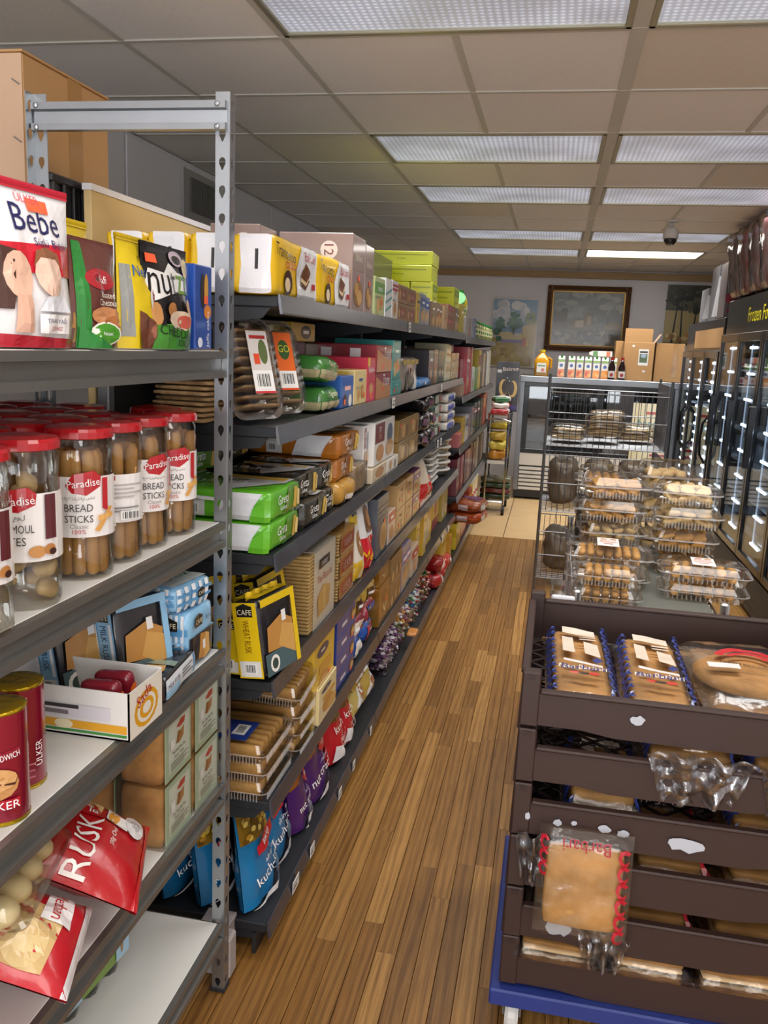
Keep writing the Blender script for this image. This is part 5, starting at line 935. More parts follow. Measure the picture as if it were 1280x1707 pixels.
front = [(.96, -.735, 'cookie', True, -50, 'date-cookie jar cut by the left edge of the picture'), (1.10, -.75, 'cookie', True, -62, 'date-cookie jar with white label, second from the left'), (1.268, -.757, 'stick', True, -56, 'bread-stick jar with full front label, largest in view'), (1.381, -.762, 'stick', 'back', -42, 'bread-stick jar turned to its barcode label'), (1.493, -.765, 'stick', True, -28, 'bread-stick jar with label turned aside, fourth from the upright'), (1.618, -.762, 'stick', True, -52, 'bread-stick jar with front label nearest the upright'), (1.706, -.835, 'stick', True, -22, 'bread-stick jar tucked last beside the upright')]
for i, (y, x, k_, lb, a0, tx) in enumerate(front):
    t = thing('snack_jar', 'red-lidded '+tx, 'jar', (x, y, ZB_+.001), group='red-lidded snack jars'); jar_parts(t, True, i, lb, a0, k_)
for r_ in range(3):
    for c in range(7):
        x = -.872-.11*r_-(.004 if r_ == 2 else 0); y = .93+c*.116+(.02 if r_ % 2 else 0)
        if r_ == 0 and c == 6: continue
        t = thing('snack_jar', f'red-lidded jar in the {("second", "third", "rearmost")[r_]} row of the jar deck, {nth[c]} from the left', 'jar', (x, y, ZB_+.001), group='red-lidded snack jars'); jar_parts(t, True, c+r_*9, False)
# ---- rack level C: foil-topped cookie rolls, open tray box, milk rusk packs
FT = M('gold_foil_top', '#b89a1e', .22, .8, bump=1, bscale=60)
def roll(label, x, y, z, r, h, a0, up=False):
    t = thing('cookie_roll', label, 'cookie roll', (x, y, z), group='crimson cookie rolls')
    obj('wrapper', G().lathe([(r*.97, 0), (r, .004), (r, h-.004)], 22, cap1=False), M('crimson_foil', '#8e1230', .22, .3, coat=.6), t, smooth=True)
    obj('foil_top', G().lathe([(r, h-.006), (r*1.015, h-.002), (r*.9, h), (r*.5, h+.001), (.001, h)], 22), FT, t, smooth=True); obj('foil_base', G().lathe([(r*1.01, 0), (r*1.01, .006)], 22), FT, t)
    a1 = math.radians(a0); S_ = lambda u, v, o: ((r+o)*math.cos(a1+u/r), (r+o)*math.sin(a1+u/r), v)
    if up: sh = [('r', -.02, h*.78, .014, h*.9, '#efeeec'), ('r', -.03, h*.0, .03, h*.02, '#c9a81e')]+barcode(-.012, h*.45, .018, h*.26)+[('t', 'ÜLKER', .026, h*.35, .012, '#fff', h*.3, 90)]+lines(-.02, .02, h*.25, 5, h*.03, '#c9707e')
    else: sh = [('p', [(-.045, h*.52), (.03, h*.62), (.03, h*.68), (-.045, h*.6)], '#8e0f2a'), ('t', 'KAKAOSANDWICH', -.006, h*.6, .012, '#fff', .07, 8), ('e', -.006, h*.38, .032, h*.14, '#c08a52'), ('e', -.006, h*.42, .03, h*.1, '#d3a067'), ('p', [(-.03, h*.4), (.02, h*.36), (.026, h*.46), (.02, h*.38)], '#4a2416'), ('r', -.026, h*.16, .026, h*.24, '#b3102a'), ('t', 'ÜLKER', 0, h*.2, .016, '#fff', .05)]
    lay(t, 'roll_print', S_, sh, 8)
roll('crimson cookie roll with gold foil top, nearest the left edge', -.742, 1.012, ZC_+.001, .038, .172, -58); roll('crimson cookie roll showing its barcode, beside the white tray box', -.775, 1.105, ZC_+.001, .038, .168, -58, True); roll('crimson cookie roll set back behind the front two', -.86, 1.07, ZC_+.001, .036, .17, -50)
t = thing('display_tray_box', 'open white cardboard tray box with spiral cookie print', 'box', (-.80, 1.33, ZC_+.001), 0); WC = M('white_card', '#e2e0dc', .6)
bx, by, bh = .125, .063, .088
for nm, q in (('near_wall', (-bx, bx, -by, -by+.003, 0, bh)), ('far_wall', (-bx, bx, by-.003, by, 0, bh+.004)), ('front_wall', (bx-.003, bx, -by, by, 0, bh)), ('rear_wall', (-bx, -bx+.003, -by, by, 0, bh)), ('bottom', (-bx, bx, -by, by, 0, .003))): obj(nm, G().box(*q), WC, t)
lay(t, 'end_print', lambda u, v, o: (bx+o, u, v), [('p', [(-.062, .0), (.062, .0), (.062, .088), (-.062, .088)], '#ebe6d8'), ('e', .0, .04, .046, .034, '#e0a21e'), ('e', .0, .04, .036, .026, '#ebe6d8'), ('e', .0, .04, .027, .019, '#e0a21e'), ('e', 0, .04, .016, .011, '#ebe6d8'), ('t', 'Sada', -.01, .068, .022, '#b8202e', .07, 20)])
lay(t, 'near_print', lambda u, v, o: (u, -by-o, v), [('r', -.12, .006, .12, .011, '#3c8a3a'), ('r', -.12, .013, .12, .028, '#e0a21e'), ('e', -.06, .02, .018, .009, '#efe2bc'), ('e', 0, .02, .018, .009, '#efe2bc'), ('r', -.11, .034, .09, .058, '#d9d3da'), ('r', -.1, .05, .03, .057, '#3a3636'), ('r', -.06, .038, .01, .046, '#7a7476')])
for i in range(2): tag(block('w', 'pack', (-.74, 1.30+i*.045, ZC_+.006), .03, .075, .085, '#7a1526', [('e', 0, .05, .012, .016, '#e06a1e')], [('e', -.01, .055, .02, .014, '#e06a1e'), ('t', 'S', -.01, .055, .014, '#fff')], rx=-4, amp=.002, seed=i, name='cookie_packet'), ('maroon and orange cookie packet nearer in the white tray box', 'maroon and orange cookie packet farther in the white tray box')[i], 'pack')
B_ = '#8fc3e6'
def mrusk(label, loc, rz, rx=0, ry=0, seed=0, w=.13, h=.175, d=.06): 
    t = rusk(label, loc, rz, rx, ry, B_, 'MILK RUSK', seed, w, h, d, 'blue milk rusk packs')
    lay(t, 'stripe_print', lambda u, v, o: (-w/2-o-.0062, -u, v), [('r', -d*.46, h*(.28+.0), -d*.3, h*.78, '#f2f6fa'), ('r', d*.3, h*.28, d*.44, h*.78, '#f2f6fa')], 0, True); return t
mrusk('blue milk rusk pack standing in the middle of the row', (-.775, 1.50, ZC_+.002), 68, -10, 0, 1); mrusk('blue milk rusk pack second in the row, narrow side forward', (-.86, 1.43, ZC_+.002), 70, -12, 0, 2); mrusk('blue milk rusk pack third in the row, narrow side forward', (-.945, 1.45, ZC_+.002), 70, -14, 0, 3); mrusk('blue milk rusk pack in shadow at the back of the row', (-1.035, 1.42, ZC_+.002), 70, -8, 0, 4, .12, .15)
def gingham(w_, h_, n=6): return [('r', -w_*.46+i*w_*.92/n, h_*.03, -w_*.46+(i+.5)*w_*.92/n, h_*.97, '#eef3f7') for i in range(n)]+[('r', -w_*.46, h_*.3, w_*.46, h_*.42, '#5e9fd0'), ('r', -w_*.46, h_*.62, w_*.46, h_*.74, '#5e9fd0')]
cafe = lambda u, v, s: [('p', [(u-s, v-s*.6), (u+s, v-s*.6), (u+s, v+s*.5), (u, v+s*.8), (u-s, v+s*.5)], '#27241e'), ('t', 'CAFE', u, v, s*.7, '#f3e9c9', s*1.7)]
slices = lambda u, v, s: [('p', [(u-s, v-s*.8), (u+s*.2, v-s), (u+s*.4, v+s*.8), (u-s*.6, v+s)], '#c08a44'), ('p', [(u-s*.1, v-s), (u+s, v-s*.8), (u+s*.9, v+s*.6), (u+s*.2, v+s*.9)], '#d6a85e')]
block('striped blue milk rusk pack standing beside the upright, lower of two', 'rusk pack', (-.752, 1.655, ZC_+.001), .13, .085, .125, '#8fc3e6', [('r', -.06, .004, .06, .07, '#26242a')]+slices(.01, .038, .03)+[('r', .0, .03, .014, .05, '#efeeea')]+cafe(-.02, .1, .02)+[('t', 'MILK RUSK', .035, .098, .013, '#1e3c6e', .045)], gingham(.085, .125)+cafe(.0, .025, .02)+cafe(0, .1, .02), [('t', 'CAFE', 0, 0, .02, '#222', .06)], r=.012, amp=.004, seed=3, name='rusk_pack', group='blue milk rusk packs', fins='#8fc3e6')
block('striped blue milk rusk pack lying on top beside the upright', 'rusk pack', (-.775, 1.64, ZC_+.132), .14, .12, .055, '#8fc3e6', gingham(.14, .055, 5)+cafe(.02, .028, .015), gingham(.12, .055, 5)+[('r', -.03, .01, .0, .04, '#dfe3e6')], [('p', [(-.06, -.05), (.06, -.05), (.06, .05), (-.06, .05)], '#dfe9f1'), ('t', 'MILK RUSK', 0, -.01, .025, '#1e3c6e', .11)]+cafe(0, .03, .022), r=.014, amp=.005, seed=5, name='rusk_pack', group='blue milk rusk packs', rz=82, fins='#8fc3e6')
block('milk rusk pack lying at the deck edge beside the tray box', 'rusk pack', (-.735, 1.51, ZC_+.001), .18, .085, .05, '#26242a', [('r', -.085, .005, .085, .045, '#dfe9f1'), ('r', -.085, .005, -.01, .022, '#8fc3e6'), ('t', 'MILK RUSK', -.045, .03, .013, '#1e3c6e', .07), ('r', .07, .005, .085, .045, '#5e9fd0')]+lines(.0, .06, .034, 3, .007, '#6a7076'), [('r', -.035, .008, .035, .04, '#8fc3e6')]+cafe(0, .022, .014), slices(-.05, 0, .026)+[('r', -.022, -.036, .004, .036, '#8fa08c')], r=.012, amp=.003, seed=7, name='rusk_pack', group='blue milk rusk packs', rz=96)
# ---- rack level D: green melba boxes, red rusk bags, cookie tray
MEL = M('melba_toast', '#bd8a4c', .8, var=.9, scale=25, dark=.6, bump=.5, bscale=40)
def melba(label, x, y, z, w=.135, d=.1, h=.1365):
    t = thing('toast_pack', label, 'toast pack', (x-d/2, y+w/2, z), 90, 'green-labelled toast packs')
    obj('toast', G().rbox(w/2-.002, d/2-.003, .001, h-.002, .012, 5, .004, y*9+z), MEL, t, smooth=True)
    obj('card', G().box(-w/2+.012, w/2-.002, -d/2-.001, -d/2+.001, .003, h-.004), K('#b7cfae'), t)
    lay(t, 'front_print', lambda u, v, o: (u, -d/2-.001-o, v), [('r', -w*.32, h*.12, w*.42, h*.9, '#dbe5d4'), ('p', [(-w*.05, h*.78), (w*.1, h*.86), (w*.26, h*.86), (w*.24, h*.76), (w*.08, h*.74)], '#c2402f'), ('p', [(-w*.06, h*.52), (w*.05, h*.5), (w*.1, h*.68), (-.0, h*.7)], '#9a6a38'), ('p', [(w*.06, h*.5), (w*.2, h*.56), (w*.22, h*.72), (w*.1, h*.68)], '#b98246'), ('t', 'No Salt No Fat', w*.04, h*.42, h*.05, '#3a4238', w*.66), ('t', 'Rusk Toast', w*.04, h*.34, h*.05, '#3a4238', w*.5)]+lines(-w*.26, w*.36, h*.26, 4, h*.035, '#8d988a')+[('r', -w*.28, h*.5, -w*.14, h*.66, '#f2f2ee')])
    obj('cellophane', G().box(-w/2-.001, w/2+.001, -d/2-.004, d/2+.001, 0, h), MC['cellophane_wrap'], t)
for i, (y, z) in enumerate(((1.455, ZD), (1.455, ZD+.1385), (1.603, ZD), (1.603, ZD+.1385))): melba(('lower left', 'upper left', 'lower right', 'upper right')[i]+' green-labelled toast pack of the front four', -.705, y, z+.001)
for i, (y, z) in enumerate(((1.46, ZD), (1.46, ZD+.1385), (1.50, ZD), (1.50, ZD+.1385))): melba(('lower', 'upper')[i % 2]+' green-labelled toast pack in the '+('middle' if i < 2 else 'rearmost')+' column', -.82-(.115 if i > 1 else 0), y, z+.001)
RS = [('p', [(-.1, .19), (.1, .17), (.1, .235), (-.1, .235)], '#d9b47a'), ('e', .03, .2, .04, .02, '#e2c48c'), ('e', -.04, .205, .035, .018, '#c99a5a'), ('p', [(-.035, .03), (.035, .03), (.03, .085), (-.045, .085)], '#ece9e6'), ('e', .0, .07, .03, .012, '#d98a2c'), ('e', .01, .035, .05, .014, '#e6e4e4')]
bag('red rusk bag with white lettering lying against the toast packs', 'rusk bag', (-.665, 1.29, ZD+.03), .26, .27, .09, '#b3121c', [('p', [(.035, .11), (.12, .1), (.125, .2), (.04, .2)], '#d2b07a'), ('e', .085, .15, .03, .035, '#dfc188'), ('e', .1, .125, .02, .02, '#e6cd98'), ('p', [(.02, .1), (.05, .1), (.05, .2), (.02, .2)], '#b3121c'), ('t', 'RUSK', -.055, .125, .06, '#efe9e2', .14), ('t', 'PLAIN', .035, .15, .018, '#fff', .07, 90), ('t', '200g Oval', -.02, .078, .012, '#f2e6e0', .07), ('p', [(.02, .055), (.075, .05), (.08, .095), (.03, .098)], '#ece8e4'), ('e', .05, .083, .022, .011, '#dc9a3a'), ('e', .06, .04, .05, .02, '#e4e2e2'), ('e', .065, .038, .028, .01, '#b9b6b6')], rz=112, rx=-62, stand=0, seed=8.8, crimp='#c21a24', wr=1.3, name='rusk_bag')
mb = [('p', [(-.09, .05), (.03, .04), (.03, .22), (-.09, .22)], '#d8b67c'), ('e', -.05, .09, .04, .035, '#e0c48a'), ('e', -.01, .15, .04, .04, '#d2a862'), ('e', -.06, .17, .035, .03, '#dcbc80'), ('p', [(-.03, .2), (-.06, .12), (-.045, .115), (-.02, .17)], '#c81e2a'), ('p', [(-.005, .03), (.085, .035), (.08, .075), (-.005, .08)], '#efeceb'), ('t', 'Mezban', .04, .055, .028, '#b9141e', .08, 180), ('t', 'RUSK', .05, .15, .04, '#efe6e2', .08, 20)]
bag('red and clear rusk bag hanging over the deck edge at the lower left', 'rusk bag', (-.66, 1.07, ZD+.03), .21, .25, .08, '#c2202c', mb, rz=110, rx=-66, stand=0, seed=9.4, crimp='#d8d4d6', wr=1.5, name='rusk_bag')
t = thing('cookie_tray', 'clear tray of pale round cookies on the red rusk bags', 'food tray', (-.79, 1.05, ZD+.185), 16, None, 0, 14)
BUT = M('butter_cookie', '#e2cf9a', .7, var=.6, scale=30, dark=.8, bump=.3)
for i in range(4):
    for j in range(2): obj('cookie', G().sph((0, 0, 0), .03, .028, .02, 12, 7), BUT, t, (-.032+j*.064, -.085+i*.054, .022), smooth=True)
obj('clear_shell', G().loft([(0, .065, .115, .02), (.028, .075, .125, .022), (.03, .082, .132, .024), (.033, .082, .132, .024), (.036, .073, .123, .02), (.05, .062, .112, .018)], 4), CLR, t)
lay(t, 'paper_label', lambda u, v, o: (u, v, .051+o), [('r', -.06, -.05, .03, .05, '#b3301c'), ('r', -.06, .01, .03, .05, '#3a2014'), ('t', 'Cakes', -.015, .03, .02, '#f0dc9a', .07), ('r', -.05, -.045, .02, -.02, '#f0c81e')])
# ---- rack level E: beer carton
t = thing('bottle_carton', 'green malt-drink six-pack carton on the lowest deck', 'drink carton', (-.93, 1.47, ZE+.001), 84)
obj('carrier', G().loft([(.03, .11, .07, .02), (.12, .112, .072, .025), (.2, .1, .045, .02), (.225, .095, .02, .01)], 3), K('#6f8f2c'), t)
S_ = lambda u, v, o: (u, -.0725-o, v)
lay(t, 'front_print', S_, [('r', -.108, .034, -.06, .12, '#9ec4dc'), ('r', .06, .034, .108, .12, '#9ec4dc'), ('p', [(-.06, .05), (.06, .07), (.06, .11), (-.06, .09)], '#1f2a5c'), ('t', 'BARBICAN', 0, .08, .024, '#f2f2f2', .105, 9), ('e', -.08, .075, .006, .03, '#9a7a4a'), ('e', .08, .075, .006, .03, '#9a7a4a')])
lay(t, 'side_print', lambda u, v, o: (-.112-o, -u, v), [('r', -.05, .034, .05, .12, '#9ec4dc'), ('e', 0, .08, .014, .03, '#a8865a')])
BOT = M('brown_bottle', '#2a2a22', .12, coat=.6)
for i in range(3):
    for j in range(2):
        o = obj('bottle', G().lathe([(.028, 0), (.03, .01), (.03, .11), (.014, .15), (.012, .2), (.014, .205)], 12), BOT, t, (-.07+i*.07, -.034+j*.068, 0), smooth=True)
for i, (x, y) in enumerate(((-.86, 1.22), (-.93, 1.24), (-1.0, 1.2))):
    t = thing('drink_bottle', f'{("nearest", "middle", "rear")[i]} dark bottle standing in shadow on the lowest deck', 'bottle', (x, y, ZE+.001), 0, 'dark bottles')
    obj('glass', G().lathe([(.03, 0), (.032, .01), (.032, .13), (.014, .19), (.013, .24)], 14), BOT, t, smooth=True); obj('cap', G().lathe([(.015, .238), (.015, .25)], 12), GALV, t)
    lay(t, 'paper_label', lambda u, v, o: ((.032+o)*math.cos(-1+u/.032), (.032+o)*math.sin(-1+u/.032), v), [('r', -.03, .03, .03, .05, '#c9ccc6')], 6)
# ================================================================ BREAD TRAYS ON A DOLLY
TR = M('brown_tray_plastic', '#35221d', .5, var=.3, scale=12, dark=.8); TRD = M('tray_lattice', '#2a1712', .5)
CX0, CX1, CY0, CY1 = -.018, .672, 1.755, 2.37
t = thing('dolly', 'blue wooden dolly on white casters under the bread trays', 'dolly', (.327, 2.06, 0))
obj('platform', G().cbox(-.365, .365, -.325, .325, .118, .16, .004), M('blue_paint', '#26367c', .5, var=.5, scale=9, dark=.75, bump=.2), t)
for sx in (-1, 1):
    for sy in (-1, 1):
        c = (sx*.31, sy*.23); o = obj('caster', G().box(c[0]-.03, c[0]+.03, c[1]-.03, c[1]+.03, .108, .118).box(c[0]-.022, c[0]-.018, c[1]-.02, c[1]+.02, .035, .11).box(c[0]+.018, c[0]+.022, c[1]-.02, c[1]+.02, .035, .11), GALV, t)
        g = G(); prof = [(.012, -.016), (.036, -.016), (.041, -.008), (.041, .008), (.036, .016), (.012, .016)]
        g.rings([[(c[0]+p[1], c[1]-.012+p[0]*math.cos(2*PI*j/20), .0415+p[0]*math.sin(2*PI*j/20)) for j in range(20)] for p in prof]); obj('wheel', g, WP, o)
TZ = [.1655, .290, .418, .545, .673, .803]; TH = .125
def tray(i, z):
    lb = ('bottom', 'second from bottom', 'third from bottom', 'third from top', 'second from top', 'topmost')[i]
    t = thing('bread_tray', f'brown plastic bread tray, {lb} of the stack', 'tray', (CX0, CY0, z), 0, 'stacked brown bread trays'); W = CX1-CX0; D = CY1-CY0
    fh = .078
    obj('front_wall', G().prism([(0, .006), (.13, .006), (.2, -.004), (.49, -.004), (.56, .006), (W, .006), (W, .06), (W, fh), (0, fh), (0, .06)], 0, .012), TR, t)
    o = obj('front_rim', G().cbox(.04, W-.04, -.006, .016, fh, fh+.008, .003), TR, t)
    for x in (0, W-.04):
        p = obj('corner_post', G().cbox(x, x+.04, -.003, .03, .002, TH, .003), TR, t); obj('latch_slot', G().box(x+.012, x+.028, -.005, -.0031, TH-.016, TH-.004), TRD, p)
    for x in (0, W-.012): obj('side_wall', G().box(x, x+.012, .03, D-.03, .004, fh+.03), TR, t); obj('side_rib', G().cbox(x-.004, x+.016, .03, D-.03, fh+.03, fh+.04, .003), TR, t)
    for x in (0, W-.04): obj('corner_post', G().cbox(x, x+.04, D-.03, D, .002, TH+(.012 if i == 5 else 0), .003), TR, t)
    obj('rear_wall', G().box(.04, W-.04, D-.014, D-.002, .004, TH-.02), TR, t); obj('rear_rim', G().cbox(.04, W-.04, D-.02, D+.004, TH-.02, TH-.01, .003), TR, t)
    g = G(); n = 13
    for k in range(-n, n+1):
        for s in (1, -1):
            p = [(x, s*x*.9+k*.09) for x in (0.012, W-.012)]
            # clip to the tray floor
            pts = []
            for q in range(25):
                x = .012+(W-.024)*q/24; y = s*(x-W/2)*.9+D/2+k*.075
                if .012 < y < D-.014: pts.append((x, y))
            if len(pts) > 1:
                (x0, y0), (x1, y1) = pts[0], pts[-1]; dx, dy = x1-x0, y1-y0; L = math.hypot(dx, dy); nx, ny = -dy/L*.004, dx/L*.004
                g.poly([(x0+nx, y0+ny, .008), (x0-nx, y0-ny, .008), (x1-nx, y1-ny, .008), (x1+nx, y1+ny, .008)]); g.poly([(x0+nx, y0+ny, .004), (x1+nx, y1+ny, .004), (x1-nx, y1-ny, .004), (x0-nx, y0-ny, .004)])
    o = obj('floor_lattice', g, TRD, t); o['kind'] = 'stuff'
    return t
trs = [tray(i, z) for i, z in enumerate(TZ)]
# worn paper labels stuck on the tray fronts
def scrap(par, u, v, w_, h_, seed, name='paper_scrap'):
    r_ = random.Random(seed); pts = [(u+w_*.5*math.cos(a)*r_.uniform(.7, 1.1), v+h_*.5*math.sin(a)*r_.uniform(.6, 1.1)) for a in [2*PI*i/14 for i in range(14)]]
    lay(par, name, lambda a, b, o: (a, -.0045-o, b), [('p', pts, '#b4b9c2')])
scrap(trs[5], .245, .045, .035, .026, 1)
for i, (u, v, w_, h_) in enumerate(((.035, .05, .012, .022), (.1, .045, .022, .018), (.135, .048, .014, .014), (.2, .045, .03, .02), (.24, .04, .03, .022), (.37, .035, .1, .036))): scrap(trs[3], u, v, w_, h_, i+3)
scrap(trs[1], .12, .042, .07, .045, 12); scrap(trs[2], .6, .05, .05, .02, 14)
BRD = M('flat_bread_crust', '#d09a56', .7, var=.95, scale=13, dark=.6, bump=.25, bscale=50); BRD2 = M('pale_bread_crumb', '#e2bf8e', .75, var=.5, scale=14, dark=.8)
def chain(u, v0, v1, n, col, w_=.013):
    out = []
    for i in range(n):
        v = v0+(v1-v0)*(i+.5)/n; h_ = (v1-v0)/n*.52
        out += [('p', [(u-w_, v), (u-w_*.7, v+h_*.8), (u+w_*.2, v+h_), (u+w_, v+h_*.5), (u+w_*.5, v+h_*.3), (u, v+h_*.55), (u-w_*.45, v+h_*.2), (u-w_*.45, v-h_*.3), (u+w_*.1, v-h_*.6), (u+w_*.8, v-h_*.4), (u+w_*.5, v-h_), (u-w_*.5, v-h_*.9)], col)]
    return out
def flatbread(label, loc, w, d, h, rz=0, rx=0, ry=0, col='#24377e', kind='bar', seed=0, pile=1, tails=True):
    t = thing('bagged_flatbread', label, 'bread', loc, rz, 'bagged flatbreads', rx, ry)
    if kind == 'round': obj('bread', G().lathe([(w*.40, 0), (w*.47, h*.2), (w*.48, h*.5), (w*.42, h*.9), (w*.2, h), (.002, h*.97)], 30), BRD, t, smooth=True)
    else:
        for p_ in range(pile): obj('bread', G().rbox(w/2-.018, d/2-.03, p_*h/pile+.001, (p_+1)*h/pile-.001, h/pile*.45, 7, .004, seed+p_, 14), BRD if p_ == pile-1 else BRD2, t, smooth=True)
    hh = h+.003
    def bz(x, y): return max(.004, hh+.004*noise.noise(Vector((x*16+seed, y*16, seed)))-max(0, (abs(x)/(w/2)-.82))*h*3.2-max(0, (abs(y)/(d/2)-.80))*h*3.2)
    g = G()
    def top(a, b): x = (a-.5)*w; y = (b-.5)*d; return (x, y, bz(x, y)+.005*noise.noise(Vector((x*45, y*45, seed*3)))*(1 if tails else .4))
    g.grid(top, 18, 22); g.grid(lambda a, b: ((a-.5)*w, (b-.5)*d, .0005), 2, 2, 0, True); obj('plastic_bag', g, FILM, t, smooth=True)
    S_ = lambda u, v, o: (u, v, bz(u, v)+.0055+o)
    if kind == 'bar':
        sh = chain(-w*.42, -d*.46, d*.46, 11, col)+chain(w*.42, -d*.46, d*.46, 11, col)+[('p', [(-w*.25, d*.28), (w*.25, d*.24), (w*.25, d*.33), (-w*.25, d*.38)], '#e2d3c2'), ('p', [(-w*.26, d*.02), (-w*.08, d*.0), (-w*.1, d*.2), (-w*.26, d*.22)], '#dccdbb'), ('p', [(w*.06, -.0), (w*.28, -d*.04), (w*.26, d*.12), (w*.06, d*.15)], '#dccdbb'), ('r', w*.0, d*.17, w*.25, d*.185, '#dccdbb'), ('r', w*.0, d*.205, w*.25, d*.22, '#dccdbb'), ('p', [(-w*.26, -d*.12), (w*.28, -d*.18), (w*.28, -d*.15), (-w*.26, -d*.09)], '#e6dfdc'),
             ('t', 'Nan Barbari', w*.0, -d*.2, d*.06, '#f2f0f0', w*.66, -4), ('t', 'Barbari', 0, -d*.205, d*.075, col, w*.6, -4), ('e', -w*.12, -d*.27, .012, .009, '#d2362c'), ('e', .0, -d*.28, .015, .007, '#2a2220'), ('e', w*.14, -d*.28, .012, .009, '#d2362c'), ('p', [(w*.14, -d*.1), (w*.2, -d*.14), (w*.3, -d*.1), (w*.22, -d*.06)], col)]
        if kind == 'bar' and seed % 3 == 2: sh = sh[:22]
    elif kind == 'round':
        arc = lambda r0, r1, a0, a1, n=12: [(r0*math.cos(a0+(a1-a0)*i/n), r0*math.sin(a0+(a1-a0)*i/n)) for i in range(n+1)]+[(r1*math.cos(a1-(a1-a0)*i/n), r1*math.sin(a1-(a1-a0)*i/n)) for i in range(n+1)]
        def seg(cx, cy, r0, r1, a0, a1): return [('p', [(cx+p, cy+q) for p, q in arc(r0, r1, a0+(a1-a0)*k_/8, a0+(a1-a0)*(k_+1)/8, 3)], '#c0222a') for k_ in range(8)]
        sh = seg(0, .03, .075, .055, .2, 2.9)+seg(0, .02, .05, .038, .3, 2.8)+[('t', 'FRESH BREAD', -.02, -.02, .016, '#1f1a18', .1, -8), ('r', -.1, -.05, -.03, -.02, '#e6e2e0')]+seg(.09, -.09, .06, .05, 0, 6.28)
    elif kind == 'red': sh = chain(w*.40, -d*.46, d*.42, 6, '#b3172c', .014)+chain(-w*.44, d*.1, d*.45, 3, '#b3172c', .01)+[('t', 'Barbari', 0, d*.4, .03, '#f0e4e0', w*.5, 180), ('t', 'Barbari', 0, d*.4, .026, '#a3142a', w*.5, 180)]
    else: sh = []
    if sh: lay(t, 'bag_print', S_, sh, 2)
    return t
tz = TZ[5]+.011
flatbread('bagged flatbread with blue chain borders, leftmost in the top tray', (.115, 2.045, tz+.003), .165, .53, .045, rz=1, seed=1)
flatbread('bagged flatbread with blue chain borders, middle of the top tray', (.29, 2.04, tz+.003), .165, .52, .045, rz=-1, seed=3)
flatbread('round bagged flatbread with red ring print in the top tray', (.495, 2.0, tz+.056), .26, .42, .03, kind='round', seed=5)
flatbread('bagged flatbread lying under the round one', (.50, 2.04, tz+.003), .24, .5, .042, seed=6, col='#b3172c', kind='none')
# stuff in the lower trays
def front_loaf(label, i, x0, x1, h, y=CY0+.16, kind='none', col='#24377e', pile=2, seed=0, d=.3): return flatbread(label, ((x0+x1)/2, y+.02, TZ[i]+.011), x1-x0, d, h, kind=kind, col=col, pile=pile, seed=seed)
front_loaf('bagged flatbread pair filling the second tray from the top', 4, .25, .46, .08, seed=11, kind='bar'); front_loaf('bagged flatbread at the right of the second tray from the top', 4, .47, .63, .08, seed=12, kind='bar')
front_loaf('single bagged flatbread in the third tray from the top', 3, .09, .27, .088, seed=13, kind='bar'); front_loaf('bagged flatbread at the right of the third tray from the top', 3, .44, .63, .07, seed=14, kind='bar')
for i, (x0, x1) in enumerate(((.25, .43), (.45, .63))): front_loaf(('left', 'right')[i]+' red-printed flatbread in the third tray from the bottom', 2, x0, x1, .07, seed=15+i, kind='red')
for i, (x0, x1) in enumerate(((.03, .21), (.23, .41), (.43, .63))): front_loaf(('left', 'middle', 'right')[i]+' red-printed flatbread in the second tray from the bottom', 1, x0, x1, .06, seed=18+i, kind='red')
for i, (x0, x1) in enumerate(((.0, .2), (.205, .39), (.395, .6))): flatbread(('left', 'middle', 'right')[i]+' flatbread bundle poking out of the bottom tray', ((x0+x1)/2+.01, CY0+.11, TZ[0]+.0868), x1-x0, .26, .03, kind='none', pile=2, seed=22+i)
flatbread('bagged flatbread with red chain border drooping over the tray fronts', (.145, 1.728, .468), .2, .245, .028, rx=84, kind='red', seed=31)
# crinkled empty bag ends over the second tray
def crumple(label, loc, w, d, seed, rx=70, rz=0):
    g = G(); fn = lambda a, b: ((a-.5)*w*(1-.35*b), .02*noise.noise(Vector((a*6, b*5, seed)))+.012*math.sin(a*17+seed), b*d+.012*noise.noise(Vector((a*9, b*2, seed+3))))
    g.grid(fn, 26, 14); o = obj('crumpled_bag_end', g, CL('shiny_film', '#fbfbfd', .12, .5, .22, bump=.6, bscale=30), None, loc, (math.radians(rx), 0, math.radians(rz)), smooth=True)
    s = o.modifiers.new('thick', 'SOLIDIFY'); s.thickness = .0006
    return tag(o, label, 'plastic bag')
crumple('crinkled clear bag end spilling over the second tray front', (.36, 1.735, .79), .22, .11, 2, 185); crumple('crinkled clear bag end at the right of the second tray', (.56, 1.735, .78), .16, .12, 5, 184); crumple('crinkled clear bag neck beside the drooping flatbread', (.045, 1.732, .56), .1, .12, 8, 186); crumple('torn clear bag corner below the drooping flatbread', (.2, 1.726, .36), .12, .1, 11, 188)
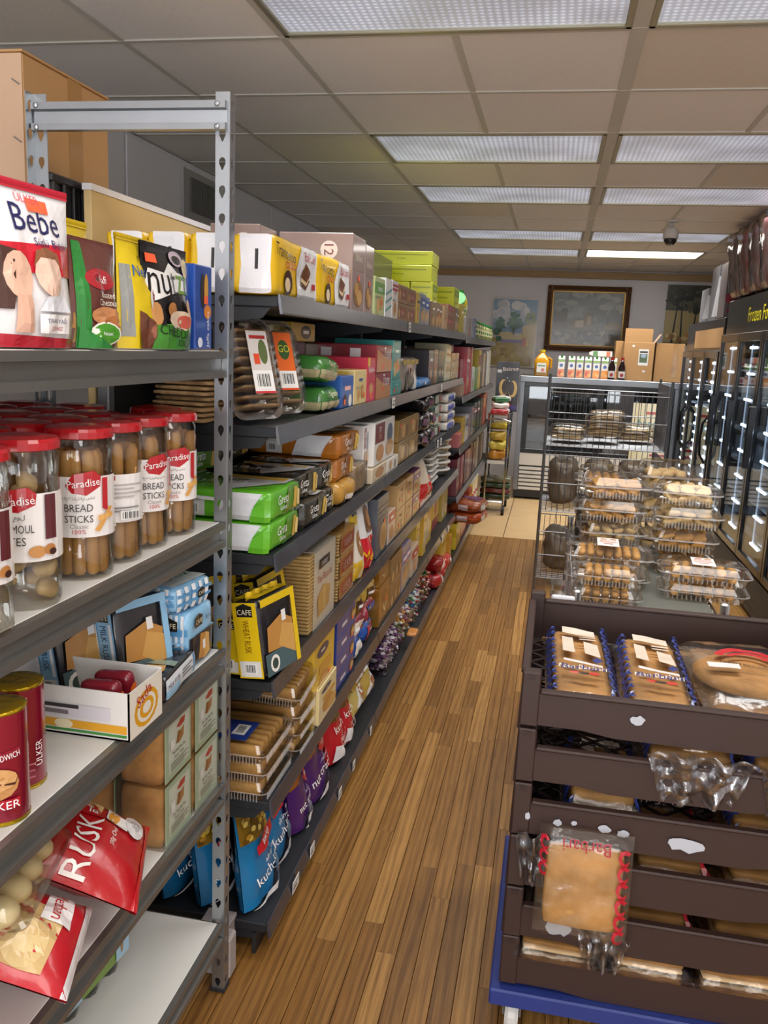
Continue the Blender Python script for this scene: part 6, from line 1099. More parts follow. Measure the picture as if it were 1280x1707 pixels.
# ================================================================ CHROME WIRE SHELF WITH PASTRY BOXES
CHR = M('chrome', '#c9cbce', .16, 1); WMAT = M('clear_shelf_liner', '#6d706a', .35, .2, var=.5, scale=40, stretch=(.2, 6, 1), dark=.6)
wx0, wx1, wy0, wy1 = .115, .535, 2.52, 3.72
t = thing('wire_shelving', 'chrome wire shelving unit behind the bread trays', 'shelving', (0, 0, 0))
for x in (wx0, wx1):
    for y in (wy0, wy1):
        p = obj('post', G().lathe([(.0125, 0), (.0125, .895)], 12, c=(x, y)), CHR, t); obj('post_cap', G().lathe([(.0135, .88), (.0135, .905), (.008, .91)], 12, c=(x, y)), M('cap_chrome', '#d5d6d8', .25, .9), p); obj('collar', G().lathe([(.016, .80), (.0185, .85)], 12, c=(x, y)), M('grey_collar', '#8d9094', .35, .6), p)
for z in (.845, .42, .12):
    g = G()
    for y in (wy0, wy1): g.tube([(wx0, y, z), (wx1, y, z)], .0035); g.tube([(wx0, y, z-.032), (wx1, y, z-.032)], .0035); g.tube([(wx0+(wx1-wx0)*i/20, y, z-.004-(.026 if i % 2 else 0)) for i in range(21)], .0022, 5)
    for x in (wx0, wx1): g.tube([(x, wy0, z), (x, wy1, z)], .0035); g.tube([(x, wy0, z-.032), (x, wy1, z-.032)], .0035); g.tube([(x, wy0+(wy1-wy0)*i/50, z-.004-(.026 if i % 2 else 0)) for i in range(51)], .0022, 5)
    for i in range(1, 18): y = wy0+(wy1-wy0)*i/18; g.tube([(wx0, y, z-.003), (wx1, y, z-.003)], .002, 4)
    s = obj('wire_shelf', g, CHR, t); s['kind'] = 'stuff'
    obj('shelf_liner', G().box(wx0+.01, wx1-.01, wy0+.012, wy1-.01, z, z+.003), WMAT, t)
PAS = M('pastry_crust', '#c48f45', .65, var=.9, scale=28, dark=.55, bump=.3, bscale=60); PAL = M('pale_shortbread', '#cfae76', .7, var=.8, scale=24, dark=.75, bump=.3)
PM = [G().rbox(.02, .04, -.016, .016, .016, 4, .006, 3, 30).mesh('pastry', True), G().rbox(.027, .027, -.013, .013, .013, 4, .005, 5, 30).mesh('pastry', True), G().sph((0, 0, 0), .028, .028, .02, 10, 6).mesh('pastry', True)]
for me in PM: me.materials.append(PAS)
PM2 = [m.copy() for m in PM]
for me in PM2: me.materials.clear(); me.materials.append(PAL)
def clam(label, loc, w, d, h, kind, seed, rz=0, label_=False, n=(3, 3), group='clear pastry boxes', full=True):
    t = thing('pastry_clamshell', label, 'pastry box', loc, rz, group); r_ = random.Random(seed); hx, hy = w/2, d/2
    obj('clear_base', G().loft([(0, hx-.02, hy-.02, .03), (.004, hx-.014, hy-.014, .03), (h*.5, hx-.005, hy-.005, .03), (h*.52, hx+.004, hy+.004, .034), (h*.55, hx+.004, hy+.004, .034)], 4, cap1=False), CLR, t)
    obj('clear_lid', G().loft([(h*.555, hx+.004, hy+.004, .034), (h*.58, hx+.004, hy+.004, .034), (h*.6, hx-.006, hy-.006, .03), (h*.93, hx-.016, hy-.016, .03), (h, hx-.03, hy-.03, .025)], 4, cap0=False), CLR, t)
    g = G()
    for i in range(16): u = -hx+.03+i*(w-.06)/15; g.box(u-.0015, u+.0015, -hy-.0, -hy+.012, .006, h*.34)
    o = obj('base_ribs', g, milky('clear_rib', .14), t); o['kind'] = 'stuff'
    obj('rim', G().loft([(h*.52, hx+.005, hy+.005, .034), (h*.585, hx+.005, hy+.005, .034)], 4, cap0=False, cap1=False), milky('clear_rim', .3), t)
    if full:
        ms = PM if kind != 'pale' else PM2; nz = 2
        for k_ in range(nz):
            for i in range(n[0]):
                for j in range(n[1]):
                    m = ms[2 if kind == 'ball' else r_.randrange(2)]; o = obj('pastry', m, None, t, ((i+.5)/n[0]*(w-.07)-(w-.07)/2, (j+.5)/n[1]*(d-.07)-(d-.07)/2, h*(.26 if k_ == 0 else .58)), (r_.uniform(-.5, .5), r_.uniform(-.5, .5), r_.uniform(0, 3.1) if kind != 'ball' else 0))
                    sx = min(1, (w-.06)/n[0]/.062); o.scale = (sx, min(1, (d-.06)/n[1]/.066) if kind == 'ball' else sx, h*.16/.02 if kind == 'ball' else h*.2/.02*.8)
    if label_: lay(t, 'paper_label', lambda u, v, o: (u, v-hy*.1 if v > -hy*.4 else v, h+.0015+o), [('r', -.04, -hy*.75, .03, hy*.6, '#efe9e6'), ('r', -.034, -hy*.1, .024, -hy*.02, '#c0392b'), ('t', 'Baklava', -.005, hy*.15, .014, '#b5402c', .05), ('e', -.018, hy*.38, .012, .007, '#c98a5a'), ('e', .012, hy*.38, .012, .007, '#c98a5a'), ('t', 'Nostalgia', -.005, -hy*.35, .01, '#a3402c', .05)])
    return t
z0 = .849
clam('small clear box of round pastries, lower of the front left pair', (.205, 2.63, z0), .21, .17, .062, 'ball', 1, -2, n=(5, 3)); clam('small clear box of round pastries, upper of the front left pair', (.205, 2.635, z0+.064), .21, .17, .062, 'ball', 2, -2, n=(5, 3))
clam('long clear box of round pastries with paper label, behind the front left pair', (.222, 2.88, z0+.062), .275, .2, .075, 'ball', 3, -2, True, (7, 3)); clam('long clear box supporting the labelled one at the left', (.222, 2.88, z0), .27, .2, .061, 'ball', 4, -3, n=(6, 3))
clam('long clear box of golden bars with paper label at the front right', (.515, 2.80, z0+.055), .275, .17, .06, 'ball', 5, -4, True, (6, 2)); clam('long clear box under the labelled one at the front right', (.515, 2.80, z0), .27, .17, .054, 'ball', 6, -4, n=(6, 2))
for k_ in range(4): clam(('bottom', 'second', 'third', 'top')[k_]+' large clear pastry box of the left tall stack', (.24+.005*(k_ % 2), 3.16, z0+k_*.083), .23, .2, .082, 'mix' if k_ != 1 else 'pale', 10+k_, (-3, 4, -2, 3)[k_], n=(4, 3))
for k_ in range(4): clam(('bottom', 'second', 'third', 'top')[k_]+' large clear pastry box of the right tall stack', (.495-.004*(k_ % 2), 3.13, z0+k_*.083), .225, .2, .082, 'pale' if k_ > 1 else 'mix', 20+k_, (4, -3, 2, -6)[k_], n=(3, 3))
for k_ in range(3): clam(('bottom', 'middle', 'top')[k_]+' clear box of small rolls in the rear left stack', (.21, 3.40, z0+k_*.11), .2, .2, .105, 'ball', 30+k_, 0, n=(4, 3))
for k_ in range(3): clam(('bottom', 'middle', 'top')[k_]+' clear pastry box in the rear right stack', (.455, 3.46, z0+k_*.12), .22, .2, .115, 'pale', 40+k_, 3, n=(3, 3))
# goods along the left side of the wire shelf
for i, (y, h_) in enumerate(((2.56, .3), (2.83, .3), (3.10, .31), (3.37, .3))): carton(('first', 'second', 'third', 'fourth')[i]+' pale grey carton with red fruit print on the lower wire shelf', 'box', .16, y, .428, .24, .04, h_, '#a9abb4', [], [('e', 0, .1, .012, .02, '#b3242a')], name='fruit_carton', group='pale grey fruit cartons', flap=False)
for i in range(4):
    t = thing('clear_cup', f'{nth[i]} clear cup nested on its side by the wire shelf', 'cup', (.085, 2.9+.0*i, .56+i*.045), 0, 'clear plastic cups'); obj('cup', G().loft([(0, .02, .03, .012), (.038, .026, .036, .014)], 3, cap1=False), CLR, t); t.location = (.07, 3.05, .62+i*.042); obj('cup_rim', G().loft([(.037, .028, .038, .015), (.041, .028, .038, .015)], 3), CLR, t)
block('blue and white wrapped snack slipped beside the top tray', 'pack', (.075, 2.47, .80), .02, .07, .1, '#d9dce2', [], [('p', [(-.03, 0), (.03, .01), (.03, .05), (-.03, .03)], '#2452a8')], r=.006, name='wrapped_pack')
# ================================================================ WIRE STAND WITH FLATBREAD
DW = M('grey_wire', '#77797c', .35, .8); t = thing('wire_stand', 'tall grey wire stand with baskets before the display case', 'stand', (0, 0, 0)); sx0, sx1, sy0, sy1 = -.032, .735, 5.7, 6.35
for x in (sx0, sx1):
    for y in (sy0, sy1): obj('post', G().tube([(x, y, 0), (x, y, 1.45)], .009, 8), DW, t)
def grille(x0, x1, y, z0_, z1_, n, rows, nm='wire_panel'):
    g = G()
    for i in range(n+1): x = x0+(x1-x0)*i/n; g.tube([(x, y, z0_), (x, y, z1_)], .0022, 4)
    for j in range(rows+1): z = z0_+(z1_-z0_)*j/rows; g.tube([(x0, y, z), (x1, y, z)], .004, 5)
    o = obj(nm, g, DW, t); o['kind'] = 'stuff'
for z0_, z1_, r_ in ((1.0, 1.35, 2), (.56, .94, 2), (.1, .42, 2)):
    for y in (sy0, sy1): grille(sx0, sx1, y, z0_, z1_, 20, r_)
    g = G()
    for i in range(15): y = sy0+(sy1-sy0)*i/14; g.tube([(sx0, y, z0_), (sx1, y, z0_)], .0025, 4)
    for x in (sx0, sx1):
        for z in (z0_, z1_): g.tube([(x, sy0, z), (x, sy1, z)], .004, 5)
        for i in range(15): y = sy0+(sy1-sy0)*i/14; g.tube([(x, y, z0_), (x, y, z1_)], .0022, 4)
    o = obj('basket_floor', g, DW, t); o['kind'] = 'stuff'
obj('end_sheet', G().box(.72, .73, sy0+.02, sy1-.02, 1.0, 1.42), M('grey_sheet', '#5d5f66', .4, .5), t)
PIT = M('pita_bread', '#c9b08a', .8, var=.8, scale=12, dark=.72)
for i, (x, y, z, rx_, rz_, n_) in enumerate(((.36, 6.0, 1.055, -12, 6, 7), (.585, 6.17, 1.024, -5, -3, 4), (.115, 5.95, 1.022, -4, 2, 4))):
    t = thing('bagged_pita', ('bulging clear bag of pita in the middle of the top basket', 'flat clear bag of pita at the right of the top basket', 'flat clear bag of pita at the left of the top basket')[i], 'bread', (x, y, z), rz_, 'bagged pita', rx_)
    for k_ in range(n_): obj('pita', G().lathe([(.07, 0), (.105, .004), (.11, .01), (.09, .017), (.002, .019)], 18), PIT, t, (RN.uniform(-.012, .012), RN.uniform(-.01, .01), .003+k_*.019), (RN.uniform(-.04, .04), 0, 0), smooth=True)
    obj('plastic_bag', G().rbox(.125, .135, 0, n_*.02+.03, .05, 8, .015, i, 14), FILM, t, smooth=True)
BB = M('brown_bagged_bread', '#6f5f4c', .5, var=.9, scale=10, dark=.6, coat=.4, bump=.6, bscale=18)
for i, (z, h_) in enumerate(((.575, .3), (.115, .26))):
    for j in range(3): block(f'{("left", "middle", "right")[j]} bagged brown loaf in the {("middle", "bottom")[i]} basket of the wire stand', 'bread', (.11+j*.235, 6.0, z+.012), .19, .38, h_, '#6f5f4c', r=.06, amp=.02, seed=i*3+j, rz=0, m=BB, name='bagged_loaf', group='bagged brown loaves')
carton('dark fruit-punnet box on the rear of the wire shelf', 'box', .13, 3.52, .849, .16, .12, .2, '#2b2722', rz=0, top=[('r', -.07, -.05, .07, .05, '#b9a86a')], name='fruit_box')
# ================================================================ FREEZERS
FBK = M('freezer_black', '#17181b', .3, .2, coat=.2); FGL = CL('freezer_glass', '#dfe6ea', .05, .5, .03); FIN = M('freezer_interior', '#8d9094', .5); LED = M('led_strip', '#ffffff', .4, emit='#e9f1ff', es=14); FSH = M('freezer_wire_shelf', '#c9ccd0', .4, .3); YEL = M('yellow_lettering', '#e6d80f', .4, emit='#e6d80f', es=.25)
def freezer(label, y0, y1, H, hd, n, zb, style, text_at, X=1.3, D=.78):
    t = thing('upright_freezer', label, 'freezer', (X, (y0+y1)/2, 0), -90, 'black glass-door freezers'); W = y1-y0        # front at local -Y
    obj('cabinet', G().box(-W/2, W/2, D-.03, D, 0, H).box(-W/2, -W/2+.03, .04, D, 0, H).box(W/2-.03, W/2, .04, D, 0, H).box(-W/2, W/2, .04, D, 0, .12).box(-W/2, W/2, .04, D, H-.06, H), FBK, t)
    obj('liner', G().box(-W/2+.03, W/2-.03, D-.06, D-.03, zb, H-hd), FIN, t)
    obj('header_panel', G().cbox(-W/2, W/2, 0, .06, H-hd, H, .006), FBK, t)
    obj('sill', G().cbox(-W/2, W/2, .0, .05, zb-.03, zb, .004), M('brass_sill', '#b3a468', .35, .5), t)
    obj('kick_panel', G().box(-W/2, W/2, .03, .06, 0.02, zb-.03), FBK, t)
    k_ = 5
    for i in range(k_): z = .05+(zb-.1)*i/k_; obj('louvre', G().prism([(.01, z), (.03, z), (.03, z+.03), (.022, z+.034)], -W/2+.02, W/2-.02, ax='x'), M('louvre_brown_black', '#2e2a27', .4), t)
    dw = W/n
    for i in range(n):
        a = -W/2+i*dw; b = a+dw; z1 = H-hd
        d = obj('door', G().cbox(a+.004, a+.05, -.03, 0, zb, z1, .004).cbox(b-.05, b-.004, -.03, 0, zb, z1, .004).cbox(a+.05, b-.05, -.03, 0, zb, zb+.05, .004).cbox(a+.05, b-.05, -.03, 0, z1-.06, z1, .004), FBK, t)
        obj('pane', G().box(a+.05, b-.05, -.018, -.012, zb+.05, z1-.06), FGL, d)
        hx = (a+.07) if style == 'bow' and i % 2 else (b-.07 if style == 'bow' else a+.075)
        if style == 'bow': obj('handle', G().tube([(hx, -.03, .75), (hx, -.075, .82), (hx, -.085, .95), (hx, -.075, 1.08), (hx, -.03, 1.15)], .011, 8), FBK, d)
        else: obj('handle', G().cbox(hx-.014, hx+.014, -.075, -.03, .92, 1.32, .006), FBK, d)
        for j in range(6): z = zb+.1+(z1-zb-.15)*j/6; obj('wire_shelf', G().box(a+.02, b-.02, .08, D-.08, z, z+.012), FSH, t)
        m = 17 if style == 'bow' else 8
        for xx in ((a+.055, a+.12),):
            for j in range(m): z = zb+.09+(z1-zb-.2)*j/(m-1); obj('led', G().cbox(xx[0], xx[0]+(.15 if style == 'bow' else .22), .035, .045, z, z+(.022 if style == 'bow' else .018), .004), LED, t)
        obj('led_diffuser', G().box(a+.052, a+.075, .05, .056, zb+.08, z1-.08), M('led_diffuser', '#dfe8f4', .5, emit='#cfdcf4', es=1.2), t)
        if style != 'bow':
            for j in range(3): obj('product_row', G().cbox(a+.1, b-.1, .15, .5, zb+.115+(z1-zb-.15)*j*2/6, zb+.115+(z1-zb-.15)*j*2/6+.14, .004), M(('frozen_pack_a', 'frozen_pack_b', 'frozen_pack_c')[j], ('#5a5f66', '#3f4a58', '#c9c2b4')[j], .5, var=.8, scale=14), t)
    if text_at is not None:
        lay(t, 'sign_lettering', lambda u, v, o: (u, -o-.001, v), [('t', 'Frozen Food', text_at, H-hd*.52, .1, YEL, .78)])
    return t
f1 = freezer('near black glass-door freezer at the right edge', 4.46, 7.3, 2.055, .26, 4, .33, 'bar', -.28)
f2 = freezer('far black freezer with three lit glass doors', 7.36, 9.34, 1.94, .27, 3, .16, 'bow', -.02)
obj('cardboard_patch', G().box(-.47, .95, -.004, -.001, 1.70, 1.86), CARD, f2)
for i in range(4): carton(f'{nth[i]} orange juice carton on the lit freezer shelf', 'carton', 1.54, 5.98+i*.1, 1.541, .08, .08, .2, '#e8e4dc', [('r', -.038, .0, .038, .09, '#e07a2c'), ('e', 0, .12, .018, .018, '#3a7a3a')], name='juice_carton', group='juice cartons in the freezer')
# bedding bags and cartons on the freezers
BAGC = CL('zip_bag_clear', '#f2eeee', .12, .7, .08, bump=.5, bscale=12)
for i in range(7):
    y = 5.02+i*.345; c = ('#b9303c', '#c2505a', '#9a3a44', '#c97a80', '#a85a5a', '#c83a44', '#b08a88')[i]
    t = thing('blanket_bag', f'{nth[i]} zipped clear bag of red floral bedding on the freezer, from the near end', 'bedding bag', (1.46, y, 2.085), 90+RN.uniform(-6, 6), 'zipped bedding bags', -8, 0)
    obj('blanket', G().rbox(.14, .17, .012, .46, .05, 6, .012, i), M('blanket_'+str(i), c, .8, var=.95, scale=11, dark=.35, col2='#d9cfca'), t, smooth=True)
    obj('zip_bag', G().rbox(.152, .185, 0, .49, .05, 7, .014, i+5, 10), BAGC, t, smooth=True)
    obj('piping', G().tube([(.15*math.cos(a)*(1 if abs(math.cos(a)) < .9 else 1), -.17, .245+.225*math.sin(a)) for a in [2*PI*k_/28 for k_ in range(28)]], .007, 6, closed=True), M('bag_piping', '#b9b3b4', .5), t)
for i, (y, h_, c) in enumerate(((8.0, .46, '#77777c'), (8.5, .3, '#8d8e93'))):
    carton(('taller', 'shorter')[i]+' silver and black patterned box on the far freezer', 'box', 1.52, y, 1.943, .36, .2, h_, c, [('p', [(-.16, .03), (.1, .02), (.02, .2), (-.12, .22)], '#2a2a2e'), ('p', [(0, .2), (.15, .1), (.16, h_*.9), (.05, h_*.8)], '#d9dadd')], [('p', [(-.13, .02), (.05, .05), (.1, h_*.6), (-.1, h_*.8)], '#dfe0e2'), ('e', .05, h_*.5, .05, .06, '#2a2a2e')], name='patterned_box')
carton('red floral box on the far freezer beside the silver boxes', 'box', 1.5, 7.5, 1.943, .3, .2, .44, '#6e6668', [('e', 0, .2, .06, .08, '#9a2a34')], [('e', -.05, .15, .05, .05, '#9a2a34'), ('e', .05, .25, .05, .05, '#a83a44'), ('e', 0, .05, .08, .03, '#b3202c')], name='patterned_box')
# ================================================================ DISPLAY CASE AND BACK WALL
SS = M('stainless', '#8b8e92', .3, .85, var=.3, scale=6); t = thing('display_case', 'stainless refrigerated display case with sliding glass at the back', 'display case', (0, 9.4, 0)); X0, X1, D = -.36, 1.285, .75
obj('carcass', G().box(X0, X1, D-.03, D, .1, 1.3).box(X0, X0+.03, .02, D, .1, 1.3).box(X1-.03, X1, .02, D, .1, 1.3).box(X0, X1, .02, D, .5, .53), FBK, t)
obj('top_slab', G().cbox(X0-.01, X1+.01, -.02, D, 1.28, 1.345, .004), SS, t)
obj('corner_trim', G().cbox(X0-.01, X0+.045, -.015, .02, .1, 1.28, .003), SS, t); obj('corner_trim', G().cbox(X1-.045, X1+.01, -.015, .02, .1, 1.28, .003), SS, t)
for q in ((X0+.045, X1-.045, 1.235, 1.28), (X0+.045, X1-.045, .515, .56), (X0+.045, X0+.1, .56, 1.235), (X1-.1, X1-.045, .56, 1.235), (.46, .52, .56, 1.235)): obj('black_frame_bar', G().cbox(q[0], q[1], -.012, .02, q[2], q[3], .003), FBK, t)
for a, b in ((X0+.1, .46), (.52, X1-.1)): obj('glass_pane', G().box(a, b, .002, .006, .56, 1.235), CL('case_glass', '#d6dde0', .06, .5, .02), t)
obj('interior_floor', G().box(X0+.03, X1-.03, .03, D-.04, .56, .57), FIN, t); obj('interior_shelf', G().cbox(X0+.05, X1-.05, .15, D-.05, .86, .88, .003), FSH, t); obj('interior_back', G().box(X0+.03, X1-.03, D-.05, D-.03, .56, 1.28), M('case_inner_back', '#6e7674', .6), t)
WPN = M('white_panel', '#e6e4de', .4); obj('white_apron', G().cbox(X0, X1, -.01, .02, .38, .515, .004), WPN, t)
for i in range(6): z = .11+i*.044; obj('vent_slat', G().prism([(-.012, z), (.012, z+.012), (.012, z+.034), (-.012, z+.026)], X0+.05, X1-.05, ax='x'), WPN, t)
obj('vent_backing', G().box(X0+.02, X1-.02, .02, .03, .08, .38), FBK, t); obj('base_plinth', G().box(X0, X1, .03, D, .02, .1), FBK, t)
for x in (X0+.1, X1-.1): obj('foot', G().lathe([(.02, 0), (.02, .03)], 10, c=(x, .1)), FBK, t)
for i, (x, z, n_) in enumerate(((-.02, .884, 3), (.3, .884, 2), (.75, .884, 3), (.1, .574, 3), (.8, .574, 3))):
    t2 = thing('deli_pack', ('left upper', 'middle upper', 'right upper', 'left lower', 'right lower')[i]+' heap of wrapped deli food inside the display case', 'food', (x, 9.8, z), 0, 'wrapped deli food')
    for k_ in range(n_): obj('wrapped_piece', G().rbox(.1, .12, 0, .035, .015, 4, .01, i+k_), M('deli_'+str(k_), ('#b9aa92', '#8d5a44', '#c9c6bd', '#5f7a86')[k_], .4, coat=.4), t2, ((k_-1)*.06, .0, k_*.03), smooth=True)
tag(obj('white_cloth', G().grid(lambda a, b: (-.28+a*.68, 9.48+b*.2, .73+.09*math.sin(a*3.0)*(1-b)+.02*math.sin(a*9)), 20, 8), M('cloth_white', '#e9ebea', .7), None, smooth=True), 'sagging white sheet across the inside of the display case', 'cloth')
MC['cloth_white'].use_backface_culling = False
t = thing('ice_cream_sign', 'cream poster board with teal lettering leaning at the case corner', 'sign', (1.02, 9.34, .52), -4, None, -3)
obj('board', G().box(-.19, .19, 0, .012, 0, .6), K('#e6dcb4'), t); lay(t, 'sign_lettering', lambda u, v, o: (u, -o, v), [('t', 'Lokma', .03, .5, .05, '#c0392b', .24), ('t', 'happy', .0, .38, .1, '#2c8a86', .34), ('t', 'taste', .1, .2, .05, '#a3262c', .18), ('t', 'better', .1, .13, .05, '#a3262c', .18), ('t', 'food', .1, .06, .05, '#a3262c', .16)])
# goods on the case
zc = 1.347; t = thing('juice_jug', 'big orange juice jug with yellow cap on the display case', 'jug', (-.155, 9.6, zc))
obj('jug', G().loft([(0, .075, .07, .03), (.16, .08, .075, .035), (.2, .06, .055, .03), (.24, .028, .028, .028), (.255, .026, .026, .026)], 5), M('orange_juice', '#dd9a12', .2, coat=.5), t, smooth=True); obj('cap', G().lathe([(.03, .255), (.03, .28)], 14), M('cap_yellow', '#e9c81e', .35), t); obj('handle', G().tube([(.06, -.01, .2), (.1, -.01, .18), (.1, -.01, .09), (.07, -.01, .06)], .012, 8), MC['orange_juice'], t)
lay(t, 'paper_label', lambda u, v, o: (u, -.0755-o, v), [('r', -.05, .04, .05, .14, '#e9e4d6'), ('t', 'Juice', 0, .11, .03, '#2c6a34', .08), ('e', .015, .065, .02, .018, '#d2542c')])
for i in range(7):
    c = '#e8905a' if i < 4 else '#ef8a1e'; x = .055+i*.088+(.02 if i > 0 else 0)
    t = thing('juice_carton', f'{nth[i]} {"peach" if i < 4 else "orange"} juice carton in the row on the display case, from the jug', 'juice carton', (x, 9.6, zc), 0, 'juice cartons on the display case')
    obj('body', G().loft([(0, .036, .036, .004), (.19, .036, .036, .004), (.225, .034, .012, .004)], 1), K('#ece9e2'), t); obj('cap', G().lathe([(.014, .2), (.014, .228)], 10, c=(0, -.016)), M('cap_green', '#3d8a2c', .4), t)
    lay(t, 'front_print', lambda u, v, o: (u, -.0365-o, v), [('r', -.034, .0, .034, .085, c), ('e', -.01, .045, .02, .025, '#d8552c' if i < 4 else '#f2a63c'), ('e', .014, .03, .016, .018, '#f0b46a'), ('e', 0, .125, .018, .018, '#2450a0'), ('r', -.034, .165, .034, .19, '#7fae3c')])
t = thing('juice_carton', 'juice carton lying flat on top of the carton row', 'juice carton', (.58, 9.62, zc+.231), 0, 'juice cartons on the display case', 0, -90); obj('body', G().loft([(0, .03, .036, .004), (.2, .03, .036, .004), (.24, .012, .034, .004)], 1), K('#e6e4d6'), t); lay(t, 'front_print', lambda u, v, o: (u, -.0365-o, v), [('r', -.028, .15, .028, .2, '#4d8a34'), ('r', -.028, .02, .028, .06, '#d86a34')]); t.location.z = zc+.262
for i in range(2):
    t = thing('syrup_bottle', ('left', 'right')[i]+' dark syrup bottle with red cap beside the cardboard boxes', 'bottle', (.585+.0*i, 9.5, zc), 0, 'dark syrup bottles'); t.location.x = .60+i*.085-.02*(i == 0)
    t.location.y = 9.45
    obj('glass', G().lathe([(.036, 0), (.038, .01), (.038, .13), (.02, .18), (.016, .21)], 14), M('dark_syrup', '#1f0f12', .1, coat=.6), t, smooth=True); obj('cap', G().lathe([(.018, .205), (.018, .235)], 12), M('cap_red', '#9a2020', .4), t)
    lay(t, 'paper_label', lambda u, v, o: ((.038+o)*math.cos(-PI/2+u/.038), (.038+o)*math.sin(-PI/2+u/.038), v), [('r', -.04, .02, .04, .09, '#d9d4cf'), ('e', 0, .05, .018, .02, '#a02830')], 6)
for i, (x0, x1, h_, y) in enumerate(((.69, 1.0, .4, 9.48), (1.02, 1.31, .4, 9.52), (.62, .70, .41, 9.75))):
    t = thing('cardboard_box', ('open cardboard box with photo label on the display case', 'closed cardboard box at the right end of the display case', 'narrow cardboard box behind the open one')[i], 'box', ((x0+x1)/2, y+.13, zc)); w_ = (x1-x0)/2
    obj('carton_body', G().cbox(-w_, w_, -.13, .13, 0, h_, .003), CARD, t)
    if i == 0:
        obj('front_flap', G().box(-w_, w_-.03, -.128, -.122, h_, h_+.14), CARD, t); obj('side_flap', G().poly([(w_, -.12, h_), (w_+.06, -.12, h_+.09), (w_+.06, .1, h_+.09), (w_, .12, h_)]), CARDP, t); lay(t, 'photo_label', lambda u, v, o: (u, -.131-o, v), [('r', -.0, .16, .1, .33, '#e9e6df'), ('r', .01, .19, .09, .28, '#4d5f3a'), ('e', .05, .26, .03, .02, '#9ab0c8'), ('r', .01, .29, .09, .31, '#3a3a36'), ('e', -.06, .36, .014, .012, '#e8e6e0'), ('r', .05, .09, .08, .11, '#dcd8d0')])
    if i == 1: obj('packing_tape', G().box(.03, .08, -.1312, -.1304, .05, h_), TAPE, t); lay(t, 'mark', lambda u, v, o: (u, -.131-o, v), [('e', .05, .14, .02, .03, '#9a7040')])
# paintings
def painting(label, x0, x1, z0_, z1_, shapes, frame=None, bg='#9aa7b0', fw=.07):
    cx, cz = (x0+x1)/2, (z0_+z1_)/2; W, H = x1-x0, z1_-z0_; t = thing('painting', label, 'painting', (cx, YB-.004, z0_)); 
    obj('canvas', G().box(-W/2, W/2, -.025, 0, 0, H), K(bg), t); lay(t, 'painted_scene', lambda u, v, o: (u, -.025-o, v), shapes)
    if frame:
        prof = [(0, 0), (0, -.05), (-fw*.35, -.058), (-fw*.6, -.04), (-fw, -.03), (-fw, 0)]
        for sx, a, b, v in (('h', -W/2, W/2, 0), ('h', -W/2, W/2, H), ('v', 0, H, -W/2), ('v', 0, H, W/2)):
            if sx == 'h': s = -1 if v == 0 else 1; g = G().prism([(q, v-s*0+s*(-p)) for p, q in prof], a-fw, b+fw, ax='x')
            else: s = -1 if v < 0 else 1; g = G().prism([(v+s*(-p), q) for p, q in prof], a-fw, b+fw, ax='z')
            obj('frame_rail', g, frame, t)
        GLD = M('gilt_bead', '#a8823c', .35, .6)
        for q in ((-W/2-.004, W/2+.004, -.004, .008), (-W/2-.004, W/2+.004, H-.008, H+.004)): obj('gilt_bead', G().box(q[0], q[1], -.056, -.05, q[2], q[3]), GLD, t)
        for q in ((-W/2-.004, -W/2+.008), (W/2-.008, W/2+.004)): obj('gilt_bead', G().box(q[0], q[1], -.056, -.05, 0, H), GLD, t)
    return t
def blobs(cx, cy, rx_, ry_, n, cols, seed, s=.05):
    r_ = random.Random(seed); o = []
    for i in range(n):
        a = r_.uniform(0, 6.28); q = r_.random()**.5; o.append(('e', cx+rx_*q*math.cos(a), cy+ry_*q*math.sin(a), s*r_.uniform(.5, 1.1), s*r_.uniform(.4, .9), r_.choice(cols)))
    return o
sc = [('r', -.27, .42, .27, .83, '#7fa0bc')]+blobs(-.05, .66, .2, .14, 26, ('#c9cdd0', '#dadcdc', '#b9c0c8'), 1, .07)+[('r', -.27, .02, .27, .36, '#b3a063')]+blobs(0, .15, .25, .12, 40, ('#b8a35e', '#c9b878', '#a08d52', '#bfae8a'), 2, .04)+[('p', [(-.2, .3), (-.2, .42), (-.06, .44), (.04, .38), (.1, .42), (.1, .3)], '#c9bb8e'), ('p', [(.1, .3), (.27, .3), (.27, .6), (.18, .55), (.1, .5)], '#b39a5a'), ('r', -.16, .3, .12, .34, '#8d86b0')]+blobs(-.18, .46, .05, .13, 20, ('#2c5c44', '#3a6b4a', '#24503c'), 3, .035)+blobs(.0, .56, .09, .1, 26, ('#2f6648', '#3d7850', '#28553e'), 4, .04)+[('r', -.008, .4, .008, .5, '#5a4630')]+blobs(.2, .6, .06, .06, 12, ('#7a8a52', '#8a9660'), 5, .035)+[('p', [(.1, .26), (.16, .26), (.14, .36), (.12, .36)], '#b8502c'), ('e', .13, .38, .014, .018, '#d8b45a'), ('p', [(.15, .26), (.19, .26), (.18, .34), (.16, .34)], '#c9a03a')]
painting('unframed painting of trees and a sunlit village lane', -.83, -.27, 1.40, 2.25, sc, None, '#cfcac0')
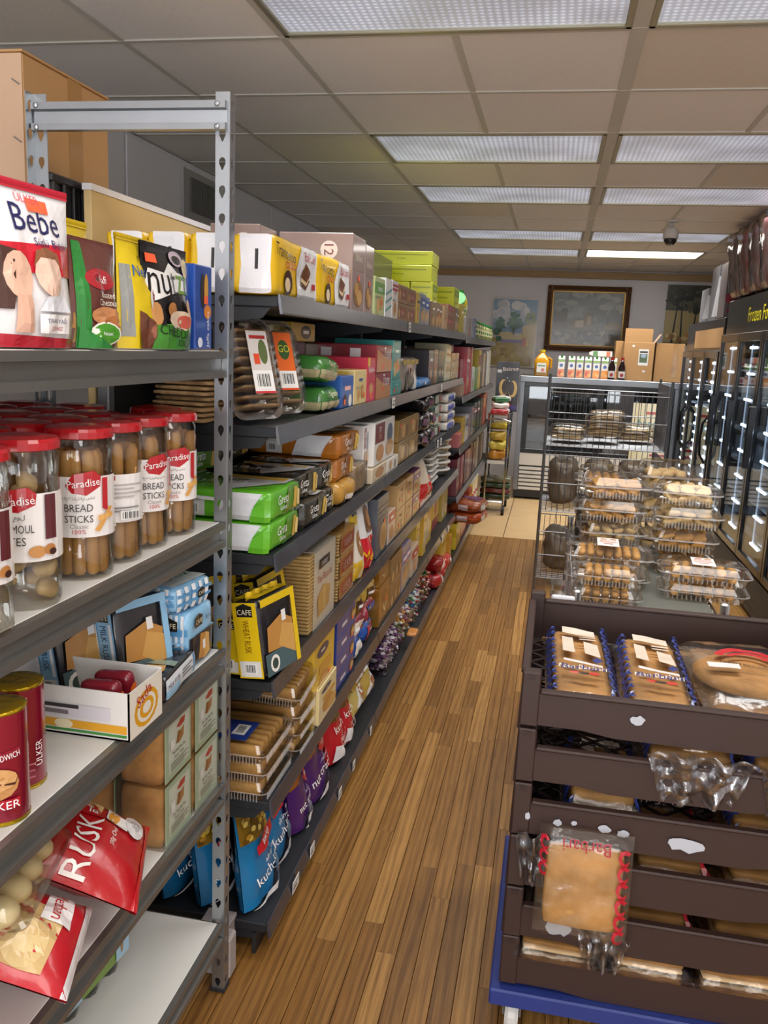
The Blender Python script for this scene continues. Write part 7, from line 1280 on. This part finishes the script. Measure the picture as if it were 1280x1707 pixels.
s2 = [('r', -.43, .2, .43, .67, '#7d8380')]+blobs(.0, .48, .4, .16, 40, ('#8b918c', '#767c78', '#9a9d94', '#6c726e'), 6, .08)+[('r', -.43, .01, .43, .24, '#6a6350')]+blobs(0, .1, .4, .1, 50, ('#7a7058', '#5c523e', '#8f866a', '#4a4232'), 7, .05)+[('p', [(-.4, .18), (-.4, .42), (-.33, .4), (-.3, .44), (-.24, .44), (-.24, .2)], '#5a5244'), ('p', [(-.22, .2), (-.2, .3), (-.06, .32), (0, .4), (.06, .38), (.08, .2)], '#7c6a4e'), ('p', [(-.14, .22), (-.14, .3), (-.04, .31), (-.04, .22)], '#b3a588'), ('p', [(.0, .26), (.0, .36), (.05, .35), (.05, .26)], '#a8967a'), ('p', [(.2, .2), (.22, .28), (.34, .3), (.4, .26), (.43, .2)], '#8a7c5e'), ('p', [(.235, .26), (.245, .44), (.255, .26)], '#5f6462')]+blobs(.1, .14, .2, .04, 20, ('#4a4030', '#3c3428', '#9a8e70'), 8, .03)
painting('large gilt-framed painting of an old harbour town', -.10, .755, 1.70, 2.345, s2, M('carved_wood_frame', '#6b4522', .4, var=.8, scale=30, dark=.45, bump=.8, bscale=60), '#77796f')
s3 = [('r', -.3, .02, .3, .7, '#b3a06a'), ('r', -.3, .4, .3, .7, '#4a4a38')]+blobs(0, .52, .28, .14, 60, ('#2e3226', '#24281e', '#3c4030', '#5a5a42'), 9, .05)+[('p', [(x-.012, .02), (x+.012, .02), (x+.006+dx, .5), (x-.006+dx, .5)], '#1d1a16') for x, dx in ((-.2, .03), (-.1, -.02), (.02, .04), (.14, .0), (.24, -.03))]+blobs(0, .08, .28, .05, 20, ('#c98a4a', '#d9c08a', '#8f6a3a'), 10, .04)
painting('dark painting of bare trees against a yellow sky', 1.24, 1.84, 1.76, 2.39, s3, None, '#3c3a2e')
tag(obj('thermostat', G().cbox(-.215, -.185, YB-.03, YB-.001, 1.80, 1.88, .004), WP), 'small white wall switch beside the gilt frame', 'switch')
# ================================================================ UTILITY CART AT THE END OF THE AISLE
t = thing('utility_cart', 'chrome wire utility cart loaded with bagged food', 'cart', (0, 0, 0)); ux0, ux1, uy0, uy1 = -.86, -.40, 8.92, 9.28
ux0, ux1, uy0, uy1 = -.90, -.41, 8.36, 8.85
ux0 = -.60
for x in (ux0, ux1):
    for y in (uy0, uy1):
        p = obj('post', G().tube([(x, y, .1), (x, y, 1.0)], .012, 8), CHR, t); g = G().tube([(x, y, .1), (x, y, .06)], .008, 6); c = obj('caster', g, DW, p)
        g = G(); g.rings([[(x+q[1], y+q[0]*math.cos(2*PI*j/16), .045+q[0]*math.sin(2*PI*j/16)) for j in range(16)] for q in ((.01, -.014), (.045, -.014), (.045, .014), (.01, .014))]); obj('wheel', g, M('rubber', '#1c1c1e', .6), c)
for z in (.12, .54, .84, .98):
    g = G()
    for y in (uy0, uy1): g.tube([(ux0, y, z), (ux1, y, z)], .006, 6)
    for x in (ux0, ux1): g.tube([(x, uy0, z), (x, uy1, z)], .006, 6)
    for i in range(1, 12): y = uy0+(uy1-uy0)*i/12; g.tube([(ux0, y, z), (ux1, y, z)], .003, 4)
    o = obj('wire_shelf', g, CHR, t); o['kind'] = 'stuff'
obj('shelf_board', G().box(ux0+.01, ux1-.01, uy0-.005, uy1, .505, .54), WPN, t)
obj('push_handle', G().tube([(ux1, uy0, .9), (ux1+.02, uy0-.06, .93), (ux1-.05, uy0-.08, .95), (ux0, uy0-.06, .95)], .008, 8), CHR, t)
for i in range(4): block(f'{nth[i]} dark green herb packet in the cart bottom, counting up', 'bag', (-.505, 8.6, .128+i*.055), .2, .3, .055, ('#27402c', '#6a2c28', '#2c4a30', '#6a6a55')[i], r=.02, amp=.014, seed=i+50, rz=90, name='herb_packet', group='herb packets in the cart')
for i in range(5): block(f'{nth[i]} orange and yellow bread bag on the middle cart shelf', 'bag', (-.505, 8.47+(i % 2)*.235, .548+.09*(i//2)), .22, .16, .085, ('#c98a2c', '#d8a83c', '#e0cf5a', '#cf7a2a', '#d2b24a')[i], r=.035, amp=.02, seed=i+60, rz=90, name='bread_bag', group='bread bags in the cart')
block('yellow corn bag on the upper cart shelf', 'bag', (-.505, 8.58, .846), .36, .16, .05, '#d8c02c', [('r', -.1, .01, .1, .04, '#b33a1e')], r=.02, amp=.01, seed=70, rz=90, name='corn_bag')
for i in range(6): block(f'{nth[i]} red and white sweets bag heaped on top of the cart', 'bag', (-.505, 8.40+i*.05, .99+.054*(i % 3)), .16, .13, .05, ('#b8343a', '#d9d4cc', '#3f7a4a', '#c9c4be', '#c04a3a', '#dcd8d2')[i], top=[('p', [(-.06, -.04), (.05, -.03), (.02, .05)], '#e6e2de')], r=.02, amp=.014, seed=i+80, rz=12*i, name='sweets_bag', group='sweets bags on the cart')
carton('black biscuit display card showing cream-filled biscuit halves', 'display box', -.585, 8.80, .99, .225, .04, .5, '#17141c', [('t', 'Biskrem', .03, .43, .05, '#e9d9d4', .16, 4), ('r', -.105, .39, -.06, .42, '#ddd'), ('e', -.035, .24, .045, .085, '#d9b266'), ('e', -.02, .245, .03, .07, '#2a1a12'), ('e', .06, .23, .045, .085, '#d9b266'), ('e', .045, .235, .03, .07, '#2a1a12'), ('r', -.11, .02, .11, .07, '#3a2a7a'), ('e', .0, .34, .006, .006, '#efe6dc'), ('e', .02, .31, .006, .006, '#efe6dc')], name='display_card', rz=0, flap=False)
